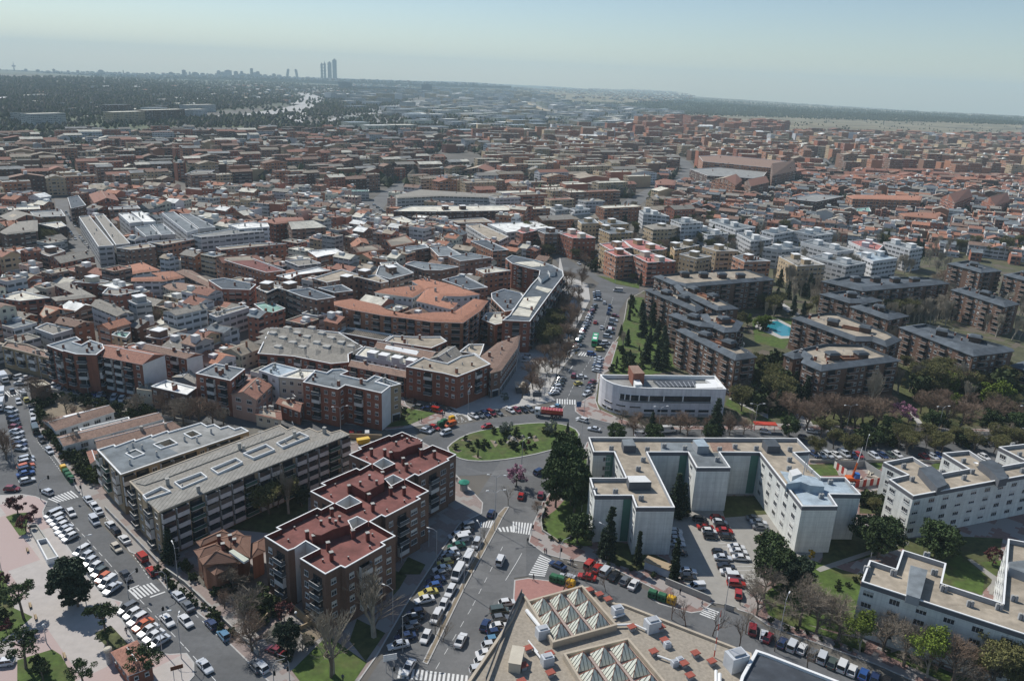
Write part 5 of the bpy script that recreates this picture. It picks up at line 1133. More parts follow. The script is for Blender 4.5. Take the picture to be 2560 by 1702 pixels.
# planting on the roundabout
for pts, code, h in (([(670,640)], 'S', 1.6), ([(535,760)], 'S', 1.8), ([(830,870)], 'Y', 2.6), ([(1120,690),(1140,680)], 'S', 1.3), ([(1520,600)], 'S', 1.5), ([(2030,530)], 'c', 3.6), ([(2095,590)], 'S', 2), ([(1930,660)], 'S', 1.4), ([(1205,570)], 'A', 4.8), ([(1810,540)], 'A', 4.4), ([(1750,450)], 'S', 1.4), ([(1300,740)], 'S', 2.4), ([(1310,640),(1380,610),(1200,660)], 'S', 1.4)):
    for x, y in pts: tree(code, g('R', x, y, .23), h)
scatter('R', [(670,740),(700,660),(900,670),(960,730),(880,790),(720,780)], 20, 'SSS', 1.1, 1.9, False); scatter('R', [(1010,570),(1040,510),(1390,500),(1390,570),(1180,600)], 20, 'S', 1.1, 1.9, False); scatter('R', [(1670,600),(1700,510),(1930,540),(1960,600),(1850,620)], 18, 'S', 1.1, 2.0, False); scatter('R', [(1270,780),(1300,740),(1560,700),(1590,740),(1450,820)], 16, 'SSk', 1.2, 2.2, False)
for pts in ([(595,650),(620,625),(760,640),(700,665)], [(490,780),(530,760),(620,785),(560,812)], [(745,860),(800,840),(885,870),(830,893)], [(1190,680),(1330,575),(1465,605),(1320,710)], [(1870,670),(1930,645),(2000,675),(1930,695)], [(1985,510),(2050,500),(2140,600),(2080,605)], [(990,640),(1060,650),(1100,700),(1060,740)], [(1550,600),(1600,575),(1650,650),(1590,665)]):
    flatp('planting_bed', G('R', pts, .22), .235, DIRT)

ROCK = MB(); RR_ = random.Random(3)
for (z0, r0_), (z1, r1_) in (((0, .9), (.5, .75)), ((.5, .75), (.9, .3)), ((.9, .3), (1.0, 0))):
    for i in range(7):
        f = lambda a, r_: (r_*(1+.25*math.sin(a*3.1))*math.cos(a), r_*(1+.2*math.cos(a*2.3))*math.sin(a)*.7)
        a0, a1 = i*6.283/7, (i+1)*6.283/7; p, q, u_, v_ = f(a0, r0_), f(a1 if i < 6 else 0, r0_), f(a1 if i < 6 else 0, r1_), f(a0, r1_); ROCK.face([(*p, z0), (*q, z0), (*u_, z1), (*v_, z1)])
ROCK = ROCK.mesh('rock', mat('pale_rock', (.36,.33,.28), var=.3))
for x, y, s_ in ((1260,620,1.2),(1300,650,1.5),(1350,690,1),(1400,610,.9),(1240,690,1.1),(1430,600,.8),(1290,700,.8),(1600,610,.7),(1060,680,.7)):
    o = link('garden_rock', ROCK, None, g('R', x, y, .2), x, s_); tag(o, 'pale garden rock', 'rock', 'rocks of the roundabout garden')
scatter('K', [(0,480),(1500,470),(1500,850),(1180,960),(900,700),(700,560),(0,640)], 60, 'VWBgc', 8, 12); scatter('K', [(1400,470),(2356,500),(2356,800),(1500,800)], 90, 'VVWgc', 8, 12); scatter('L', [(0,480),(1450,560),(1400,840),(500,860),(0,860)], 100, 'VVWc', 8, 12); scatter('K', [(780,230),(1500,240),(2356,330),(2356,470),(900,420)], 60, 'VWgc', 7, 10)
scatter('J', [(1240,200),(2300,200),(2300,240),(1240,240)], 24, 'WW', 6, 9); scatter('J', [(1500,380),(1900,400),(1900,460),(1500,440)], 16, 'WcB', 6, 9); scatter('I', [(0,500),(500,440),(620,560),(640,640),(330,640),(30,700)], 40, 'WgBc', 8, 12); scatter('I', [(1380,1280),(1520,1200),(1500,1350),(1300,1330)], 8, 'Wg', 5, 8); scatter('D', [(1200,100),(2356,200),(2356,700),(1300,560)], 40, 'WWVgFS', 4, 13)
scatter('C', [(1960,480),(2300,480),(2356,640),(2100,600)], 10, 'Scg', 3, 9); scatter('D', [(0,420),(200,300),(330,450),(240,640),(0,600)], 14, 'cWS', 4, 12)

scatter('L', [(-150,1100),(480,1240),(230,1300),(-100,1290)], 14, 'VWc', 7, 11); scatter('L', [(620,1130),(1300,1230),(1300,1330),(900,1300)], 26, 'VVW', 8, 12); scatter('D', [(-200,300),(160,300),(160,560),(-200,480)], 14, 'cWS', 5, 12); scatter('K', [(1900,1400),(2356,1250),(2356,1420),(2100,1480)], 8, 'WSF', 3, 8); scatter('L', [(1250,1280),(1700,1300),(1700,1350),(1300,1330)], 14, 'V', 9, 12); scatter('L', [(1650,900),(1750,960),(1680,1200),(1320,1230),(1300,1040)], 24, 'VVg', 8, 12)
# ------------------------------------------------------------------ vehicles
PC = dict(w=((.62,.62,.61),'white'), s=((.5,.52,.54),'silver'), g=((.13,.14,.15),'dark grey'), k=((.018,.018,.02),'black'), r=((.36,.025,.018),'red'), m=((.2,.02,.025),'maroon'), b=((.03,.08,.24),'blue'),
          n=((.02,.035,.09),'navy'), y=((.48,.4,.09),'yellow'), o=((.55,.12,.03),'orange'), G=((.02,.1,.06),'green'), d=((.07,.09,.08),'dark green'), c=((.5,.44,.34),'beige'), t=((.09,.2,.3),'teal blue'))
PAINTS = {}
for kk, (c_, nm_) in PC.items():
    m = mat('car_paint_'+nm_.replace(' ', '_'), c_, rough=.22, spec=.6, var=.02); m.node_tree.nodes['Principled BSDF'].inputs['Coat Weight'].default_value = .6; PAINTS[kk] = m
CG = mat('car_glass', (.012,.014,.017), rough=.08, spec=.7, var=0); LAMPW = mat('headlight_lens', (.6,.6,.58), rough=.15); LAMPR = mat('tail_light_lens', (.35,.02,.01), rough=.2); RIMM = mat('wheel_rim', (.4,.4,.41), rough=.35, metal=.5)
def loft(mb, st, m=0):
    """st = list of (x, [(y,z)...] half section from bottom to top); mirrored and skinned"""
    rings = [[(x, y, z) for y, z in s]+[(x, -y, z) for y, z in s[::-1]] for x, s in st]
    for a, b in zip(rings, rings[1:]):
        n = len(a)
        for i in range(n):
            j = (i+1) % n; mb.face([a[i], b[i], b[j], a[j]], m)
    mb.face(rings[0], m); mb.face(rings[-1][::-1], m)
def car_meshes(kind):
    # L, W, H, bonnet line, belt line, station positions: nose, bonnet end, roof front, roof rear, boot start, tail
    D = dict(hatch=(3.9,1.68,1.45,.78,.92,(-.5,-.26,-.08,.34,.47,.5)), sedan=(4.45,1.74,1.42,.78,.92,(-.5,-.24,-.08,.2,.36,.5)), mpv=(4.2,1.75,1.68,.85,1.0,(-.5,-.33,-.16,.4,.48,.5)),
             estate=(4.5,1.74,1.47,.78,.93,(-.5,-.25,-.09,.38,.48,.5)), van=(4.2,1.72,1.85,.9,1.05,(-.5,-.33,-.18,.47,.49,.5)), bigvan=(5.4,1.95,2.3,1.0,1.2,(-.5,-.4,-.28,.48,.495,.5)))[kind]
    L, W, H, bz, bl, X = D; xs = [x*L for x in X]; w = W/2
    b = MB()
    def sec(z, k=1.): return [(w*.9*k, .28), (w*k, .42), (w*k, z-.12), (w*.9*k, z)]
    tail = bl-.04 if kind in ('hatch', 'mpv', 'estate', 'van', 'bigvan') else bl-.02
    loft(b, [(xs[0], sec(bz-.2, .86)), (xs[0]+.12, sec(bz-.09, .95)), (xs[1], sec(bz+.06)), (xs[1]+.1, sec(bl)), (xs[4]-.05, sec(bl)), (xs[5]-.12, sec(tail, .97)), (xs[5], sec(tail-.12, .9))])
    g0, g1, g2, g3 = xs[1], xs[2], xs[3], xs[4]; rw = w*.76; hw = w*.88
    zb = bl-.02; zt = H-.05
    if kind in ('van', 'bigvan'): rw = w*.86
    # roof panel and pillars in body colour
    b.face([(g1,-rw,H),(g2,-rw,H),(g2,rw,H),(g1,rw,H)]); 
    for s in (-1, 1):
        q = [(g1, s*rw, H), (g2, s*rw, H), (g2+.03, s*(rw+.04), zt-.03), (g1-.03, s*(rw+.04), zt-.03)]; b.face(q if s < 0 else q[::-1]) ; b.face(q[::-1] if s < 0 else q)
        for xa, xb in ((g1, g0), (g2, g3), ((g1+g2)/2, (g1+g2)/2)):
            b.tube((xa, s*rw, H-.04), (xb, s*hw, zb), .045, .05, 4)
    if kind in ('van', 'bigvan'):   # closed cargo sides
        xm = g1+(g2-g1)*(.28 if kind == 'van' else .2)
        for s in (-1, 1):
            q = [(xm, s*(rw+.02), H-.02), (g2, s*(rw+.02), H-.02), (g3, s*(hw+.02), zb), (xm, s*(hw+.02), zb)]; b.face(q); b.face(q[::-1])
    b.face([(g2, -rw, H), (g2, rw, H), (g3, hw, zb+.35), (g3, -hw, zb+.35)][::-1]) if kind == 'bigvan' else None
    ws, rw_, sd = MB(), MB(), MB()
    ws.face([(g0, -hw, zb), (g1, -rw, zt), (g1, rw, zt), (g0, hw, zb)][::-1])
    rw_.face([(g3, -hw, zb), (g3, hw, zb), (g2, rw, zt), (g2, -rw, zt)])
    for s in (-1, 1):
        q = [(g0+.02, s*hw, zb), (g3-.02, s*hw, zb), (g2, s*rw, zt), (g1, s*rw, zt)]; sd.face(q if s < 0 else q[::-1])
    wh = MB(); wh.ring([(-.1, .01), (-.1, .2), (-.1, .31), (.1, .31), (.1, .0)], 12); wh.m = [1 if i < 12 else 0 for i in range(len(wh.f))]
    wh.v = [(x, z, y) for x, y, z in wh.v]
    hl = MB(); hl.box(0, 0, 0, .1, .32, .13); tl = MB(); tl.box(0, 0, 0, .08, .2, .2)
    one = MB()    # everything in one mesh for the cars that show only a few pixels
    for src, mi in ((b, 0), (ws, 1), (rw_, 1), (sd, 1)):
        for f in src.f: one.face([src.v[i] for i in f], mi)
    for x in (-L*.31, L*.31): one.box(x, 0, 0, .6, W*.97, .6, 0, 2)
    return dict(L=L, W=W, bl=bl, bz=bz, body=b.mesh('body', PAINTS['w']), windscreen=ws.mesh('windscreen', CG), rear_window=rw_.mesh('rear_window', CG), side_windows=sd.mesh('side_window', CG),
                wheel=wh.mesh('wheel', [BLACK, RIMM]), headlight=hl.mesh('headlight', LAMPW), tail_light=tl.mesh('tail_light', LAMPR), one=one.mesh('car', [PAINTS['w'], CG, BLACK]))
CARS = {k: car_meshes(k) for k in ('hatch', 'sedan', 'mpv', 'estate', 'van', 'bigvan')}
KN = dict(hatch='hatchback', sedan='saloon', mpv='people carrier', estate='estate car', van='small van', bigvan='tall van')
CR = random.Random(5); NCAR = 0
def car(k, x, y, c, head, kind=None, where='', z=.085, group=None):
    """head = two picture points giving the direction from tail to nose"""
    global NCAR
    p = g(k, x, y, z+.5); p.z = z; a, b = (g(k, *q, z) for q in head)
    ang = math.atan2(b.y-a.y, b.x-a.x)+math.pi+CR.uniform(-.03, .03)
    kind = kind or CR.choice(('hatch', 'hatch', 'sedan', 'sedan', 'estate', 'mpv'))
    D = CARS[kind]; nm = {'van': 'parked_van', 'bigvan': 'parked_van'}.get(kind, 'parked_car'); cat = 'van' if 'van' in kind else 'car'
    lb = PC[c][1]+' '+KN[kind]+(' '+where if where else '')
    group = group or ('vans on the streets' if 'van' in kind else 'cars on the streets')
    NCAR += 1
    if (p-CAM).length > 330:
        o = link(nm, D['one'], None, p, ang); o.material_slots[0].link = 'OBJECT'; o.material_slots[0].material = PAINTS[c]; return tag(o, lb, cat, group)
    t = thing(nm, lb, cat, p, ang, group)
    o = link('body', D['body'], t); o.material_slots[0].link = 'OBJECT'; o.material_slots[0].material = PAINTS[c]
    for n_ in ('windscreen', 'rear_window'): link(n_, D[n_], t)
    link('side_window', D['side_windows'], t)
    for sx in (-.31, .31):
        for sy in (-1, 1): link('wheel', D['wheel'], t, (sx*D['L'], sy*(D['W']/2-.1), .31), 0 if sy < 0 else math.pi)
    for sy in (-1, 1):
        link('headlight', D['headlight'], t, (-D['L']/2+.03, sy*D['W']*.33, D['bz']-.3)); link('tail_light', D['tail_light'], t, (D['L']/2-.03, sy*D['W']*.38, D['bl']-.35))
    return t
def row(k, a, b, cols, head, where='', kinds=None, z=.085):
    n = len(cols)
    for i, c in enumerate(cols):
        t = i/max(1, n-1); kd = None
        if kinds and kinds[i] != '.': kd = dict(v='van', V='bigvan', m='mpv', h='hatch', s='sedan', e='estate')[kinds[i]]
        if c == ' ': continue
        car(k, a[0]+(b[0]-a[0])*t+CR.uniform(-3, 3), a[1]+(b[1]-a[1])*t, c, head, kd, where, z)
hd = ((560,15),(430,75))
row('E', (485,35), (645,245), 'swswsww', hd, 'in slanting bays by the stairwell'); row('A', (520,1545), (520,1545), 's', ((580,1520),(450,1570)), '')
row('E', (755,370), (1035,715), 'wsswdows', ((840,320),(690,410)), 'in slanting bays beside the dark cedar', 'm.....v.')
row('E', (1175,895), (1465,1205), 'gwwowws', ((1260,850),(1100,940)), 'in slanting bays above the plaza hut', 'e......')
al = ((1395,555),(1015,130))
for x, y, c, kd in ((1015,130,'w','hatch'),(1065,185,'k','hatch'),(1145,265,'w','sedan'),(1305,430,'r','van'),(1395,555,'r','hatch'),(1640,785,'s','sedan'),(1725,875,'g','sedan'),(1945,1045,'n','hatch'),(2060,1145,'t','hatch')): car('E', x, y, c, al, kd, 'along the kerb')
for x, y, c, kd in ((655,20,'w','hatch'),(870,95,'s','van'),(1070,340,'c','hatch'),(1160,600,'k','sedan'),(1540,1010,'w','sedan'),(1710,1015,'w','sedan'),(1885,1430,'s','sedan')): car('E', x, y, c, al[::-1], kd, 'driving on the avenue')
car('E', 2350, 1430, 'g', al, 'hatch', 'along the kerb'); car('F', 40, 1430, 's', ((110,1500),(-10,1390)), 'estate', 'along the kerb'); car('F', 180, 1285, 'm', ((250,1310),(110,1250)), 'sedan', 'in the garden drive'); car('E', 30, 1400, 's', ((80,1400),(0,1410)), 'hatch', 'by the lawn')
row('A', (815,1430), (905,1535), 'sws', ((900,1535),(815,1430)), 'at the kerb by the tan block')
for x, y, c, hh in ((110,430,'g',((140,500),(100,400))),(170,530,'s',((150,490),(180,570))),(385,880,'k',((330,830),(400,920))),(455,980,'s',((410,940),(480,1010))),(435,1360,'s',((500,1390),(380,1340))),(110,1330,'m',((50,1330),(180,1330))),(250,1255,'w',((180,1280),(300,1250)))): car('A', x, y, c, hh, 'hatch', 'at the left junction')
row('A', (245,1055), (235,1190), 'ssonb', ((180,1080),(300,1050)), 'in slanting bays at the left junction', z=.14)
row('A', (105,610), (190,960), 'wgnkmsgsns', ((60,610),(150,620)), 'in shade along the left edge'); row('A', (290,580), (318,745), 'kswsg', ((310,720),(290,580)), 'under the hedge wall')
car('A', 325, 790, 'd', ((330,830),(300,740)), 'bigvan', 'under the hedge wall'); car('A', 243, 512, 'y', ((255,540),(230,480)), 'hatch', 'at the road fork'); car('A', 213, 468, 'w', ((230,510),(195,440)), 'bigvan', 'at the road fork')
row('A', (120,298), (240,310), 'ksw', ((110,310),(180,290)), 'below the ochre row'); car('A', 190, 360, 'w', ((150,360),(230,360)), 'sedan', 'below the ochre row'); row('A', (495,380), (545,392), 'ww', ((520,360),(500,400)), 'below the tall brick block')
row('A', (615,405), (740,432), 'gkgk', ((640,395),(610,425)), 'below the tall brick block'); row('A', (875,455), (965,480), 'bsk', ((900,445),(870,475)), 'below the tall brick block'); row('A', (1050,495), (1185,518), 'sws', ((1060,475),(1040,510)), 'below the white end wall')
row('B', (880,825), (1025,828), 'mmw', ((950,860),(950,790)), 'behind the tan block end'); row('B', (1485,575), (1570,595), 'gn', ((1600,600),(1450,570)), 'below the sand roofed corner block'); car('B', 1665, 612, 'r', ((1600,590),(1720,620)), 'van', 'below the sand roofed corner block')
car('B', 1650, 562, 'g', ((1600,550),(1700,575)), 'hatch', 'in shade of the corner block'); car('B', 1425, 520, 'k', ((1450,530),(1380,510)), 'hatch', 'in shade of the corner block')
row('R', (770,315), (1090,270), 'wgnmg', ((720,290),(820,340)), 'in bays north of the roundabout', 's....'); row('R', (1260,245), (1520,225), 'wmkg', ((1220,220),(1310,270)), 'in bays north of the roundabout')
car('R', 130, 520, 's', ((60,515),(200,545)), 'hatch', 'west of the roundabout'); car('R', 170, 495, 'g', ((110,490),(230,515)), 'hatch', 'west of the roundabout'); car('R', 245, 475, 'r', ((190,455),(310,490)), 'hatch', 'west of the roundabout'); car('R', 460, 440, 'o', ((540,410),(390,460)), 'van', 'west of the roundabout'); car('R', 400, 545, 's', ((470,520),(320,570)), 'mpv', 'driving west of the roundabout')
car('R', 950, 460, 'r', ((1030,455),(880,480)), 'hatch', 'driving round the roundabout'); car('R', 1650, 1070, 'n', ((1600,1100),(1710,1040)), 'mpv', 'leaving the roundabout'); car('R', 2225, 370, 'w', ((2290,390),(2150,350)), 'estate', 'entering the roundabout'); car('R', 2130, 760, 'w', ((2110,740),(2150,800)), 'van', 'beside the round topped pines')
car('C', 420, 572, 't', ((390,600),(440,550)), 'hatch', 'behind the red truck'); car('C', 380, 590, 'w', ((350,600),(410,580)), 'hatch', 'behind the red truck'); car('C', 755, 782, 's', ((800,790),(710,775)), 'sedan', 'waiting at the east road'); car('C', 85, 1395, 'r', ((75,1440),(100,1350)), 'hatch', 'driving away from the roundabout'); car('C', 265, 1385, 'm', ((255,1430),(280,1340)), 'hatch', 'by the paved edge')
car('C', 1430, 795, 'w', ((1360,800),(1500,790)), 'bigvan', 'beyond the comb shaped estate'); car('C', 1185, 835, 'w', ((1150,840),(1230,830)), 'van', 'beyond the comb shaped estate'); car('C', 568, 292, 'm', ((560,320),(580,270)), 'mpv', 'on the north avenue'); car('C', 640, 300, 'w', ((610,300),(680,300)), 'sedan', 'on the north avenue'); car('C', 612, 362, 'y', ((590,370),(640,360)), 'hatch', 'on the north avenue'); car('C', 730, 92, 'b', ((700,90),(760,95)), 'mpv', 'on the north avenue')
row('C', (735,350), (685,455), 'mkgs', ((770,340),(660,390)), 'beside the curved office'); row('C', (450,325), (385,447), 'gkdsss', ((490,320),(340,350)), 'in bays of the old town plaza'); row('C', (800,132), (775,245), 'sssnss', ((830,150),(750,130)), 'in bays by the estate garden')
row('C', (600,15), (575,45), 'ws', ((640,10),(540,30)), 'in bays of the north avenue'); car('C', 130, 110, 's', ((160,115),(100,105)), 'hatch', 'in the old town side street'); car('C', 125, 152, 'w', ((170,155),(90,150)), 'van', 'in the old town side street')
row('K', (780,1035), (788,1100), 'sgns', ((820,1045),(740,1040)), 'in bays of the north avenue'); row('K', (755,1165), (575,1545), 'gkmnsgwsgnrwsgnrs', ((790,1160),(700,1180)), 'in bays of the north avenue'); row('K', (950,1250), (880,1440), 'msgmgs', ((920,1250),(990,1260)), 'in bays by the hedge'); row('K', (860,1500), (810,1560), 'wgy', ((820,1510),(900,1510)), 'in bays by the hedge')
for x, y, c, kd in ((850,1130,'s','hatch'),(900,1160,'n','hatch'),(895,1190,'b','hatch'),(885,1225,'n','sedan'),(767,1310,'r','sedan'),(825,1357,'s','sedan')): car('K', x, y, c, ((840,1350),(880,1150)), kd, 'driving on the north avenue')
car('K', 975, 1020, 'w', ((1040,1030),(920,1020)), 'bigvan', 'turning at the avenue end'); car('K', 900, 1390, 'w', ((890,1430),(910,1350)), 'bigvan', 'in bays by the hedge')
hs = ((1630,800),(1470,835))
for x, y, c, kd in ((1935,150,'g','van'),(1925,185,'g','hatch'),(1910,235,'w','mpv'),(1880,268,'w','van'),(1835,230,'s','hatch'),(1845,325,'G','sedan'),(1800,378,'s','hatch'),(1790,408,'s','sedan'),(1760,440,'k','hatch'),(1740,478,'y','hatch'),(1710,537,'w','sedan'),(1690,585,'g','hatch'),(1655,640,'n','sedan'),(1630,695,'b','hatch'),(1585,755,'y','sedan'),(1550,820,'w','sedan'),(1470,940,'n','hatch'),(1445,990,'k','sedan'),(1430,1060,'g','hatch'),(1390,1105,'k','hatch'),(1375,1160,'n','sedan'),(1310,1238,'s','sedan')): car('F', x, y, c, hs, kd, 'in bays beside the maroon roofed block')
ha = ((1950,455),(1565,1155))
for x, y, c, kd in ((2030,305,'s','mpv'),(1950,458,'w','bigvan'),(1860,580,'w','bigvan'),(1790,738,'w','estate'),(1725,865,'w','hatch'),(1660,975,'w','mpv'),(1565,1158,'w','hatch'),(1405,1440,'w','sedan')): car('F', x, y, c, ha, kd, 'double parked along the median')
for x, y, c, kd in ((2250,460,'w','van'),(2110,1050,'n','hatch'),(1885,1190,'w','sedan'),(2165,25,'n','hatch')): car('F', x, y, c, ha[::-1], kd, 'driving on the south avenue')
for x, y, c, kd in ((2310,848,'w','hatch'),(2240,925,'d','van'),(2250,990,'g','hatch'),(2235,1065,'w','sedan'),(2210,1122,'n','hatch'),(2190,1188,'t','hatch'),(2160,1238,'s','hatch'),(2120,1315,'w','sedan'),(2095,1385,'w','hatch'),(2060,1465,'s','mpv')): car('F', x, y, c, ((2165,1085),(2295,1065)), kd, 'in bays at the market side')
car('G', 420, 503, 'n', ((497,540),(345,470)), 'sedan', 'crossing the zebra'); car('G', 690, 608, 'r', ((760,620),(610,585)), 'sedan', 'driving in the market street'); car('G', 515, 620, 's', ((570,640),(460,600)), 'estate', 'behind the recycling bins')
for x, y, c, kd in ((715,500,'r','van'),(785,530,'r','hatch'),(862,560,'s','van'),(942,600,'k','sedan'),(1040,642,'g','hatch'),(1120,678,'w','sedan')): car('G', x, y, c, ((1095,710),(1150,635)), kd, 'nosed to the estate pavement')
hc = ((1860,430),(2020,440))
for x, y, c, kd in ((1730,78,'k','hatch'),(1890,68,'r','hatch'),(1915,107,'s','hatch'),(1935,142,'k','hatch'),(1780,150,'r','sedan'),(1815,190,'w','hatch'),(1955,187,'r','sedan'),(1830,237,'k','hatch'),(1980,240,'k','hatch'),(2230,72,'g','sedan'),(2270,108,'s','sedan'),(2290,152,'g','sedan'),(2335,262,'m','hatch'),(2065,337,'w','sedan'),(2085,378,'w','sedan'),(2110,435,'w','sedan'),(1910,385,'k','hatch'),(1940,433,'s','sedan'),(1970,512,'k','sedan'),(2000,567,'w','sedan'),(2050,612,'w','van'),(2065,672,'r','estate'),(1615,558,'s','sedan'),(1625,612,'k','hatch'),(1500,190,'w','hatch'),(1500,225,'s','hatch'),(1505,262,'s','sedan'),(1515,305,'s','sedan'),(1545,390,'k','hatch')): car('G', x, y, c, hc, kd, 'in the estate car park', .16)
car('G', 1695, 705, 'w', ((1770,710),(1610,720)), 'van', 'at the car park gate', .16); car('G', 2085, 765, 'r', ((2085,800),(2090,720)), 'hatch', 'at the car park corner', .16)
car('H', 60, 355, 'w', ((120,380),(10,340)), 'sedan', 'below the estate wing', .16); car('H', 10, 262, 'g', ((50,270),(-30,260)), 'hatch', 'below the estate wing', .16)
hr = ((500,1390),(540,1300))
car('G', 2215, 1090, 'm', hr, 'mpv', 'parked at the street corner'); car('G', 2320, 1150, 's', hr, 'hatch', 'parked at the street corner')
for x, y, c, kd in ((0,1165,'m','hatch'),(130,1215,'n','hatch'),(225,1243,'s','van'),(315,1268,'w','hatch'),(410,1315,'g','hatch'),(500,1350,'s','van'),(590,1400,'d','hatch'),(685,1428,'w','van'),(775,1468,'w','hatch'),(880,1505,'b','hatch'),(985,1540,'n','hatch'),(1090,1575,'k','hatch')): car('H', x, y, c, hr, kd, 'along the red and grey pavement')
hh = ((450,985),(530,1040))
for x, y, c, kd in ((425,1012,'n','hatch'),(490,1017,'s','hatch'),(550,1015,'s','estate'),(625,1018,'w','sedan'),(705,1012,'s','van'),(780,1025,'n','hatch'),(835,1022,'r','hatch'),(980,1027,'s','estate'),(1060,1027,'n','hatch'),(1130,1022,'d','hatch'),(1190,1014,'w','hatch'),(1440,1038,'m','hatch'),(1520,1033,'s','hatch'),(1575,1027,'b','hatch'),(1990,1037,'w','hatch')): car('D', x, y, c, hh, kd, 'in bays of the wide east road')
for x, y, c, kd in ((405,803,'w','hatch'),(600,808,'w','sedan'),(660,818,'n','hatch'),(1000,828,'s','hatch'),(1200,822,'w','hatch'),(1700,828,'s','hatch'),(2150,832,'s','hatch'),(1085,862,'s','sedan'),(1730,862,'w','hatch'),(330,860,'g','hatch')): car('D', x, y, c, ((600,800),(680,812)), kd, 'on the far side of the east road')
car('D', 920, 1398, 's', ((880,1375),(960,1415)), 'estate', 'behind the building site', .16); car('C', 2330, 805, 'w', ((2290,800),(2360,810)), 'hatch', 'under the red canopy')
row('I', (735,525), (890,700), 'ssgswnwswn', ((730,500),(790,570)), 'parked along the white stepped row'); row('I', (650,490), (690,540), 'ngs', ((640,480),(700,560)), 'opposite the white stepped row'); row('I', (610,300), (690,420), 'gsknsw', ((610,300),(680,420)), 'far up the straight left street')
row('J', (1090,230), (1180,300), 'sgwk', ((1080,240),(1140,240)), 'at the distant junction'); row('K', (690,45), (900,90), 'wswsgws', ((700,40),(720,60)), 'in the far parking strip'); row('I', (60,715), (310,725), 'sgyswk', ((60,715),(90,730)), 'below the dark gabled block'); row('K', (700,690), (790,700), 'sgrsw', ((690,690),(720,710)), 'below the pink roofed pair'); row('K', (620,770), (770,775), 'skwr', ((620,770),(650,790)), 'below the pink roofed pair')
# red tanker truck on the roundabout, green bus, delivery trucks
def wheels(t, L, W, xs, r=.5):
    mb = MB(); mb.ring([(-.14, .01), (-.14, r*.6), (-.14, r), (.14, r), (.14, .0)], 14); mb.m = [1 if i < 14 else 0 for i in range(len(mb.f))]; mb.v = [(x, z, y) for x, y, z in mb.v]; me = mb.mesh('wheel', [BLACK, RIMM])
    for x in xs:
        for s in (-1, 1): link('wheel', me, t, (x, s*(W/2-.15), r), 0 if s < 0 else math.pi)
def heading(k, a, b): a, b = g(k, *a), g(k, *b); return math.atan2(b.y-a.y, b.x-a.x)
ang = heading('R', (1940,330), (1600,300))+math.pi
p = g('R', 1780, 330, .09); t = thing('tanker_truck', 'red bodied tipper truck with white cab driving round the roundabout', 'truck', p, ang, auto=False)
mb = MB(); mb.box(-4.0, 0, .9, 1.9, 2.4, 2.1, 0, 0, taper=.06); mb.build('cab', PAINTS['w'], t)
mb = MB(); mb.box(-4.97, 0, 1.9, .06, 2.1, .85, 0, 0); mb.build('windscreen', CG, t); mb = MB(); mb.box(-4.1, 0, 1.9, .9, 2.44, .75, 0, 0); mb.build('side_window', CG, t)
mb = MB(); mb.box(.3, 0, .75, 9.2, .9, .35, 0, 0); mb.build('chassis', RIM['dark'], t)
mb = MB(); loft(mb, [(-2.7, [(.6,1.2),(1.2,1.9),(1.2,3.0)]), (4.8, [(.6,1.2),(1.2,1.9),(1.2,3.0)])]); mb.build('tipper_body', PAINTS['r'], t)
rib = MB(); rib.box(0, 0, 2.9, .14, 2.5, .22); rib = rib.mesh('hoop', mat('tarpaulin_pale_red', (.55,.25,.2)))
for i in range(8): link('hoop', rib, t, (-2.4+i, 0, 0))
mb = MB(); mb.tube((-2.95,-1.1,1.0), (-2.95,1.1,1.0), .35, .35, 10); mb.build('fuel_tank', STEEL, t); wheels(t, 9.6, 2.5, (-4.0, 1.0, 2.4, 3.8))
ang = heading('K', (760,1540), (785,1425))+math.pi
p = g('K', 762, 1500, .09); t = thing('city_bus', 'green city bus driving up the north avenue', 'bus', p, ang, auto=False)
GB = mat('bus_green', (.02,.3,.11), rough=.3, spec=.5, var=.03); mb = MB(); mb.box(0, 0, .35, 11.5, 2.5, 2.65, 0, 0, taper=.015); mb.build('body', GB, t)
for s in (-1, 1): mb = MB(); mb.box(0, s*1.25, 1.35, 10.6, .06, 1.0); mb.build('side_window', CG, t)
mb = MB(); mb.box(-5.74, 0, 1.2, .06, 2.2, 1.4); mb.build('windscreen', CG, t); mb = MB(); mb.box(5.74, 0, 1.6, .06, 2.0, .9); mb.build('rear_window', CG, t)
mb = MB(); mb.box(2.5, 0, 3.0, 3.0, 1.7, .25); mb.box(-2.5, 0, 3.0, 1.6, 1.5, .2); mb.build('roof_unit', TRIM, t); wheels(t, 11.5, 2.5, (-3.3, 3.0))
def boxtruck(k, pt, hd_, label, body='w'):
    ang = heading(k, *hd_)+math.pi; p = g(k, *pt, .09); t = thing('box_truck', label, 'truck', p, ang, auto=False)
    mb = MB(); mb.box(-2.7, 0, .6, 1.6, 2.1, 1.6, 0, 0, taper=.08); mb.build('cab', PAINTS['w'], t); mb = MB(); mb.box(-3.5, 0, 1.35, .06, 1.8, .7); mb.build('windscreen', CG, t)
    mb = MB(); mb.box(.7, 0, .8, 5.0, 2.3, 2.2); mb.build('cargo_box', PAINTS[body], t); wheels(t, 7, 2.3, (-2.6, 1.9), .42)
boxtruck('A', (35,340), ((0,300),(70,380)), 'white box truck at the top left of the avenue'); boxtruck('A', (5,590), ((20,540),(-10,640)), 'white box truck cut by the left edge'); boxtruck('A', (12,490), ((20,440),(10,540)), 'white coach like truck at the left edge')
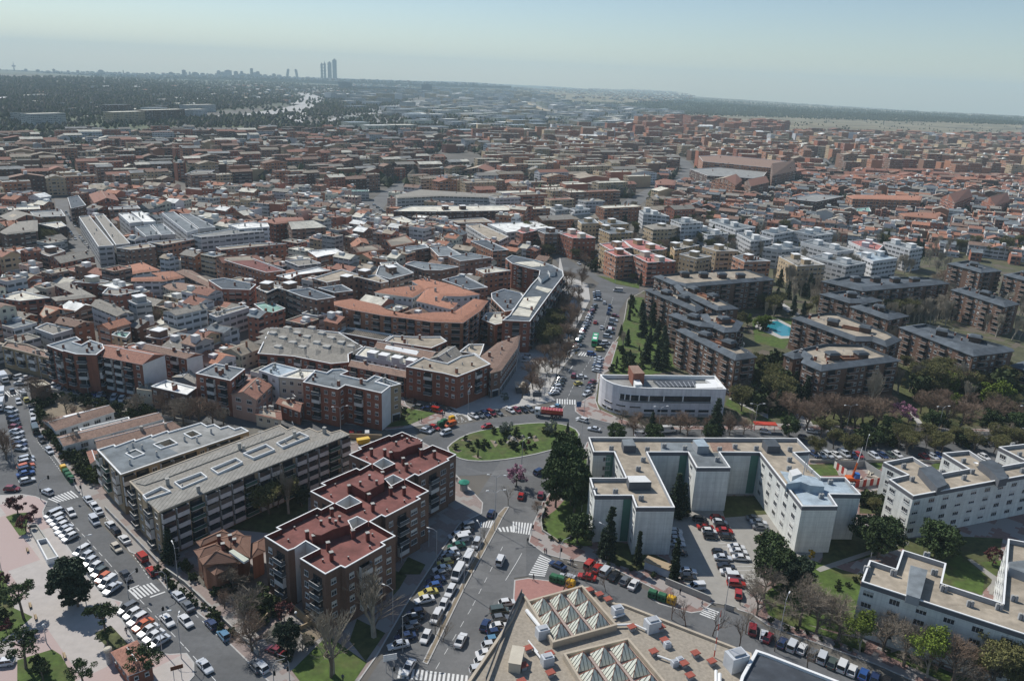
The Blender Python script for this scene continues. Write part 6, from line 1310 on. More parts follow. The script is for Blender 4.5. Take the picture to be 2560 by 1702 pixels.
# yellow skip, excavator crane, hoarding of the building site
p = g('B', 988, 912, .15); t = thing('waste_skip', 'yellow rubbish skip behind the maroon roofed building', 'skip', p, .5, auto=False)
YE = mat('paint_yellow', (.62,.36,.02), rough=.5); mb = MB(); loft(mb, [(-2.0, [(.5,.6),(.9,1.6)]), (-1.3, [(.9,.1),(.95,1.6)]), (1.3, [(.9,.1),(.95,1.6)]), (2.0, [(.5,.6),(.9,1.6)])]); mb.build('container', YE, t)
mb = MB(); mb.box(0, 0, 1.6, 3.8, 1.9, .12); mb.build('lid', mat('paint_yellow_lid', (.65,.45,.1)), t)
p = g('Q', 1010, 560, .15); t = thing('crane_truck', 'orange telescopic crane with blue cab on the building site', 'crane', p, 0, auto=False)
OR = mat('paint_orange', (.6,.13,.03), rough=.4); BL = mat('paint_blue', (.03,.13,.4), rough=.4)
tip = g('D', 870, 950, 13)-p; el = g('D', 800, 1110, 7.5)-p; el = tip*.55; mb = MB(); mb.tube((0,0,1.6), el, .32, .26, 6); mb.build('boom', OR, t); mb = MB(); mb.tube(el, tip, .17, .1, 6); mb.build('boom_tip', TRIM, t)
mb = MB(); mb.box(0, 0, .5, 3.6, 2.2, .9); mb.build('chassis', OR, t); mb = MB(); mb.box(.9, -.6, 1.4, 1.5, 1.6, 1.5, 0, 0, taper=.08); mb.build('cab', BL, t); wheels(t, 3.6, 2.2, (-1.2, 1.2), .45)
def fence(name, label, k, pts, h, mats, cat='fence', panel=2.0, th=.12, z=.12, post=None, auto=False):
    P = G(k, pts, z); t = thing(name, label, cat, P[0], 0, None, auto); i = 0
    mb = [MB() for _ in mats]
    for a, b in zip(P, P[1:]):
        L = (b-a).length; n = max(1, round(L/panel)); ang = math.atan2(b.y-a.y, b.x-a.x)
        for j in range(n):
            c = a.lerp(b, (j+.5)/n)-P[0]; mb[i % len(mats)].box(c.x, c.y, 0, L/n, th, h, ang); i += 1
            if post:
                c = a.lerp(b, j/n)-P[0]; mb[0].box(c.x, c.y, 0, .18, .18, h+.15, ang)
    for b_, m_ in zip(mb, mats):
        if b_.f: b_.build('panel' if 'fence' in name or 'hoard' in name else 'section', m_, t)
    occ([(p.x, p.y) for p in inset(ccw([Vector((p.x, p.y)) for p in P]), 0)]) if 0 else None
    return t
WHT = mat('hoarding_white', (.66,.62,.56)); RDP = mat('hoarding_red', (.33,.04,.03))
fence('site_hoarding', 'red and white striped hoarding round the building site', 'Q', [(660,300),(900,470)], 2.2, [WHT, RDP], panel=1.25)
fence('site_hoarding', 'red and white striped hoarding facing the estate at right', 'Q', [(1080,690),(1560,630)], 2.2, [RDP, WHT], panel=1.3)
fence('site_fence', 'grey sheet metal fence at the back of the building site', 'Q', [(680,310),(1240,290),(1590,520)], 2.2, [mat('sheet_metal', (.3,.31,.3), rough=.5)], panel=2.5)
mb = MB(); o_ = g('Q', 1300, 480, .15)
for i in range(10): mb.box(CR.uniform(-4, 4), CR.uniform(-3, 3), 0, CR.uniform(1, 3.5), .3, CR.uniform(.2, .6), CR.uniform(0, 3))
t = thing('timber_stack', 'pale planks and beams piled on the building site', 'building materials', o_, 0, None, False); mb.build('planks', wallm('cream'), t)
# walls and fences
WALLB = wallm('tan'); BRW = wallm('brown')
fence('garden_wall', 'low tan wall round the lawn below the maroon roofed block', 'F', [(0,1120),(230,860)], 1.6, [WALLB], 'wall', 50, .25); fence('garden_wall', 'ochre wall dropping from the maroon roofed block', 'F', [(330,930),(490,1060)], 2.2, [WALLB], 'wall', 50, .25); fence('garden_wall', 'tan wall between the two lawns at the bottom', 'F', [(400,1105),(515,1050),(655,1150)], 1.1, [WALLB], 'wall', 50, .25)
fence('boundary_wall', 'long low wall with railing beside the left avenue', 'E', [(970,-10),(1190,215),(1460,500)], 1.0, [CONC, RIM['grey']], 'wall', 1.6, .3); fence('boundary_wall', 'low wall along the gardens of the left avenue', 'E', [(1530,560),(1700,680),(2120,1080),(2380,1330)], 1.0, [CONC], 'wall', 60, .3)
fence('boundary_wall', 'wall round the school grounds by the side street', 'A', [(470,430),(1240,600),(1500,680),(2000,770)], 1.0, [CONC], 'wall', 60, .3); fence('boundary_wall', 'wall behind the maroon roofed building', 'B', [(850,870),(1160,880)], 1.8, [WALLB], 'wall', 60, .3)
fence('boundary_wall', 'grey wall with blue tint at the car park gate', 'G', [(1410,670),(1820,840)], 1.6, [CONC], 'wall', 60, .3); fence('boundary_wall', 'short grey wall right of the car park exit', 'G', [(1950,900),(2040,930)], 1.4, [CONC], 'wall', 60, .3)
fence('boundary_wall', 'low stone wall along the estate lawn at the east road', 'D', [(380,1085),(1060,1085),(1590,1090)], .9, [mat('stone_wall', (.4,.36,.3), var=.3)], 'wall', 60, .35); fence('boundary_wall', 'low retaining wall beside the round pines lawn', 'G', [(300,-20),(265,90),(280,190),(430,290)], .5, [CONC], 'wall', 60, .3)
fence('market_railing', 'dark railing along the left edge of the market', 'G', [(90,755),(-20,980),(-240,1568)], 1.0, [RAIL], 'railing', 60, .1, 7.5)
# open stairwell, kiosk, shelters, signs
t = thing('stairwell_wall', 'white walled open stairwell sunk beside the slanting bays', 'stairwell', g('E', 400, 330, .12), auto=False)
P = [Vector((p.x, p.y))-t.location.xy for p in ccw(G('E', [(335,270),(430,250),(540,420),(430,450)], 1.6))]
mb = MB(); Q = inset(P, .25); skirt(mb, P, 0, 1.5); band(mb, P, Q, 1.5, 1.5); skirt(mb, Q[::-1], .1, 1.5); mb.build('wall', TRIM, t); mb = MB(); cap(mb, Q, .5); mb.build('floor', CONC, t)
P2 = [Vector((p.x, p.y))-t.location.xy for p in ccw(G('E', [(250,130),(340,120),(430,250),(330,270)], 1.0))]
mb = MB(); skirt(mb, P2, 0, .9); Q = inset(P2, .25); band(mb, P2, Q, .9, .9); skirt(mb, Q[::-1], .1, .9); cap(mb, Q, .3); mb.build('ramp_wall', CONC, t)
t = thing('news_kiosk', 'small kiosk with green roof by the roundabout', 'kiosk', g('B', 1912, 1340, .12), .3, auto=False); GRK = mat('kiosk_green', (.03,.2,.14))
mb = MB(); mb.ring([(0,1.1),(2.3,1.1),(2.3,0)], 8); mb.build('cabin', wallm('grey'), t); mb = MB(); mb.ring([(2.2,0),(2.25,1.6),(2.5,1.6),(3.1,0)], 8); mb.build('roof', GRK, t)
t = thing('news_kiosk', 'white roofed kiosk on the old town plaza', 'kiosk', g('C', 72, 430, .15), .1, auto=False); mb = MB(); mb.box(0, 0, 0, 3.0, 5.0, 2.4); mb.build('cabin', RIM['dark'], t); mb = MB(); mb.box(0, 0, 2.4, 3.8, 5.8, .25); mb.build('roof', wallm('cream'), t)
t = thing('entrance_canopy', 'red canopy on posts beside the east road', 'canopy', g('C', 2320, 800, .15), 0, auto=False); mb = MB(); mb.box(0, 0, 2.6, 7.5, 2.6, .35, 0, 0); mb.build('canopy_roof', RP, t)
for x in (-3.4, 0, 3.4): mb = MB(); mb.tube((x, 0, 0), (x, 0, 2.6), .08, .08, 6); mb.build('post', RP, t)
t = thing('bicycle_shelter', 'flat shelter with glass panels in front of cypress', 'shelter', g('G', 1345, 570, .15), heading('G', (1260,520), (1440,590)), auto=False); mb = MB(); mb.box(0, 0, 2.5, 7.0, 2.6, .2); mb.build('roof', wallm('tan'), t); mb = MB(); mb.box(0, -1.1, .4, 6.4, .06, 1.9); mb.build('glass_panel', mat('pale_glass', (.3,.36,.42), rough=.2), t)
for x in (-3.2, 3.2): mb = MB(); mb.tube((x, 0, 0), (x, 0, 2.5), .08, .08, 6); mb.build('post', STEEL, t)
t = thing('advertising_column', 'round advertising column with pale cap on the plaza', 'column', g('E', 1010, 1400, .12), 0, auto=False); mb = MB(); mb.ring([(0,.55),(2.9,.55)], 14); mb.build('drum', mat('poster_grey', (.35,.35,.36), var=.5, scale=4), t); mb = MB(); mb.ring([(2.9,.75),(3.4,.75),(3.6,.5),(3.6,0)], 14); mb.ring([(2.9,0),(2.9,.75)], 14); mb.build('cap', wallm('cream'), t)
def board(k, x, y, h, w, hh, m, label, ang=0., rows=3):
    t = thing('road_sign' if 'sign' in label else 'billboard', label, 'sign' if 'sign' in label else 'billboard', g(k, x, y, .12), ang, auto=False)
    for s in ((-w*.3, w*.3) if w > 2 else (0,)): mb = MB(); mb.tube((s, 0, 0), (s, 0, h), .07, .06, 6); mb.build('post', STEEL, t)
    for i in range(rows): mb = MB(); mb.box(0, -.05, h-hh+hh*i/rows, w, .1, hh/rows*.88); mb.build('sign_panel', m, t)
SGN = mat('sign_blue', (.05,.12,.25)); board('F', 1235, 1480, 4.2, 2.6, 1.5, TRIM, 'white direction sign boards at the bottom junction', .3); board('C', 228, 520, 3.6, 3.2, 2.2, RIM['dark'], 'dark billboard on the old town plaza', .1, 1); board('C', 612, 600, 3.2, 1.7, 2.3, SGN, 'narrow blue advertising board at the roundabout corner', .2, 1)
board('E', 1640, 1560, 3.5, 2.2, .9, mat('sign_brown', (.16,.06,.03)), 'brown direction signs beside the bottom left island', .5, 2); board('D', 2040, 740, 3.2, 4.2, 1.8, mat('sign_red', (.35,.05,.05)), 'red billboard among the trees on the east road', 0, 1); board('C', 245, 1560, 2.6, 1.6, 1.0, TRIM, 'small white direction sign by the pavement edge', .2, 2)
# recycling bins
BIN = {}
def rbin(k, x, y, c, label, ang):
    if c not in BIN:
        m = dict(G=mat('bin_green', (.03,.12,.06)), y=YE)[c]; mb = MB(); mb.box(0, 0, .12, 1.9, 1.4, 1.35, 0, 0, taper=-.05); b = mb.mesh('body', m); mb = MB(); mb.box(0, 0, 1.47, 2.0, 1.5, .35, 0, 0, taper=.22); l = mb.mesh('lid', m); mb = MB(); mb.ring([(.42,0),(.42,.2),(.46,.2),(.46,0)], 10); h = mb; h.v = [(a_, -.0+z_-1.18, b_+1.05) for a_, b_, z_ in h.v]; BIN[c] = (b, l, h.mesh('slot', BLACK))
    t = thing('recycling_bin', label, 'bin', g(k, x, y, .09), ang, 'recycling bins on the kerbs', False)
    link('body', BIN[c][0], t); link('lid', BIN[c][1], t)
    for s in (-.45, .45): link('slot', BIN[c][2], t, (s, 0, 0))
a1 = heading('G', (350,600), (580,680))
for k, x, y, c, lb in (('G',385,650,'G','green recycling bin at the left of the market kerb trio'),('G',450,665,'G','dark green bin between green bin and yellow bin'),('G',537,700,'y','yellow recycling bin beside the glass pyramids'),('G',1292,795,'G','green bin left of its twin on the estate kerb'),('G',1378,825,'G','green bin in the middle of the estate kerb trio'),('G',1465,850,'y','yellow bin at the right of the estate kerb trio')): rbin(k, x, y, c, lb, a1)
a2 = heading('A', (585,1150), (665,1265))
for k, x, y, c, lb in (('A',588,1165,'y','yellow bin at the hedge side of the left avenue'),('A',612,1203,'G','green bin just below the yellow bin on the avenue'),('A',636,1235,'G','second green bin below the yellow one on the avenue'),('A',660,1265,'G','lowest green bin of the avenue row')): rbin(k, x, y, c, lb, a2)
for k, x, y, c, lb in (('R',480,385,'y','yellow bin west of the roundabout'),('R',380,425,'G','green bin between yellow bin and red cars'),('R',330,455,'G','green bin nearest the red cars by the roundabout')): rbin(k, x, y, c, lb, .6)
# lamps and traffic lights
def lamp_mesh(h, arms, globe=False):
    p, a = MB(), MB(); p.tube((0,0,0), (0,0,h), .1, .06, 6); hd_ = MB()
    if globe: hd_.ring([(h-.05,.0),(h,.2),(h+.2,.3),(h+.4,.2),(h+.48,0)], 10); a.tube((0,0,h-.1),(0,0,h),.08,.08,6)
    for s in arms:
        a.tube((0,0,h-.1), (s*.9,0,h+.5), .05, .045, 5); a.tube((s*.9,0,h+.5), (s*1.9,0,h+.55), .045, .04, 5); hd_.box(s*2.2, 0, h+.5, .8, .28, .16, 0, 0, taper=.2)
    return p.mesh('pole', STEEL), a.mesh('arm', STEEL), hd_.mesh('lamp_head', TRIM)
LM = dict(d=lamp_mesh(9.2, (-1, 1)), s=lamp_mesh(8.6, (1,)), g=lamp_mesh(4.2, (), True), h=lamp_mesh(11, (-1, 1)))
def lamp(k, x, y, kd, ang=0.):
    t = thing('street_lamp', {'d': 'double armed street lamp', 's': 'single armed street lamp', 'g': 'short globe lamp', 'h': 'tall double armed lamp mast'}[kd], 'street lamp', g(k, x, y, .12), ang, 'street lamps'); me = LM[kd]
    for n_, m_ in zip(('pole', 'arm', 'lamp_head'), me): link(n_, m_, t)
for k, x, y, kd, an in (('F',1912,745,'d',.9),('B',2200,1560,'h',0),('B',780,830,'d',.3),('B',1952,640,'s',1.2),('F',2058,440,'s',2),('C',660,670,'h',.2),('C',630,1000,'h',.5),('R',1415,1000,'s',.6),('C',640,560,'s',1.5),('D',718,800,'d',.2),('D',1560,810,'d',.2),('D',2320,800,'d',.2),('C',1345,820,'d',.2),('C',2225,790,'d',.1),('E',775,560,'s',.4),('E',1490,1290,'s',.3),
 ('A',130,1110,'s',.8),('A',815,470,'s',1),('A',385,330,'s',.5),('G',860,440,'s',2.6),('E',1640,650,'s',2.2),('F',1660,480,'s',2.9),('F',1260,1040,'s',2.8),('K',945,1000,'h',.3),('D',870,1100,'s',1),('F',2195,180,'h',.2),('F',1350,1300,'s',.2),('E',1670,1360,'s',1.8),('J',970,230,'s',0),('C',300,470,'s',.5),('C',500,260,'s',.5),('C',1480,590,'s',.2),('H',110,1130,'s',1.0),('G',1945,1000,'s',1.3)): lamp(k, x, y, kd, an)
for k, x, y in (('E',795,870),('E',20,590),('E',430,1220),('E',955,1030),('G',645,-60),('H',945,440),('F',375,1100),('F',1590,330),('F',1340,480),('D',1240,960),('C',640,1540),('D',1650,720)): lamp(k, x, y, 'g')
def signal(k, x, y, ang, arm=True):
    t = thing('traffic_light', 'traffic light on curved grey mast' if arm else 'short traffic light post', 'traffic light', g(k, x, y, .12), ang, 'traffic lights at the crossings')
    mb = MB(); mb.tube((0,0,0), (0,0,3.0 if not arm else 4.2), .09, .07, 6); mb.build('pole', STEEL, t)
    if arm: mb = MB(); mb.tube((0,0,4.2), (.7,0,5.4), .07, .06, 6); mb.tube((.7,0,5.4), (2.4,0,5.8), .06, .05, 6); mb.build('arm', STEEL, t); mb = MB(); mb.box(2.5, 0, 5.2, .4, .35, 1.0); mb.build('signal_head', BLACK, t)
    mb = MB(); mb.box(.25, 0, 2.2, .35, .3, .95); mb.build('signal_head', BLACK, t)
for k, x, y, an, ar in (('E',1185,805,1.0,True),('E',1545,740,-2.4,True),('A',375,1430,.8,True),('A',760,1395,-2.6,True),('E',1500,1000,0,False),('F',1260,1560,.4,False),('F',165,1600,.2,True),('F',310,1560,3,True),('G',180,230,0,False),('A',690,1330,0,False),('G',440,450,.4,True)): signal(k, x, y, an, ar)
# people: one continuous body each
def person_mesh(seed, top, leg, skin=(.4,.22,.15)):
    R = random.Random(seed); mb = MB(); st = R.uniform(.1, .28)
    def limb(pts):
        for (p, r0), (q, r1) in zip(pts, pts[1:]): pass
    # stacked rings: legs share the pelvis ring, arms leave the shoulder ring
    def lofted(rings, m, n=8, close=True):
        prev = None
        for (c, rx, ry) in rings:
            cur = [(c[0]+rx*math.cos(a*2*math.pi/n), c[1]+ry*math.sin(a*2*math.pi/n), c[2]) for a in range(n)]
            if prev:
                for i in range(n): mb.face([prev[i], prev[(i+1) % n], cur[(i+1) % n], cur[i]], m)
            prev = cur
        mb.face(prev, m)
    for s in (-1, 1):
        lofted([((s*st*.9, -s*0+s*.09, .0), .1, .05), ((s*st*.9-.02, s*.09, .1), .055, .05), ((s*st*.45, s*.1, .48), .06, .06), ((0, s*.09, .92), .1, .1)], 1)
        lofted([((s*-.12, s*.27, .78), .035, .04), ((s*-.06, s*.27, 1.08), .045, .045), ((0, s*.2, 1.42), .06, .06)], 0)
    lofted([((0,0,.85),.12,.17), ((0,0,1.1),.11,.15), ((0,0,1.35),.13,.2), ((0,0,1.46),.09,.14), ((0,0,1.5),.055,.055)], 0)
    lofted([((0,0,1.48),.05,.05), ((.01,0,1.55),.075,.07), ((.02,0,1.64),.095,.08), ((0,0,1.74),.07,.065), ((0,0,1.78),.02,.02)], 2)
    me = mb.mesh('person', [top, leg, mat('skin', skin, var=.05), mat('hair_dark', (.03,.02,.015))])
    for f in me.polygons:
        if f.material_index == 2 and f.center.z > 1.66: f.material_index = 3
    return me
CL = [mat('cloth_'+n_, c_) for n_, c_ in (('black',(.02,.02,.025)),('navy',(.03,.04,.1)),('red',(.3,.04,.04)),('grey',(.2,.2,.21)),('cream',(.45,.42,.36)),('brown',(.12,.07,.045)))]
CN = ['black', 'navy', 'red', 'grey', 'cream', 'brown']; PM = {}
def person(k, x, y, a, b, where, rot):
    if (a, b) not in PM: PM[(a, b)] = person_mesh(a*7+b, CL[a], CL[b])
    o = link('person', PM[(a, b)], None, g(k, x, y, .125), rot); tag(o, 'person in %s top and %s trousers %s' % (CN[a], CN[b], where), 'person', 'people on foot')
for k, x, y, a, b, wh in (('G',197,640,0,0,'walking past the zebra'),('G',300,395,2,0,'waiting at the market crossing'),('G',316,400,0,1,'waiting at the market crossing'),('G',145,300,0,0,'at the pavement corner'),('G',540,495,1,1,'on the bay divider'),('G',558,500,0,1,'on the bay divider'),('G',1545,770,0,1,'by the yellow bin'),('G',1745,885,3,1,'near the car park exit'),('G',2095,865,0,0,'walking out of the car park'),('G',2170,995,4,3,'on the pink pavement'),('E',1165,1130,0,1,'standing on the plaza'),
 ('B',1735,660,0,1,'on the pink crossing pavement'),('B',1720,680,1,0,'on the pink crossing pavement'),('B',1500,720,0,5,'walking on the pink pavement'),('B',1522,715,5,1,'walking on the pink pavement'),('B',1755,620,3,1,'on the zebra by the corner block'),('B',1795,625,0,0,'on the zebra by the corner block'),('C',128,470,0,1,'on the old town plaza'),('C',142,472,3,0,'on the old town plaza'),('C',160,470,1,1,'on the old town plaza'),('C',290,1500,2,0,'on the estate pavement'),('C',200,540,0,0,'by the planted bed'),('G',255,100,0,3,'on the estate pavement'),('B',1848,1270,0,1,'near the green roofed kiosk'),('E',2305,1230,0,0,'under the bare trees'),('F',1235,720,3,1,'in the shaded entrance'),('F',800,1568,1,0,'at the bottom edge')): person(k, x, y, a, b, wh, CR.uniform(0, 6))
# benches and planters on the plaza
BEN = []
mb = MB(); mb.box(0, 0, .4, 1.8, .45, .06); BEN.append(('seat', mb.mesh('seat', wallm('tan')))); mb = MB(); mb.box(0, .25, .5, 1.8, .06, .4); BEN.append(('backrest', mb.mesh('backrest', wallm('tan'))))
mb = MB(); mb.box(0, 0, 0, .08, .45, .4); LEG = mb.mesh('leg', RAIL)
for k, x, y, lb in (('E',255,370,'dark bench on the plaza near the stairwell'),('E',280,880,'bench at the curved park edge'),('E',595,1345,'bench facing the lower lawn'),('E',330,990,'bench beside the pine shadow'),('G',405,280,'pale bench at the lawn hedge')):
    t = thing('park_bench', lb, 'bench', g(k, x, y, .13), 2.2, 'benches', False)
    for n_, m_ in BEN: link(n_, m_, t)
    for s in (-.7, .7): link('leg', LEG, t, (s, 0, 0))
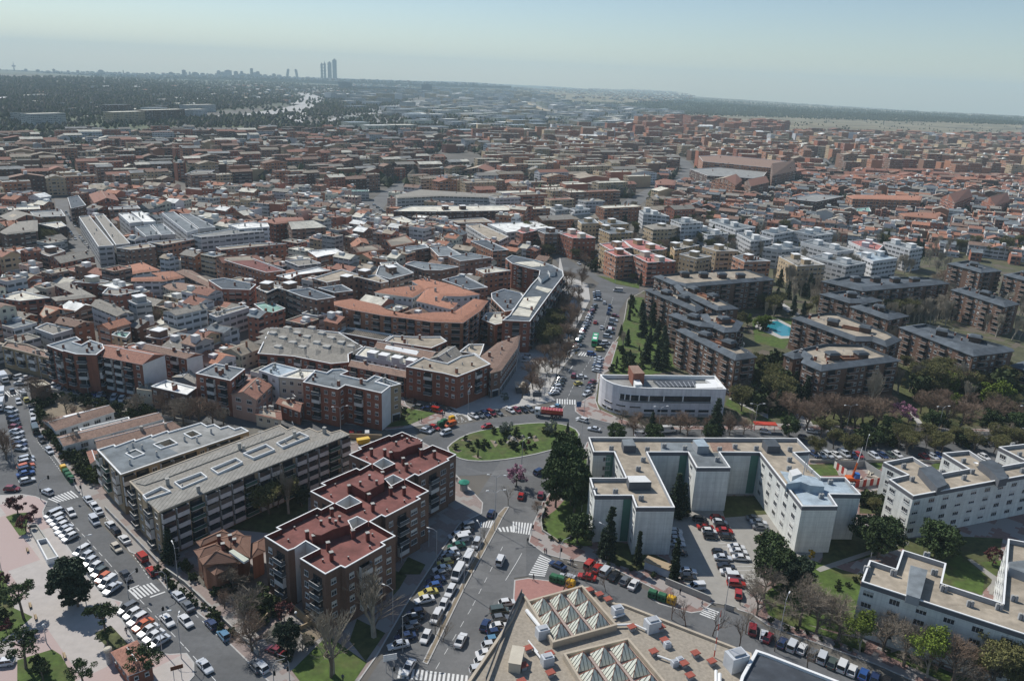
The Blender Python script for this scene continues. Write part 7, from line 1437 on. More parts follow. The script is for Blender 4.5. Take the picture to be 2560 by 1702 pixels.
# ------------------------------------------------------------------ traced buildings of the middle distance
MIDL = []
def mid(k, pts, z, wl, rf, lb, shape='flat', rim='white', chim=3, cat='apartment block', tw=2.0, body=None):
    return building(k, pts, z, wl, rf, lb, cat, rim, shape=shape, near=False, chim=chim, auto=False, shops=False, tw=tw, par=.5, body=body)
mt = [
 ('K', [(35,467),(110,432),(235,462),(100,492)], 14, 'red', 'pinkr', 'brick block with pink roof beside the white sports hall'),
 ('K', [(240,467),(330,442),(470,472),(430,490),(300,494)], 14, 'brown', 'lslate', 'brown block with grey roof between pink roofed blocks'),
 ('K', [(440,492),(600,462),(772,532),(560,535)], 14, 'red', 'pinkr', 'brick block with pink roof left of the parked courtyard'),
 ('K', [(805,587),(1040,562),(1112,622),(900,642)], 14, 'ochre', 'pinkr', 'ochre block with pink roof at left of the pink group'),
 ('K', [(1010,550),(1180,540),(1430,627),(1400,640),(1190,655),(1080,612)], 14, 'ochre', 'pinkr', 'large ochre block with pink roof behind the pink group'),
 ('K', [(850,650),(1010,632),(1115,692),(960,704)], 14, 'orange', 'pinkr', 'orange brick block with pink roof and green awnings'),
 ('K', [(1110,692),(1290,672),(1508,747),(1250,760)], 14, 'red', 'pinkr', 'nearest pink roofed brick block above the avenue corner'),
 ('K', [(800,452),(900,430),(1118,482),(900,494)], 14, 'ochre', 'lslate', 'ochre block with grey roof and projecting cornice'),
 ('K', [(1210,422),(1350,400),(1532,432),(1480,452),(1300,458)], 14, 'tan', 'gtile', 'tan block with rounded roof tower and cream cornice'),
 ('K', [(605,372),(760,360),(800,395),(640,402)], 13, 'tan', 'lslate', 'tan block with orange stair tower at left'),
 ('K', [(790,372),(950,365),(1075,402),(850,412)], 13, 'ochre', 'lslate', 'ochre block with orange stair tower at right'),
 ('K', [(1462,592),(1550,570),(1725,600),(1500,642)], 14, 'ochre', 'gtile', 'ochre block with red tower box right of pink group'),
 ('K', [(1540,682),(1640,662),(1835,702),(1700,725)], 13, 'tan', 'gtile', 'tan block behind bare poplars with small white penthouse'),
 ('K', [(1750,612),(1900,600),(2085,652),(1880,655)], 13, 'tan', 'gtile', 'tan block with twin stair boxes and cream cornice'),
 ('K', [(350,257),(430,240),(530,265),(400,282)], 15, 'grey', 'lslate', 'pale slab block at left of twin white towers'),
 ('K', [(530,262),(640,247),(722,267),(580,282)], 15, 'white', 'lslate', 'pale slab block at right of twin white towers'),
 ('K', [(1170,282),(1270,266),(1450,335),(1210,312)], 12, 'white', 'lslate', 'long stepped white block above the tan cornice blocks'),
 ('K', [(1460,367),(1600,352),(1760,392),(1560,404)], 17, 'white', 'lslate', 'tall white block with banded balconies'),
 ('K', [(1815,372),(1900,356),(2242,432),(2060,457)], 12, 'white', 'lslate', 'white long block with dark ribbon balconies'),
 ('K', [(2070,492),(2170,480),(2390,545),(2200,562)], 12, 'white', 'lslate', 'white block with grey roof tower at centre right'),
 ('K', [(1680,452),(1780,432),(1992,492),(1800,512)], 11, 'white', 'lslate', 'white low block with stepped roof boxes'),
 ('K', [(2030,702),(2150,682),(2380,745),(2140,752)], 13, 'orange', 'lslate', 'orange brick block with pale blue roof box'),
 ('L', [(-60,470),(130,430),(245,470),(60,500)], 15, 'white', 'lslate', 'white slab with square roof tower left of twin'),
 ('L', [(240,472),(380,440),(600,492),(440,512)], 15, 'white', 'lslate', 'white slab with square roof tower right of twin'),
 ('L', [(300,572),(420,547),(792,642),(640,662)], 13, 'white', 'lslate', 'white block with deep dark balcony bands'),
 ('L', [(-40,622),(130,587),(302,622),(130,642)], 13, 'white', 'lslate', 'grey white block at left of the banded block'),
 ('L', [(100,702),(300,690),(528,778),(270,792)], 13, 'tan', 'gtile', 'tan brick block with white roof box behind poplars'),
 ('L', [(380,702),(520,682),(905,762),(722,792)], 12, 'white', 'lslate', 'long white block behind the poplar row'),
 ('L', [(795,672),(900,652),(1192,717),(970,747)], 13, 'white', 'blu', 'white block with pale blue roof behind poplars'),
 ('L', [(740,562),(900,547),(1062,602),(1010,652),(850,612)], 13, 'white', 'pinkr', 'white block with pink roof and square tower'),
 ('L', [(1060,572),(1180,562),(1432,622),(1310,642)], 15, 'white', 'lslate', 'grey white tower block with dark side at right'),
 ('L', [(720,150),(780,140),(1420,150),(1400,190),(780,175)], 14, 'orange', 'otile', 'long orange brick block glowing in the sun at upper right'),
 ('L', [(1590,160),(1800,110),(1880,150),(1720,215)], 14, 'red', 'rtile', 'big dark red gabled block left of its twin'),
 ('L', [(1970,190),(2150,150),(2225,190),(2090,235)], 13, 'red', 'rtile', 'big dark red gabled block right of its twin'),
 ('L', [(195,175),(420,130),(700,150),(440,200)], 13, 'dbrown', 'greyr', 'very dark brown block with white roof railings'),
 ('L', [(1200,310),(1350,300),(1590,310),(1560,360),(1260,335)], 9, 'orange', 'otile', 'orange tiled long house in the right hand quarter'),
 ('L', [(540,365),(620,340),(720,370),(700,400)], 9, 'grey', 'gtile', 'dark gabled grey shed in the right hand quarter'),
 ('L', [(800,262),(930,250),(950,290),(820,290)], 8, 'dbrown', 'greenr', 'small hall with green roof below the sunlit orange block'),
 ('J', [(1285,142),(1500,92),(2200,137),(2207,165),(1700,150),(1300,168)], 14, 'grey', 'gtile', 'long curved grey block with ribbon windows near the far junction'),
 ('J', [(1265,287),(1420,240),(2330,230),(2340,280),(1700,290)], 12, 'dbrown', 'creamr', 'long dark brick block topped by cream roof boxes'),
 ('J', [(1765,367),(2090,347),(2175,385),(1860,395)], 9, 'orange', 'tanr', 'orange brick school with sand roof behind the white hall'),
 ('J', [(1930,412),(2060,402),(2325,520),(2205,577)], 9, 'white', 'tanr', 'white hall with sand roof and blank panelled side'),
 ('J', [(2130,402),(2570,378),(2705,437),(2310,482)], 9.5, 'white', 'white', 'bright white sports hall with flat white roof'),
 ('J', [(1235,347),(1340,332),(1468,387),(1350,397)], 10, 'brown', 'creamr', 'brown building with cream flat roof left of the school'),
 ('J', [(70,382),(190,350),(425,345),(440,372),(180,407)], 12, 'red', 'rtile', 'brick block with orange roof and white end wall'),
 ('J', [(280,412),(410,402),(642,432),(330,452)], 11, 'brown', 'creamr', 'brown block with ridged cream roof'),
 ('J', [(475,652),(730,630),(807,667),(640,692),(560,712)], 11, 'orange', 'white', 'brick block with dazzling white roof in the old town'),
 ('J', [(265,742),(480,722),(600,765),(390,792)], 11, 'grey', 'gtile', 'grey block with balconies in the old town'),
 ('J', [(185,882),(560,802),(682,832),(385,872),(310,912)], 12, 'orange', 'white', 'brick block with long white roof in the old town'),
 ('J', [(-300,735),(-60,710),(272,832),(92,852)], 12, 'orange', 'maroonr', 'brick block with long maroon sheet roof'),
 ('J', [(520,902),(790,822),(980,882),(1100,872),(1222,932),(1150,947),(930,892),(650,942)], 15, 'brown', 'tanr', 'brown stepped block with sand roof and white roof boxes'),
 ('J', [(1130,792),(1300,770),(1452,852),(1230,912),(1100,872)], 15, 'brown', 'lslate', 'brown block with tall roof boxes and red awning'),
 ('J', [(0,992),(80,947),(228,982),(100,1037)], 14, 'brown', 'creamr', 'leftmost brown balcony block with cream roof box'),
 ('J', [(200,992),(330,965),(430,985),(290,1018)], 14.5, 'brown', 'creamr', 'second brown balcony block with cream roof box'),
 ('J', [(282,1017),(490,992),(732,1077),(560,1102),(430,1072)], 15, 'brown', 'slate', 'brown block with slate roof and orange awning'),
 ('J', [(570,992),(790,962),(892,1017),(722,1037)], 15, 'brown', 'slate', 'brown block with sunken slate roof terrace'),
 ('J', [(1370,772),(1450,747),(1867,797),(1700,830),(1550,828)], 13, 'brown', 'lslate', 'brown block with grey roof and curved balcony corner'),
 ('J', [(1770,702),(1980,672),(2168,712),(1880,747)], 13, 'brown', 'lslate', 'brown block with grey roof and white roof house'),
 ('J', [(1285,622),(1560,595),(1595,622),(1400,652)], 12, 'brown', 'lslate', 'brown block with grey parapet roof and tall dark wall'),
 ('J', [(1600,622),(1760,610),(1905,692),(1680,702)], 12, 'orange', 'lslate', 'orange brick block with grey roof and white balconies'),
 ('J', [(1975,562),(2130,552),(2325,642),(2180,652)], 11, 'orange', 'slate', 'orange brick block with slate roof below the white hall'),
 ('J', [(1710,917),(1900,872),(2133,987),(1960,1007)], 12, 'brown', 'slate', 'brown block with slate and cream roof behind orange complex'),
 ('J', [(2020,822),(2180,797),(2345,832),(2100,862)], 12, 'orange', 'creamr', 'orange brick block with cream roof behind the bending block'),
 ('J', [(1285,962),(1130,790),(1010,760),(1180,760)][:0] or [(1140,760),(1290,755),(1330,790),(1160,800)], 14, 'brown', 'creamr', 'brown roof house block left of the grey roofs'),
 ('J', [(870,585),(1010,540),(1040,590),(900,620)], 10, 'orange', 'otile', 'orange house with orange tile roof in the old town'),
 ('J', [(1150,585),(1300,530),(1462,572),(1240,612)], 10, 'orange', 'otile', 'long brown tiled orange brick block in the old town'),
 ('J', [(850,640),(1000,615),(1180,640),(930,665)], 10, 'orange', 'btile', 'orange brick row with brown roof in the old town'),
 ('J', [(420,1225),(520,1185),(652,1235),(560,1250)], 9, 'white', 'gtile', 'small house with grey hip roof and white side'),
 ('J', [(-20,1140),(120,1115),(270,1180),(110,1235)], 9, 'red', 'greenr', 'red brick house with pale green roof'),
 ('I', [(725,337),(820,325),(1047,602),(905,612)], 12, 'white', 'gtile', 'left strip of the long white row with stepped roofs'),
 ('I', [(870,322),(950,312),(1197,582),(1065,597)], 12, 'grey', 'gtile', 'right strip of the long row with stepped roofs'),
 ('I', [(1090,307),(1180,302),(1312,382),(1192,397)], 13, 'white', 'white', 'dazzling white roofed block at left of the pair'),
 ('I', [(1207,292),(1300,287),(1432,382),(1322,387)], 13, 'white', 'white', 'dazzling white roofed block at right of the pair'),
 ('I', [(1240,432),(1385,417),(1472,502),(1342,517)], 13, 'white', 'lslate', 'white balconied block in front of the white roofed pair'),
 ('I', [(1400,412),(1500,402),(1612,497),(1482,507)], 13, 'grey', 'lslate', 'grey block beside the balconied block'),
 ('I', [(1490,302),(1600,292),(1822,452),(1720,482)], 13, 'white', 'lslate', 'long white row with balconies right of the white pair'),
 ('I', [(1650,312),(1750,312),(1982,432),(1832,447)], 13, 'grey', 'lslate', 'grey roofed row right of the balconied row'),
 ('I', [(1760,507),(2110,452),(2430,472),(1850,527)], 14, 'grey', 'greyr', 'long grey windowless wall block'),
 ('I', [(2100,410),(2300,385),(2460,395),(2480,430),(2200,450)], 15, 'white', 'white', 'white roofed block above the long grey wall'),
 ('I', [(1070,622),(1360,580),(1432,612),(1200,642)], 12, 'brown', 'tanr', 'brown block with rounded balcony corner'),
 ('I', [(1360,572),(1600,547),(1797,542),(1500,597)], 12, 'orange', 'tanr', 'brown stepped block beside the rounded balcony corner'),
 ('I', [(1985,617),(2356,580),(2640,585),(2030,642)], 12, 'red', 'tanr', 'long brick block with white end wall and sand roof'),
 ('I', [(1985,732),(2300,705),(2420,745),(2050,762)], 11, 'orange', 'rtile', 'brick block with orange roof left of maroon sheet roof'),
 ('I', [(0,480),(150,392),(340,372),(342,470),(60,502)], 14, 'dbrown', 'gtile', 'big dark brown block with ridged roof at left edge'),
 ('I', [(450,722),(800,662),(870,700),(560,765)], 9, 'red', 'gtile', 'red brick block with grey ridge roof by the straight street'),
 ('I', [(310,657),(500,610),(600,652),(450,702)], 10, 'brown', 'gtile', 'brown block with white roof box by the straight street'),
 ('I', [(1060,812),(1310,760),(1470,832),(1290,852),(1200,872)], 8, 'white', 'otile', 'upper orange tiled wing of the white school'),
 ('I', [(1400,857),(1590,840),(1695,897),(1500,932),(1215,932),(1215,902),(1480,892)], 8, 'white', 'otile', 'lower orange tiled wing of the white school'),
 ('I', [(680,937),(850,902),(1005,932),(870,952)], 10, 'red', 'greyr', 'red brick block with grey roof and white roof box'),
 ('I', [(500,962),(620,942),(877,1072),(520,1112),(480,1082),(700,1052)], 9, 'red', 'gtile', 'L shaped red brick block with grey ridge roof'),
 ('I', [(940,1042),(990,992),(1292,1022),(1080,1062)], 11, 'red', 'gtile', 'red brick block with grey roofs and white chimneys'),
 ('I', [(840,1152),(920,1097),(1225,1227),(1080,1252)], 11, 'white', 'gtile', 'white block with long grey ridge roof'),
 ('I', [(1180,1112),(1310,1082),(1395,1122),(1250,1142)], 12, 'grey', 'gtile', 'grey tower like block with blank side'),
 ('I', [(1500,1207),(1840,1147),(1905,1177),(1620,1242)], 12, 'white', 'gtile', 'white block with grey gable roof and blank end'),
 ('I', [(1920,1232),(2250,1152),(2292,1172),(1990,1262)], 10, 'white', 'gtile', 'white row with brown grey roof behind sheds'),
 ('I', [(-60,1080),(200,1022),(462,1082),(180,1112)], 9, 'red', 'creamr', 'red brick building with pale roof at left edge'),
 ('I', [(320,1362),(430,1312),(672,1367),(490,1422)], 7, 'grey', 'gtile', 'grey roofed shed near the ochre row'),
 ('I', [(510,1312),(600,1262),(862,1312),(692,1347)], 8, 'orange', 'btile', 'orange walled gable house with brown roof'),
 ('I', [(372,1232),(480,1162),(682,1202),(402,1262)], 8, 'orange', 'otile', 'orange gable house with red roof at left'),
 ('I', [(1025,1422),(1080,1392),(1202,1402),(1160,1452)], 9, 'ochre', 'greenr', 'ochre house with green grey roof'),
 ('I', [(1340,1442),(1440,1392),(1602,1422),(1480,1462)], 9, 'brown', 'creamr', 'brown house with cream roof terrace and white box'),
 ('I', [(1900,1372),(2000,1332),(2202,1362),(2060,1402)], 9, 'white', 'lslate', 'white house with grey roof near the peach gable'),
 ('I', [(0,950),(20,870),(130,880),(60,1000)], 8, 'red', 'greenr', 'red brick house with bright green grey roof at left edge'),
 ('I', [(270,292),(560,272),(602,332),(330,342)], 11, 'brown', 'greyr', 'brown block with grey roof by the straight left street'),
 ('I', [(350,402),(560,382),(612,422),(520,442)], 12, 'dbrown', 'creamr', 'dark brown block with cream roof by the left trees'),
 ('I', [(0,332),(280,312),(402,352),(100,382)], 11, 'red', 'gtile', 'red brick row with grey roof above the dark gabled block'),
 ('I', [(60,252),(360,237),(372,267),(80,277)], 11, 'brown', 'creamr', 'brown curved block with cream parapet near left edge'),
 ('I', [(622,162),(720,142),(792,232),(652,262)], 12, 'dbrown', 'slate', 'dark brown block beyond the bend of the left street'),
 ('I', [(820,132),(1050,132),(1092,192),(870,212)], 11, 'red', 'rtile', 'brick block with several brown gabled roofs'),
 ('I', [(1000,252),(1260,232),(1292,262),(1000,272)], 12, 'brown', 'greyr', 'brown block behind the white roofed pair'),
 ('I', [(1480,962),(1620,940),(2020,1000),(1900,1060),(1560,1010)], 6, 'cream', 'btile', 'low cream houses under brown tiles below the white school'),
 ('I', [(1620,842),(1760,830),(2030,985),(1960,1000)], 6, 'brown', 'btile', 'low brown shed row with many small chimneys'),
 ('I', [(1920,922),(2060,900),(2356,960),(2300,1010),(2040,1000)], 10, 'red', 'slate', 'brick block with slate and white roof terraces'),
 ('N', [(860,535),(960,530),(1280,560),(1195,590),(880,560)], 20, 'orange', 'btile', 'wide orange mall like building in the far right quarter'), 
 ('N', [(820,595),(1000,585),(1180,600),(1150,640),(900,625)], 15, 'dbrown', 'greyr', 'dark red shopping hall with grey roof'),
 ('N', [(1190,590),(1280,580),(1310,600),(1200,625)], 18, 'brown', 'btile', 'brown wing at the right end of the shopping hall'),
 ('N', [(660,650),(700,640),(755,650),(750,670),(670,668)], 12, 'maroon', 'rtile', 'dark red building at the big road fork'),
 ('N', [(920,645),(1000,630),(1060,645),(1030,670)], 15, 'orange', 'rtile', 'orange block with many windows near the shopping hall'),
 ('N', [(1070,655),(1150,640),(1185,655),(1100,675)], 15, 'brown', 'rtile', 'brown block right of the orange windowed block'),
 ('M', [(2130,600),(2180,588),(2280,590),(2270,612)], 12, 'brown', 'rtile', 'brown block with red roof beside the far junction park'),
 ('M', [(1585,690),(1700,690),(1700,698),(1590,698)], 8, 'grey', 'greenr', 'long thin canopy roof by the far junction park'),
 ('M', [(850,150+470),(900,600),(990,600),(940,628)], 12, 'brown', 'gtile', 'dark brown square block among bare trees'),
]
for t in mt:
    k, pts, z, wl, rf, lb = t
    sh = 'ring' if 'tile' in rf and len(pts) != 4 else ('gable' if 'tile' in rf and len(pts) == 4 and rf != 'gtile' or 'ridge' in lb or 'gable' in lb else 'flat')
    if z == 20: sh = 'flat'
    r, P, c = mid(k, pts, z, wl, rf, lb, sh, 'white' if sh == 'flat' else 'tan', 4)
    if sh == 'flat' and k in 'KL' and z > 11 and pts[0][1] > 230 or 'box' in lb or 'tower' in lb:
        mb = MB(); cc = sum(P, Vector((0, 0)))/len(P); e = max(range(len(P)), key=lambda i: (P[(i+1) % len(P)]-P[i]).length); d = (P[(e+1) % len(P)]-P[e]).normalized(); a = math.atan2(d.y, d.x)
        nb = 2 if (P[(e+1) % len(P)]-P[e]).length > 22 else 1
        for i in range(nb):
            q = cc+d*(0 if nb == 1 else (i-.5)*14); mb = MB(); mb.box(q.x, q.y, z-.6, 4.6, 4.2, 2.8, a, 0); mb.box(q.x, q.y, z+2.2, 5, 4.6, .25, a, 1); mb.build('stair_tower', [wallm(wl) if wl != 'red' else wallm('cream'), TRIM], r)
# ------------------------------------------------------------------ streets of the middle distance
def strip(name, k, pts, wd, m=ASPH2, z=.03, far=False):
    P = [g(k, *p, far=far) for p in pts]; mb = MB(); L = []; Rr = []
    for i, p in enumerate(P):
        d = (P[min(i+1, len(P)-1)]-P[max(i-1, 0)]); d.z = 0; d.normalize(); n = Vector((-d.y, d.x, 0))*wd/2; L.append(p+n); Rr.append(p-n)
    for i in range(len(P)-1):
        q = [L[i], Rr[i], Rr[i+1], L[i+1]]
        occ(q)
        if not far: q = [(v.x, v.y, z) for v in q]
        else: q = [(v.x, v.y, elev(v.x, v.y)+2.5) for v in q]
        mb.face(q if area([(v[0], v[1]) for v in q]) > 0 else q[::-1])
    o = mb.build(name, m); o['kind'] = 'structure'
strip('side_street', 'I', [(560,180),(590,300),(610,420),(660,520),(760,650),(890,800),(1010,960)], 9, z=.031); strip('side_street', 'J', [(1560,0),(1340,50),(1230,120),(1130,200),(1060,290)], 16, z=.032); strip('side_street', 'J', [(985,180),(1020,260),(1150,330),(1500,370)], 12, z=.033); strip('side_street', 'N', [(740,535),(790,560),(815,600),(780,650),(660,690),(560,745),(500,800)], 18, z=.034); strip('side_street', 'N', [(1425,545),(1470,590),(1500,640)], 14, z=.035)
strip('side_street', 'J', [(0,560),(500,700),(900,720),(1180,760)], 6, z=.036); strip('side_street', 'I', [(0,700),(400,740),(900,800),(1500,880),(2356,980)], 6, z=.037);  strip('side_street', 'J', [(700,1090),(1000,1330),(760,1370),(0,1370)], 6, z=.039); strip('side_street', 'J', [(2100,1568),(2160,1250),(2130,1000),(2360,860),(2700,700)], 6, z=.0395)
MW = mat('motorway_surface', (.38,.37,.35), var=.1, scale=.01)
strip('motorway', 'M', [(1000,362),(1180,350),(1330,325),(1450,298),(1480,285),(1440,262),(1390,248)], 60, MW, far=True); strip('motorway', 'M', [(1340,388),(1370,350),(1440,310),(1470,290)], 46, MW, far=True); strip('motorway', 'M', [(1370,300),(1400,280),(1410,250)], 44, MW, far=True)
strip('country_road', 'M', [(410,330),(420,360),(430,372)], 14, MW, far=True); strip('country_road', 'N', [(0,275),(60,290),(130,320),(200,345)], 26, mat('sandy_track', (.33,.27,.18)), far=True); strip('country_road', 'N', [(870,362),(1000,382)], 60, mat('bare_chalk', (.45,.4,.3)), far=True); strip('country_road', 'N', [(1160,368),(1230,385),(1400,395)], 20, MATS['sandy_track'], far=True); strip('country_road', 'M', [(1480,385),(1600,358),(1750,340)], 20, MW, far=True); strip('country_road', 'M', [(1930,300),(2060,262),(2120,245)], 26, MW, far=True); strip('country_road', 'M', [(1300,395),(1320,370),(1350,390)], 24, MW, far=True)
# ------------------------------------------------------------------ the rest of the town, lot by lot
WN = ['red','brown','dbrown','orange','tan','cream','white','grey','pink','ochre']; RN = ['rtile','otile','btile','gtile','slate','lslate','tanr','greyr','white','creamr','pinkr','maroonr','blu']
FM = [wallm(k_, True) for k_ in WN]; RM = [roofm(k_) for k_ in RN]
ZR = random.Random(2024); LOTS = []
def zone(poly, dirpx, block, street, lotw, depth, hts, walls, roofs, gable, fill=.92, court=0., kind='mix', far=False, dens=1.):
    """town blocks in two back-to-back rows of lots; poly and direction given in picture points (source pixels)"""
    a, b = g('S', *dirpx[0]), g('S', *dirpx[1]); u = (b-a).xy.normalized(); v = Vector((-u.y, u.x)); W = [g('S', *p, far=far).xy for p in poly]
    us = [p.dot(u) for p in W]; vs = [p.dot(v) for p in W]; V = vs_ = min(vs)
    while V < max(vs):
        U = min(us)
        while U < max(us):
            e = U+block*ZR.uniform(.7, 1.3); row_h = depth
            for rr in range(2 if court < 90 else 1):
                x = U
                while x < e-3:
                    w_ = ZR.uniform(*lotw); 
                    if x+w_ > e: w_ = e-x
                    dd = depth*ZR.uniform(.8, 1.0); y = V+(dd/2 if rr == 0 else depth*2+court-dd/2)
                    c = u*(x+w_/2)+v*y; x += w_
                    if w_ < 4 or ZR.random() > fill: continue
                    z = elev(c.x, c.y); px_ = proj((c.x, c.y, z))
                    if not inside(poly, *px_) or not (-60 < px_[0] < 2620): continue
                    if blocked(c.x, c.y, 0) or any(blocked(c.x+u.x*i*w_*.45+v.x*j*dd*.45, c.y+u.y*i*w_*.45+v.y*j*dd*.45) for i in (-1, 1) for j in (-1, 1)): continue
                    sw = ZR.random() < .3
                    h = ZR.uniform(*hts) if not isinstance(hts, list) else ZR.choice(hts)*ZR.uniform(.9, 1.1)
                    LOTS.append((c.x, c.y, z, dd if sw else w_*.99, w_*.99 if sw else dd, h, math.atan2(u.y, u.x)+(math.pi/2 if sw else 0), WN.index(ZR.choice(walls)), RN.index(ZR.choice(roofs)), ZR.random() < gable, kind))
            U = e+street
        V += depth*2+court+street
TW = ['red','red','brown','orange','cream','white','white','grey','tan','pink']; TRF = ['otile','rtile','rtile','rtile','otile','btile','gtile','otile','greyr','lslate','creamr','white','tanr','gtile','tanr','btile','creamr','rtile']
zone([(-40,560),(400,545),(640,560),(1000,570),(1300,620),(1400,640),(1300,700),(1260,760),(1180,830),(1000,860),(880,850),(700,900),(560,950),(420,930),(240,850),(-40,880)], ((400,760),(700,830)), 48, 5, (6, 13), 10, [5, 6.5, 8.5, 10, 11.5], TW, TRF, .55, .96, 2)
zone([(-40,510),(200,500),(640,480),(1100,500),(1300,560),(1300,620),(640,560),(-40,565)], ((100,520),(500,560)), 50, 6, (7, 16), 11, [7, 9, 11, 12], TW, TRF, .4, .93, 4)
zone([(-40,385),(640,380),(1040,385),(1180,440),(1130,500),(640,480),(200,500),(-40,510)], ((60,470),(500,450)), 80, 14, (12, 26), 11, [10, 12, 14, 16], ['brown','red','dbrown','brown','orange','tan'], ['rtile','btile','btile','gtile','rtile','tanr','greyr','creamr'], .55, .8, 16, kind='row')
zone([(1060,440),(1280,450),(1700,450),(1720,560),(1400,600),(1180,520)], ((1100,480),(1400,470)), 70, 12, (16, 40), 13, [9, 12, 14], ['red','brown','orange','tan','white'], ['rtile','tanr','gtile','creamr'], .5, .8, 12)
zone([(1640,440),(2600,470),(2600,560),(2300,600),(1960,570),(1700,560)], ((1900,520),(2300,560)), 50, 7, (7, 15), 10, [6, 8, 10], ['red','brown','orange','white','grey','dbrown'], ['rtile','btile','gtile','gtile','lslate','otile'], .65, .93, 5)
zone([(1960,570),(2300,590),(2600,560),(2600,660),(2330,640),(1990,590)], ((1900,520),(2300,560)), 50, 7, (7, 15), 10, [5, 7, 9], ['red','brown','white','grey','orange'], ['rtile','btile','gtile','lslate','otile'], .6, .9, 6)
zone([(1700,425),(2600,450),(2600,480),(1640,455)], ((1700,430),(2400,460)), 70, 10, (12, 26), 12, [9, 12], ['red','dbrown','orange','red'], ['rtile','otile','btile','rtile'], .7, .94, 6)
zone([(1240,375),(1760,360),(1780,420),(1760,450),(1440,450),(1200,450)], ((1300,420),(1700,415)), 70, 16, (14, 28), 13, [14, 17], ['brown','tan','red','brown','orange'], ['tanr','creamr','tanr','gtile'], .06, .85, 18)
zone([(1760,375),(2600,385),(2600,455),(1740,430)], ((1800,420),(2500,440)), 60, 16, (14, 24), 14, [17, 21, 25], ['orange','red','orange','brown','tan'], ['tanr','btile','gtile','creamr','tanr'], .08, .74, 18)
zone([(-40,345),(500,335),(1100,335),(1200,355),(1240,385),(640,380),(-40,388)], ((100,365),(900,350)), 110, 20, (12, 32), 12, [8, 11, 14], ['red','brown','orange','tan','white','dbrown'], ['rtile','btile','gtile','creamr','rtile','greyr'], .6, .75, 20, kind='row')
zone([(1180,345),(1550,330),(2000,345),(2600,356),(2600,388),(1760,380),(1240,375)], ((1300,360),(2300,380)), 90, 24, (14, 34), 14, [15, 19, 23], ['orange','red','brown','white','tan','orange'], ['tanr','gtile','btile','white','creamr'], .1, .66, 26)
zone([(1590,312),(1800,316),(1960,325),(1960,345),(1590,342)], ((1600,330),(1900,335)), 120, 20, (22, 30), 20, [24, 30], ['orange','red','red'], ['rtile','rtile','tanr'], .2, .7, 60)
zone([(1960,337),(2600,345),(2600,356),(1960,347)], ((2000,335),(2500,345)), 120, 26, (26, 60), 18, [13, 17], ['orange','red','brown'], ['rtile','otile'], .6, .8, 30, kind='row')
zone([(760,300),(1100,262),(1380,255),(1700,285),(1740,318),(1600,330),(1180,345),(900,330)], ((1000,300),(1400,300)), 260, 40, (24, 70), 32, [8, 11, 14], ['white','white','grey','cream','tan'], ['white','lslate','blu','creamr','greyr','white'], .05, .5, 34, kind='shed', far=True)
zone([(1060,225),(1320,222),(1400,256),(1100,262),(880,275),(820,250)], ((1000,250),(1300,250)), 300, 70, (30, 90), 40, [12, 16, 22], ['white','grey','tan'], ['white','lslate','greyr'], .0, .4, 60, kind='shed', far=True)
zone([(-40,300),(420,280),(640,270),(700,285),(560,310),(380,322),(-40,330)], ((0,315),(600,290)), 220, 60, (50, 110), 26, [16, 22], ['grey','white','dbrown','tan'], ['lslate','slate','creamr'], .0, .42, 80, kind='office', far=True)
zone([(-40,222),(560,215),(1000,212),(1050,225),(700,262),(400,280),(-40,300)], ((0,260),(700,240)), 200, 130, (14, 40), 16, [7, 9], ['white','cream','orange','white'], ['creamr','rtile','white','gtile'], .5, .34, 60, kind='villa', far=True)
zone([(1280,222),(1600,232),(1740,245),(1700,262),(1400,252)], ((1300,240),(1700,250)), 200, 120, (16, 40), 16, [7, 9], ['white','cream','orange'], ['rtile','creamr'], .5, .3, 80, kind='villa', far=True)
GRID = set()
def cells(x, y, w_, d, a, m=0.):
    c, s = math.cos(a), math.sin(a); nu, nv = int(w_/1.6)+2, int(d/1.6)+2
    for i in range(nu+1):
        for j in range(nv+1):
            p, q = (i/nu-.5)*(w_+m), (j/nv-.5)*(d+m); yield (int((x+p*c-q*s)//2), int((y+p*s+q*c)//2))
for t in LOTS:
    if t[1] < 1100: GRID.update(cells(t[0], t[1], t[3], t[4], t[6]))
def infill(poly, dirpx, n):
    a, b = g('S', *dirpx[0]), g('S', *dirpx[1]); ang = math.atan2(b.y-a.y, b.x-a.x); xs = [p[0] for p in poly]; ys = [p[1] for p in poly]
    for _ in range(n):
        x, y = ZR.uniform(min(xs), max(xs)), ZR.uniform(min(ys), max(ys))
        if not inside(poly, x, y): continue
        p = g('S', x, y, 3); w_, d = ZR.uniform(6, 13), ZR.uniform(6, 11)
        cs = set(cells(p.x, p.y, w_, d, ang, 1.5))
        if cs & GRID or any(blocked(cx*2+1, cy*2+1) for cx, cy in cs): continue
        GRID.update(cs); LOTS.append((p.x, p.y, 0, w_, d, ZR.choice((3.5, 5, 6.5, 8)), ang, WN.index(ZR.choice(TW)), RN.index(ZR.choice(TRF)), ZR.random() < .7, 'mix'))
infill([(-40,560),(400,545),(640,560),(1000,570),(1300,620),(1400,640),(1300,700),(1260,760),(1180,830),(1000,880),(880,880),(700,930),(560,960),(420,930),(240,860),(-40,890)], ((400,760),(700,830)), 5000)
infill([(-40,500),(640,480),(1100,500),(1300,560),(1300,620),(640,560),(-40,565)], ((100,520),(500,560)), 2500)
infill([(1640,440),(2600,470),(2600,660),(1990,590),(1700,560)], ((1900,520),(2300,560)), 3000)
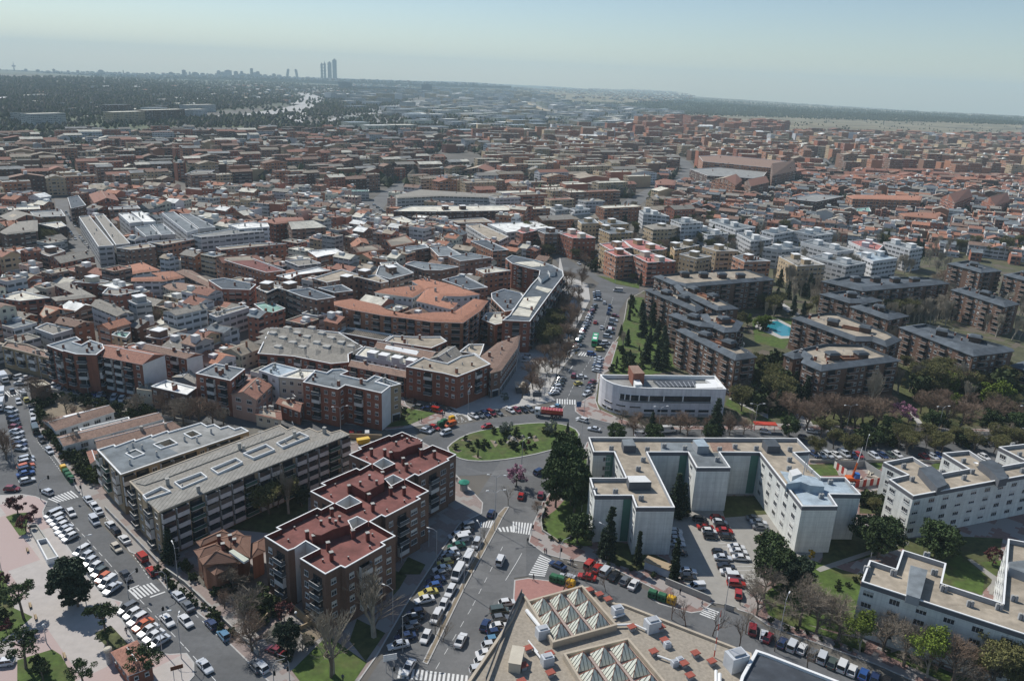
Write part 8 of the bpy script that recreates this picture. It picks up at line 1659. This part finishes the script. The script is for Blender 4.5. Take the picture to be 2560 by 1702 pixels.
def lot_mesh(mw, mr, t, W0_=0, ox=0, oy=0, oz=0, rs=None):
    """walls into mw, roof into mr; material indices W0_ + wall, roof"""
    x, y, z, w_, d, h, a, wi, ri, gb, kd = t; c, s = math.cos(a), math.sin(a); x -= ox; y -= oy; z -= oz
    q = lambda u, v, zz: (x+u*c-v*s, y+u*s+v*c, zz)
    A, B = w_/2, d/2; C4 = [(-A,-B),(A,-B),(A,B),(-A,B)]; u0 = 0
    for i in range(4):
        p, r_ = C4[i], C4[(i+1) % 4]; L = w_ if i % 2 == 0 else d
        wi2 = wi if i % 2 == 0 or (int(x*7) % 3) else WN.index('white')
        blank = i % 2 == 1 and int(abs(y)*3) % 2
        mw.face([q(*p, -1), q(*r_, -1), q(*r_, h), q(*p, h)], wi, [(u0, -1), (u0+L, -1), (u0+L, h), (u0, h)] if not blank else [(0, 0)]*4); u0 += L
    if gb:
        rh = min(d*.2, 2.4); e = .4
        mr.face([q(-A-e,-B-e,h-.1), q(A+e,-B-e,h-.1), q(A+e,0,h+rh), q(-A-e,0,h+rh)], ri); mr.face([q(A+e,B+e,h-.1), q(-A-e,B+e,h-.1), q(-A-e,0,h+rh), q(A+e,0,h+rh)], ri)
        mw.face([q(-A,B,h), q(-A,-B,h), q(-A,0,h+rh-.1)], wi, [(0, 0)]*3); mw.face([q(A,-B,h), q(A,B,h), q(A,0,h+rh-.1)], wi, [(0, 0)]*3)
    else:
        R1 = .35; I4 = [(p*(1-R1*2/w_), r_*(1-R1*2/d)) for p, r_ in C4]
        for i in range(4):
            j = (i+1) % 4; mr.face([q(*C4[i], h+.5), q(*C4[j], h+.5), q(*I4[j], h+.5), q(*I4[i], h+.5)], RN.index('creamr')); mr.face([q(*I4[i], h+.5), q(*I4[j], h+.5), q(*I4[j], h), q(*I4[i], h)], RN.index('creamr'))
            mw.face([q(*C4[i], h), q(*C4[j], h), q(*C4[j], h+.5), q(*C4[i], h+.5)], wi, [(0, 0)]*4)
        mr.face([q(*p, h) for p in I4], ri)
def extras(t, n=2):
    R = random.Random(int(t[0]*3+t[1])); out = []
    for _ in range(n):
        out.append((R.uniform(-.35, .35)*t[3], R.uniform(-.3, .3)*t[4], R.choice((.6, .8, 2.6)) if t[3] < 60 else R.choice((3, 6)), R.choice((1.0, 1.4, 2.3))))
    return out
kinds = {'apartment': [], 'house': [], 'row': [], 'shed': [], 'office': [], 'villa': []}
for t in LOTS:
    kd = t[10]
    if kd == 'mix': kd = 'house' if t[9] and t[5] < 10.5 else 'apartment'
    kinds[kd].append(t)
NMK = dict(apartment=('apartment_block', 'block', 'apartment block', 'apartment blocks of the town'), house=('town_house', 'house', 'house', 'gabled houses of the old town'), row=('terrace_block', 'terrace', 'terraced block', 'long terraces of the upper town'),
           shed=('warehouse', 'warehouse', 'warehouse', 'warehouses of the industrial area'), office=('office_block', 'office block', 'office', 'office blocks by the motorway'), villa=('country_house', 'villa', 'villa', 'villas among the far trees'))
WLAB = dict(red='red brick', brown='brown brick', dbrown='dark brown', orange='orange brick', tan='tan', cream='cream', white='white', grey='grey', pink='pink', ochre='ochre'); RLAB = dict(rtile='red tiled', otile='orange tiled', btile='brown tiled', gtile='grey tiled', slate='slate roofed', lslate='grey roofed', tanr='sand roofed', greyr='dull grey roofed', white='white roofed', creamr='cream roofed', pinkr='pink roofed', maroonr='maroon roofed', blu='pale blue roofed')
LIM = dict(apartment=185, house=290, row=150, shed=110, office=40, villa=60)
REST = []
for kd, L in kinds.items():
    L.sort(key=lambda t: -t[3]*t[5]/(t[0]**2+t[1]**2)); nm, wd, ct, gp = NMK[kd]
    for i, t in enumerate(L[:LIM[kd]]):
        lb = '%s %s %s' % (RLAB[RN[t[8]]], WLAB[WN[t[7]]], wd); r = thing(nm, lb, ct, (t[0], t[1], t[2]), 0, gp); mw, mr = MB(), MB()
        lot_mesh(mw, mr, t, ox=t[0], oy=t[1], oz=t[2]); wi, ri = t[7], t[8]
        mw.m = [0]*len(mw.f); mr.m = [0 if k_ == ri else 1 for k_ in mr.m]
        mw.build('wall', FM[wi], r); mr.build('roof', [RM[ri], RM[RN.index('creamr')]] if any(mr.m) else RM[ri], r)
        if math.hypot(t[0], t[1]) < 800:
            c, s = math.cos(t[6]), math.sin(t[6])
            for u, v, w_, h_ in extras(t, 3 if not t[9] else 2):
                mb = MB(); sm = w_ < 1; mb.box(u*c-v*s, u*s+v*c, t[5]-.3, w_, w_*.9, h_+(t[4]*.14 if t[9] else .3), t[6], 0); mb.build('chimney' if sm else 'stair_tower', FM[wi] if sm and False else (wallm('orange') if sm else wallm('white')), r)
    rest = L[LIM[kd]:]
    if rest:
        mw, mr = MB(), MB()
        for t in rest:
            lot_mesh(mw, mr, t)
            if t[1] < 1500:
                c, s = math.cos(t[6]), math.sin(t[6])
                for u, v, w_, h_ in extras(t, 1): mr.box(t[0]+u*c-v*s, t[1]+u*s+v*c, t[2]+t[5]-.3, w_*1.3, w_*1.2, h_+1, t[6], RN.index('white') if w_ > 1 else RN.index('rtile'))
        b = len(mw.v); n0 = len(FM)
        mw.v += mr.v; mw.f += [tuple(i+b for i in f) for f in mr.f]; mw.m += [m+n0 for m in mr.m]; mw.uv += mr.uv
        o = mw.build('distant_'+{'apartment_block': 'apartment_blocks', 'town_house': 'houses', 'terrace_block': 'terraces', 'warehouse': 'warehouses', 'office_block': 'offices', 'country_house': 'villas'}[nm], FM+RM)
        tag(o, {'apartment': 'mass of far apartment blocks fading into the haze', 'house': 'mass of small gabled houses filling the far old town', 'row': 'mass of far brown terraces in the upper town', 'shed': 'far white warehouses of the industrial plain', 'office': 'far office blocks near the motorway', 'villa': 'far pale villas scattered between the woods'}[kd], ct, None, 'stuff')
print('LOTS', {k_: len(v_) for k_, v_ in kinds.items()})
# ------------------------------------------------------------------ skyline
def at_dist(k, x, y, D):
    a, b = px(k, x, y); d = ray(a, b); t = D/math.hypot(d.x, d.y); return Vector((0, 0, HC))+t*d
FARW = mat('far_facade', (.3,.31,.32), var=.1, scale=.01, var2=.2); DARKT = mat('tower_cladding', (.1,.13,.16), var=.1, scale=.01)
def far_box(nm, x0, x1, yt, yb, D, label, m=FARW, lean=0, cat='tower block', auto=True, depth=1.):
    a = at_dist('M', x0, yb, D); b = at_dist('M', x1, yb, D); tp = at_dist('M', (x0+x1)/2, yt, D); w_ = (b-a).xy.length; c = (a+b)/2; z0 = min(c.z, elev(c.x, c.y))-5
    t = thing(nm, label, cat, (c.x, c.y, z0), math.atan2((b-a).y, (b-a).x), 'towers on the skyline' if auto else None, auto); h = tp.z-z0; mb = MB()
    lo = [(-w_/2,-w_*depth/2,0),(w_/2,-w_*depth/2,0),(w_/2,w_*depth/2,0),(-w_/2,w_*depth/2,0)]; hi = [(x+lean*h, y, h) for x, y, _ in lo]
    for i in range(4): j = (i+1) % 4; mb.face([lo[i], lo[j], hi[j], hi[i]], 0, [(i*w_, 0), ((i+1)*w_, 0), ((i+1)*w_, h), (i*w_, h)])
    mb.face(hi, 0); mb.build('tower_shaft', m, t)
    mb = MB(); mb.box(lean*h, 0, h, w_*.5, w_*.5*depth, h*.04+1); mb.build('roof_house', m, t); return t, w_, h
t, w_, h = far_box('office_tower', 1533, 1553, 93, 182, 9000, 'tallest of the dark skyscrapers, rightmost of the group', DARKT, auto=False)
mb = MB(); mb.tube((0,0,h), (0,0,h+18), 5, 3, 4); mb.build('roof_mast', FARW, t)
far_box('office_tower', 1511, 1529, 105, 182, 9050, 'rounded dark skyscraper in the middle of the group', DARKT, auto=False)
t, w_, h = far_box('office_tower', 1493, 1503, 108, 182, 8950, 'right core of the unfinished skyscraper', DARKT, auto=False); far_box('office_tower', 1479, 1489, 110, 182, 8950, 'left core of the unfinished skyscraper', DARKT, auto=False)
for i in range(5): mb = MB(); mb.box(-16, 0, h*(.3+.15*i), 60, 30, 7); mb.build('bridge_floor', DARKT, t)
mb = MB(); mb.tube((0,0,h), (0,0,h+22), 5, 3, 4); mb.build('roof_mast', FARW, t)
far_box('leaning_tower', 1313, 1325, 136, 168, 8800, 'left leaning office tower of the skyline pair', FARW, .18, auto=False); far_box('leaning_tower', 1368, 1380, 138, 168, 8800, 'right leaning office tower of the skyline pair', FARW, -.18, auto=False)
t = thing('television_tower', 'slender television tower with thick head at far left', 'television tower', at_dist('M', 67, 150, 8800), 0, None, False); hh_ = at_dist('M', 67, 100, 8800).z-t.location.z
mb = MB(); mb.tube((0,0,-60), (0,0,hh_*.55), 7, 5, 8); mb.build('shaft', FARW, t); mb = MB(); mb.ring([(hh_*.5,5),(hh_*.54,16),(hh_*.64,16),(hh_*.68,4)], 12); mb.build('head', FARW, t); mb = MB(); mb.tube((0,0,hh_*.66), (0,0,hh_), 3, 1, 5); mb.build('antenna', FARW, t)
SR = random.Random(8); x = -5
prof = [(0,145),(200,148),(400,152),(560,155),(700,158),(830,162),(1000,160),(1200,165),(1400,178),(1620,186),(1900,196),(2356,210)]
def prof_y(x):
    for (a, b), (c, d) in zip(prof, prof[1:]):
        if a <= x <= c: return b+(d-b)*(x-a)/(c-a)
    return 200
TRW = mat('far_tree_belt', (.05,.06,.045), var=.3, scale=.005)
while x < 2300:
    w1 = SR.uniform(8, 22); y0 = prof_y(max(0, x)); top = y0-SR.uniform(1, 7)-(SR.random() < .25)*SR.uniform(3, 8)*(x < 1400)
    far_box('high_rise', x, x+w1, top, y0+14, SR.uniform(8100, 8700), 'hazy skyline block', auto=True, depth=SR.uniform(.5, 1)); x += w1*SR.uniform(.8, 1.7)
for a_, b_, y_ in ((840,858,140),(1000,1018,143),(1036,1070,141),(1078,1098,146),(1108,1122,146),(1154,1168,133),(1180,1198,147),(888,912,150),(780,800,150),(456,480,140),(568,574,142)): far_box('high_rise', a_, b_, y_, 175, 8000+b_%7*20, 'taller skyline tower', auto=True, depth=.6)
# low plateau with the suburbs under the skyline
def belt(pts, D0, D1, m, name):
    mb = MB()
    for (x0, y0), (x1, y1) in zip(pts, pts[1:]):
        a, b = at_dist('M', x0, y0, D0), at_dist('M', x1, y1, D0); c, d = at_dist('M', x1, y1-3, D1), at_dist('M', x0, y0-3, D1)
        A = (a.x, a.y, elev(a.x, a.y)-30); B = (b.x, b.y, elev(b.x, b.y)-30); mb.face([A, B, b, a]); mb.face([a, b, c, d]); mb.face([d, c, (c.x, c.y, c.z-200), (d.x, d.y, d.z-200)])
    o = mb.build(name, m); o['kind'] = 'structure'
BELT = [(-60,163),(200,162),(400,166),(700,172),(1000,175),(1200,178),(1400,186),(1620,193),(1900,202),(2356,214)]
def suburb():
    mb = MB(); R = random.Random(12)
    for _ in range(1500):
        x = R.uniform(-20, 2200); y = 200
        for (a, b), (c, d) in zip(BELT, BELT[1:]):
            if a <= x <= c: y = b+(d-b)*(x-a)/(c-a)
        t = R.random(); p = at_dist('M', x, y-3*t, 7620+960*t); w_ = R.uniform(12, 45); mb.box(p.x, p.y, p.z-8, w_, R.uniform(12, 25), 8+R.uniform(5, 22), R.uniform(0, 3), R.choice((0, 0, 1, 2, 3, 3)))
        q = p+Vector((R.gauss(0, 40), R.gauss(0, 40), -4)); blob(mb, q, R.uniform(8, 16), R.uniform(12, 22), R, 4)
    tag(mb.build('distant_suburb', [FARW, wallm('brown'), wallm('cream'), DARKT, TRW]), 'hazy mass of suburb houses and trees under the skyline', 'houses', None, 'stuff')
belt([(-60,163),(200,162),(400,166),(700,172),(1000,175),(1200,178),(1400,186),(1620,193),(1900,202),(2356,214)], 7600, 8600, mat('land_city_plateau', (.03,.036,.036), var=.5, scale=.012), 'plateau')
for a_, b_, y_, yb, lb in ((1560,1622,196,235,'dark slab left end of the far railway depot'), (1942,1990,207,240,'dark slab right end of the far railway depot')): far_box('far_hall', a_, b_, y_, yb, 5200, lb, DARKT, auto=False, cat='hall', depth=.4)
far_box('far_hall', 1625, 1940, 219, 242, 5250, 'very long low dark hall between two far slabs', DARKT, auto=False, cat='hall', depth=.1)
# ------------------------------------------------------------------ woods and street trees too many to count
def blob(mb, c, r, h, R, m=0):
    n = 6; base = []; z0 = c.z+h*.15
    ring1 = [(c.x+r*R.uniform(.7, 1.1)*math.cos(i*6.283/n), c.y+r*R.uniform(.7, 1.1)*math.sin(i*6.283/n), z0+h*R.uniform(.2, .4)) for i in range(n)]
    top = (c.x+R.uniform(-.3, .3)*r, c.y, c.z+h); bot = (c.x, c.y, c.z)
    for i in range(n): j = (i+1) % n; mb.face([ring1[i], ring1[j], top], m); mb.face([ring1[j], ring1[i], bot], m)
FT = [mat('wood_dark', (.048,.056,.034), var=.4, scale=.03), mat('wood_bare', (.1,.088,.07), var=.3, scale=.03), mat('wood_green', (.06,.07,.03), var=.3, scale=.03)]
def woods(name, label, areas):
    mb = MB(); R = random.Random(len(name))
    for poly, n, hs, mi in areas:
        xs = [p[0] for p in poly]; ys = [p[1] for p in poly]; k = 0; tr = 0
        while k < n and tr < n*6:
            tr += 1; x, y = R.uniform(min(xs), max(xs)), R.uniform(min(ys), max(ys))
            if not inside(poly, x, y): continue
            p = g('S', x, y, far=True)
            if blocked(p.x, p.y): continue
            for _ in range(1 if p.y < 1500 else 3):
                q = p+Vector((R.gauss(0, 1), R.gauss(0, 1), 0))*(0 if p.y < 1500 else 25); q.z = elev(q.x, q.y); h = R.uniform(*hs); blob(mb, q, h*R.uniform(.35, .6), h, R, R.choice(mi)); 
            k += 1
    tag(mb.build(name, FT), label, 'trees', None, 'stuff')
suburb()
woods('woodland', 'dark evergreen woods of the far estate and hills', [([(-40,194),(500,196),(760,206),(770,250),(600,272),(300,290),(-40,300)], 3500, (9, 15), [0,1,1,2]), ([(1360,255),(1560,260),(1740,245),(2560,292),(2560,314),(2100,300),(1800,291),(1640,285),(1480,278)], 3600, (7, 12), [0,0,0,2]), ([(-40,302),(330,300),(560,296),(730,266),(780,278),(560,318),(-40,336)], 420, (7, 12), [0,1,2]), ([(1640,290),(2100,300),(2560,318),(2560,340),(1960,330),(1640,310)], 90, (4, 8), [0,1,2]), ([(560,215),(760,215),(1050,222),(1050,232),(560,225)], 500, (9, 14), [0,1]), ([(800,232),(1060,228),(1000,262),(820,290),(700,300)], 700, (8, 13), [1,2,0])])
tz = [([(-40,340),(1240,330),(1240,385),(-40,390)], 900, (7, 12), [1,1,2,0]), ([(-40,388),(1040,385),(1180,440),(1130,500),(-40,510)], 520, (7, 12), [1,1,2,0]), ([(1180,345),(2560,350),(2560,450),(1240,460)], 1300, (7, 12), [1,2,1,0]), ([(1060,440),(1700,450),(1720,560),(1400,600),(1180,520)], 200, (7, 11), [1,1,2]), ([(1640,440),(2600,470),(2600,640),(1960,570)], 170, (5, 9), [1,2,0]), ([(380,318),(700,290),(1100,270),(1740,290),(1740,325),(900,340)], 900, (7, 12), [1,2,0]), ([(-40,510),(1300,520),(1300,640),(-40,640)], 70, (5, 8), [1,2]),
 ([(520,415),(760,430),(780,470),(600,480),(500,450)], 150, (9, 13), [1,1,2]), ([(1130,415),(1280,430),(1260,470),(1110,465)], 110, (8, 12), [1,2,0]), ([(850,435),(960,440),(950,470),(850,470)], 60, (8, 13), [0,2]), ([(1010,325),(1280,330),(1280,345),(1000,342)], 200, (10, 15), [1,1,0]), ([(0,575),(140,560),(180,620),(20,640)], 40, (7, 11), [1,2])]
woods('distant_trees', 'bare and evergreen trees scattered between the far buildings', tz)
# thin haze over the whole valley
mb = MB(); zb = min(elev(x_, y_) for x_ in range(-15500, 15501, 500) for y_ in range(-15500, 15501, 500))-30
mb.box(0, 0, zb-1, 33000, 33000, 420-zb, 0); hz = mb.mesh('haze', [])
hm = bpy.data.materials.new('haze_air'); hm.use_nodes = True; n = hm.node_tree.nodes; n.remove(n['Principled BSDF']); pv = n.new('ShaderNodeVolumePrincipled')
pv.inputs['Color'].default_value = (.68, .87, .93, 1); pv.inputs['Density'].default_value = HAZE = .00009; pv.inputs['Anisotropy'].default_value = 0
hm.node_tree.links.new(pv.outputs[0], n['Material Output'].inputs['Volume']); hz.materials.append(hm); o = link('haze', hz); tag(o, 'pale blue haze lying over the valley', 'haze', None, 'stuff')
# ------------------------------------------------------------------ labels that single each thing out
LMK = [('curved white office','C',1400,500),('roundabout','R',1300,650),('maroon roofed block','B',1000,1500),('villa with hip roofs','V',1000,700),('tan ribbed roof block','B',100,1000),('school pavilions','A',900,780),('tall brick block','A',700,200),('blank white end wall','A',1420,270),('peach gable house','B',100,480),('slate roofed brick block','B',900,450),
 ('sand roofed corner block','B',1750,300),('grey dormer quarter','B',450,0),('orange tiled complex','J',1500,1200),('bending block','K',300,1000),('green bus','K',762,1480),('comb shaped estate block','C',1400,1200),('estate car park','G',1900,300),('glass pyramids','G',550,950),('market radio mast','G',1900,1000),('bottom right estate block','H',1500,800),
 ('building site','Q',1200,450),('long estate slab','D',1900,1350),('swimming pool','L',120,1370),('shaded sand roofed block','D',800,300),('pale slate roofed block','L',1700,1450),('long slate roofed block','L',1100,980),('balcony wing','K',1900,1500),('estate street corner','K',1230,1010),('pink roofed group','K',1150,680),('white sports hall','J',2400,430),
 ('curved grey block','J',1750,130),('long dark brick block','J',1800,270),('white stepped row','I',900,450),('white roofed pair','I',1250,350),('dark block at left edge','I',150,450),('white school','I',1400,860),('long grey wall','I',2000,500),('maroon sheet roof','J',0,800),('stepped brown block','J',850,880),('white roofed brick block','J',640,660),
 ('banded white block','L',550,610),('sunlit orange block','L',1000,170),('dark gabled twins','L',1850,160),('orange mall','N',1030,560),('pirate','X',0,0),('plaza hut','E',1180,1350),('dark cedar','E',650,700),('open stairwell','E',430,330),('left junction','A',300,1300),('ochre old row','A',200,80),('far junction','J',1150,250),('big road fork','N',640,700),
 ('skyscraper group','M',1515,140),('motorway bend','M',1440,280),('television tower','M',67,130),('leaning pair','M',1345,150),('far railway depot','M',1750,215),('city plateau','M',900,160),('red billboard','D',2040,700),('pink blossom tree','D',1210,640),('far parking strip','K',800,70),('bottom lawn','F',650,1480),('garden drive','F',200,1280),
 ('far white warehouses','N',60,340),('chalky field','N',930,365),('red brick towers','N',740,420),('far upper right terraces','N',2000,440),('upper left terraces','M',300,650),('middle terraces','M',1500,520),('tree filled park','M',1250,640),('red gabled quarter','L',1200,420),('grey tower block','I',1300,1250),('ridge roofed white block','I',1050,1180),('north avenue mouth','C',560,300),('median strip','F',1900,750),('market side bays','F',2200,1150),
 ('twin white slabs','L',350,470),('tan cornice blocks','K',1350,440),('twin white towers','K',530,280),('poplar row','L',900,820),('right edge','S',2520,620),('right edge of the town','S',2500,480),('left edge','S',20,520),('left edge terraces','S',30,430),('upper middle town','S',900,470),('centre right houses','S',2150,560),('brown school','J',1950,380)]
LMK = [(n_, px(k_, x_, y_)) for n_, k_, x_, y_ in LMK if k_ != 'X']
ORD = ['nearest','second nearest','third nearest','fourth nearest','fifth nearest','sixth nearest','seventh nearest','eighth nearest','ninth nearest','tenth nearest','eleventh nearest','twelfth nearest','thirteenth nearest','fourteenth nearest','fifteenth nearest','sixteenth nearest','seventeenth nearest','eighteenth nearest','nineteenth nearest','twentieth nearest']
def ordn(i):
    if i < 20: return ORD[i]
    n_ = i+1; return '%d%s nearest' % (n_, {1:'st',2:'nd',3:'rd'}.get(n_ % 10, 'th') if n_ % 100 not in (11,12,13) else 'th')
groups = {}
for o, lb, pos, word in REG:
    pos = Vector(pos)
    if len(lb.split()) >= 6 or o.get('category') in ('car', 'van', 'person'):
        if o.get('category') in ('car', 'van', 'person'): groups.setdefault((lb, None, None), []).append(((pos-CAM).length, o)); continue
    u, v = proj(pos+Vector((0, 0, 3))); best = min(LMK, key=lambda L_: abs(L_[1][0]-u)+2.2*abs(L_[1][1]-v)); dx, dy = u-best[1][0], v-best[1][1]
    rel = ('left of' if dx < 0 else 'right of') if abs(dx) > 1.6*abs(dy) else ('beyond' if dy < 0 else 'in front of')
    groups.setdefault((lb, best[0], rel), []).append((math.hypot(dx, 2*dy), o))
for (lb, lm, rel), L in groups.items():
    L.sort(key=lambda t: t[0])
    for i, (d, o) in enumerate(L):
        if lm is None: o['label'] = lb if len(L) == 1 and len(lb.split()) > 3 else '%s, %s the camera' % (lb, ordn(i))
        else: o['label'] = '%s %s the %s' % (lb, rel, lm) if len(L) == 1 else '%s %s the %s, %s' % (lb, rel, lm, ordn(i))
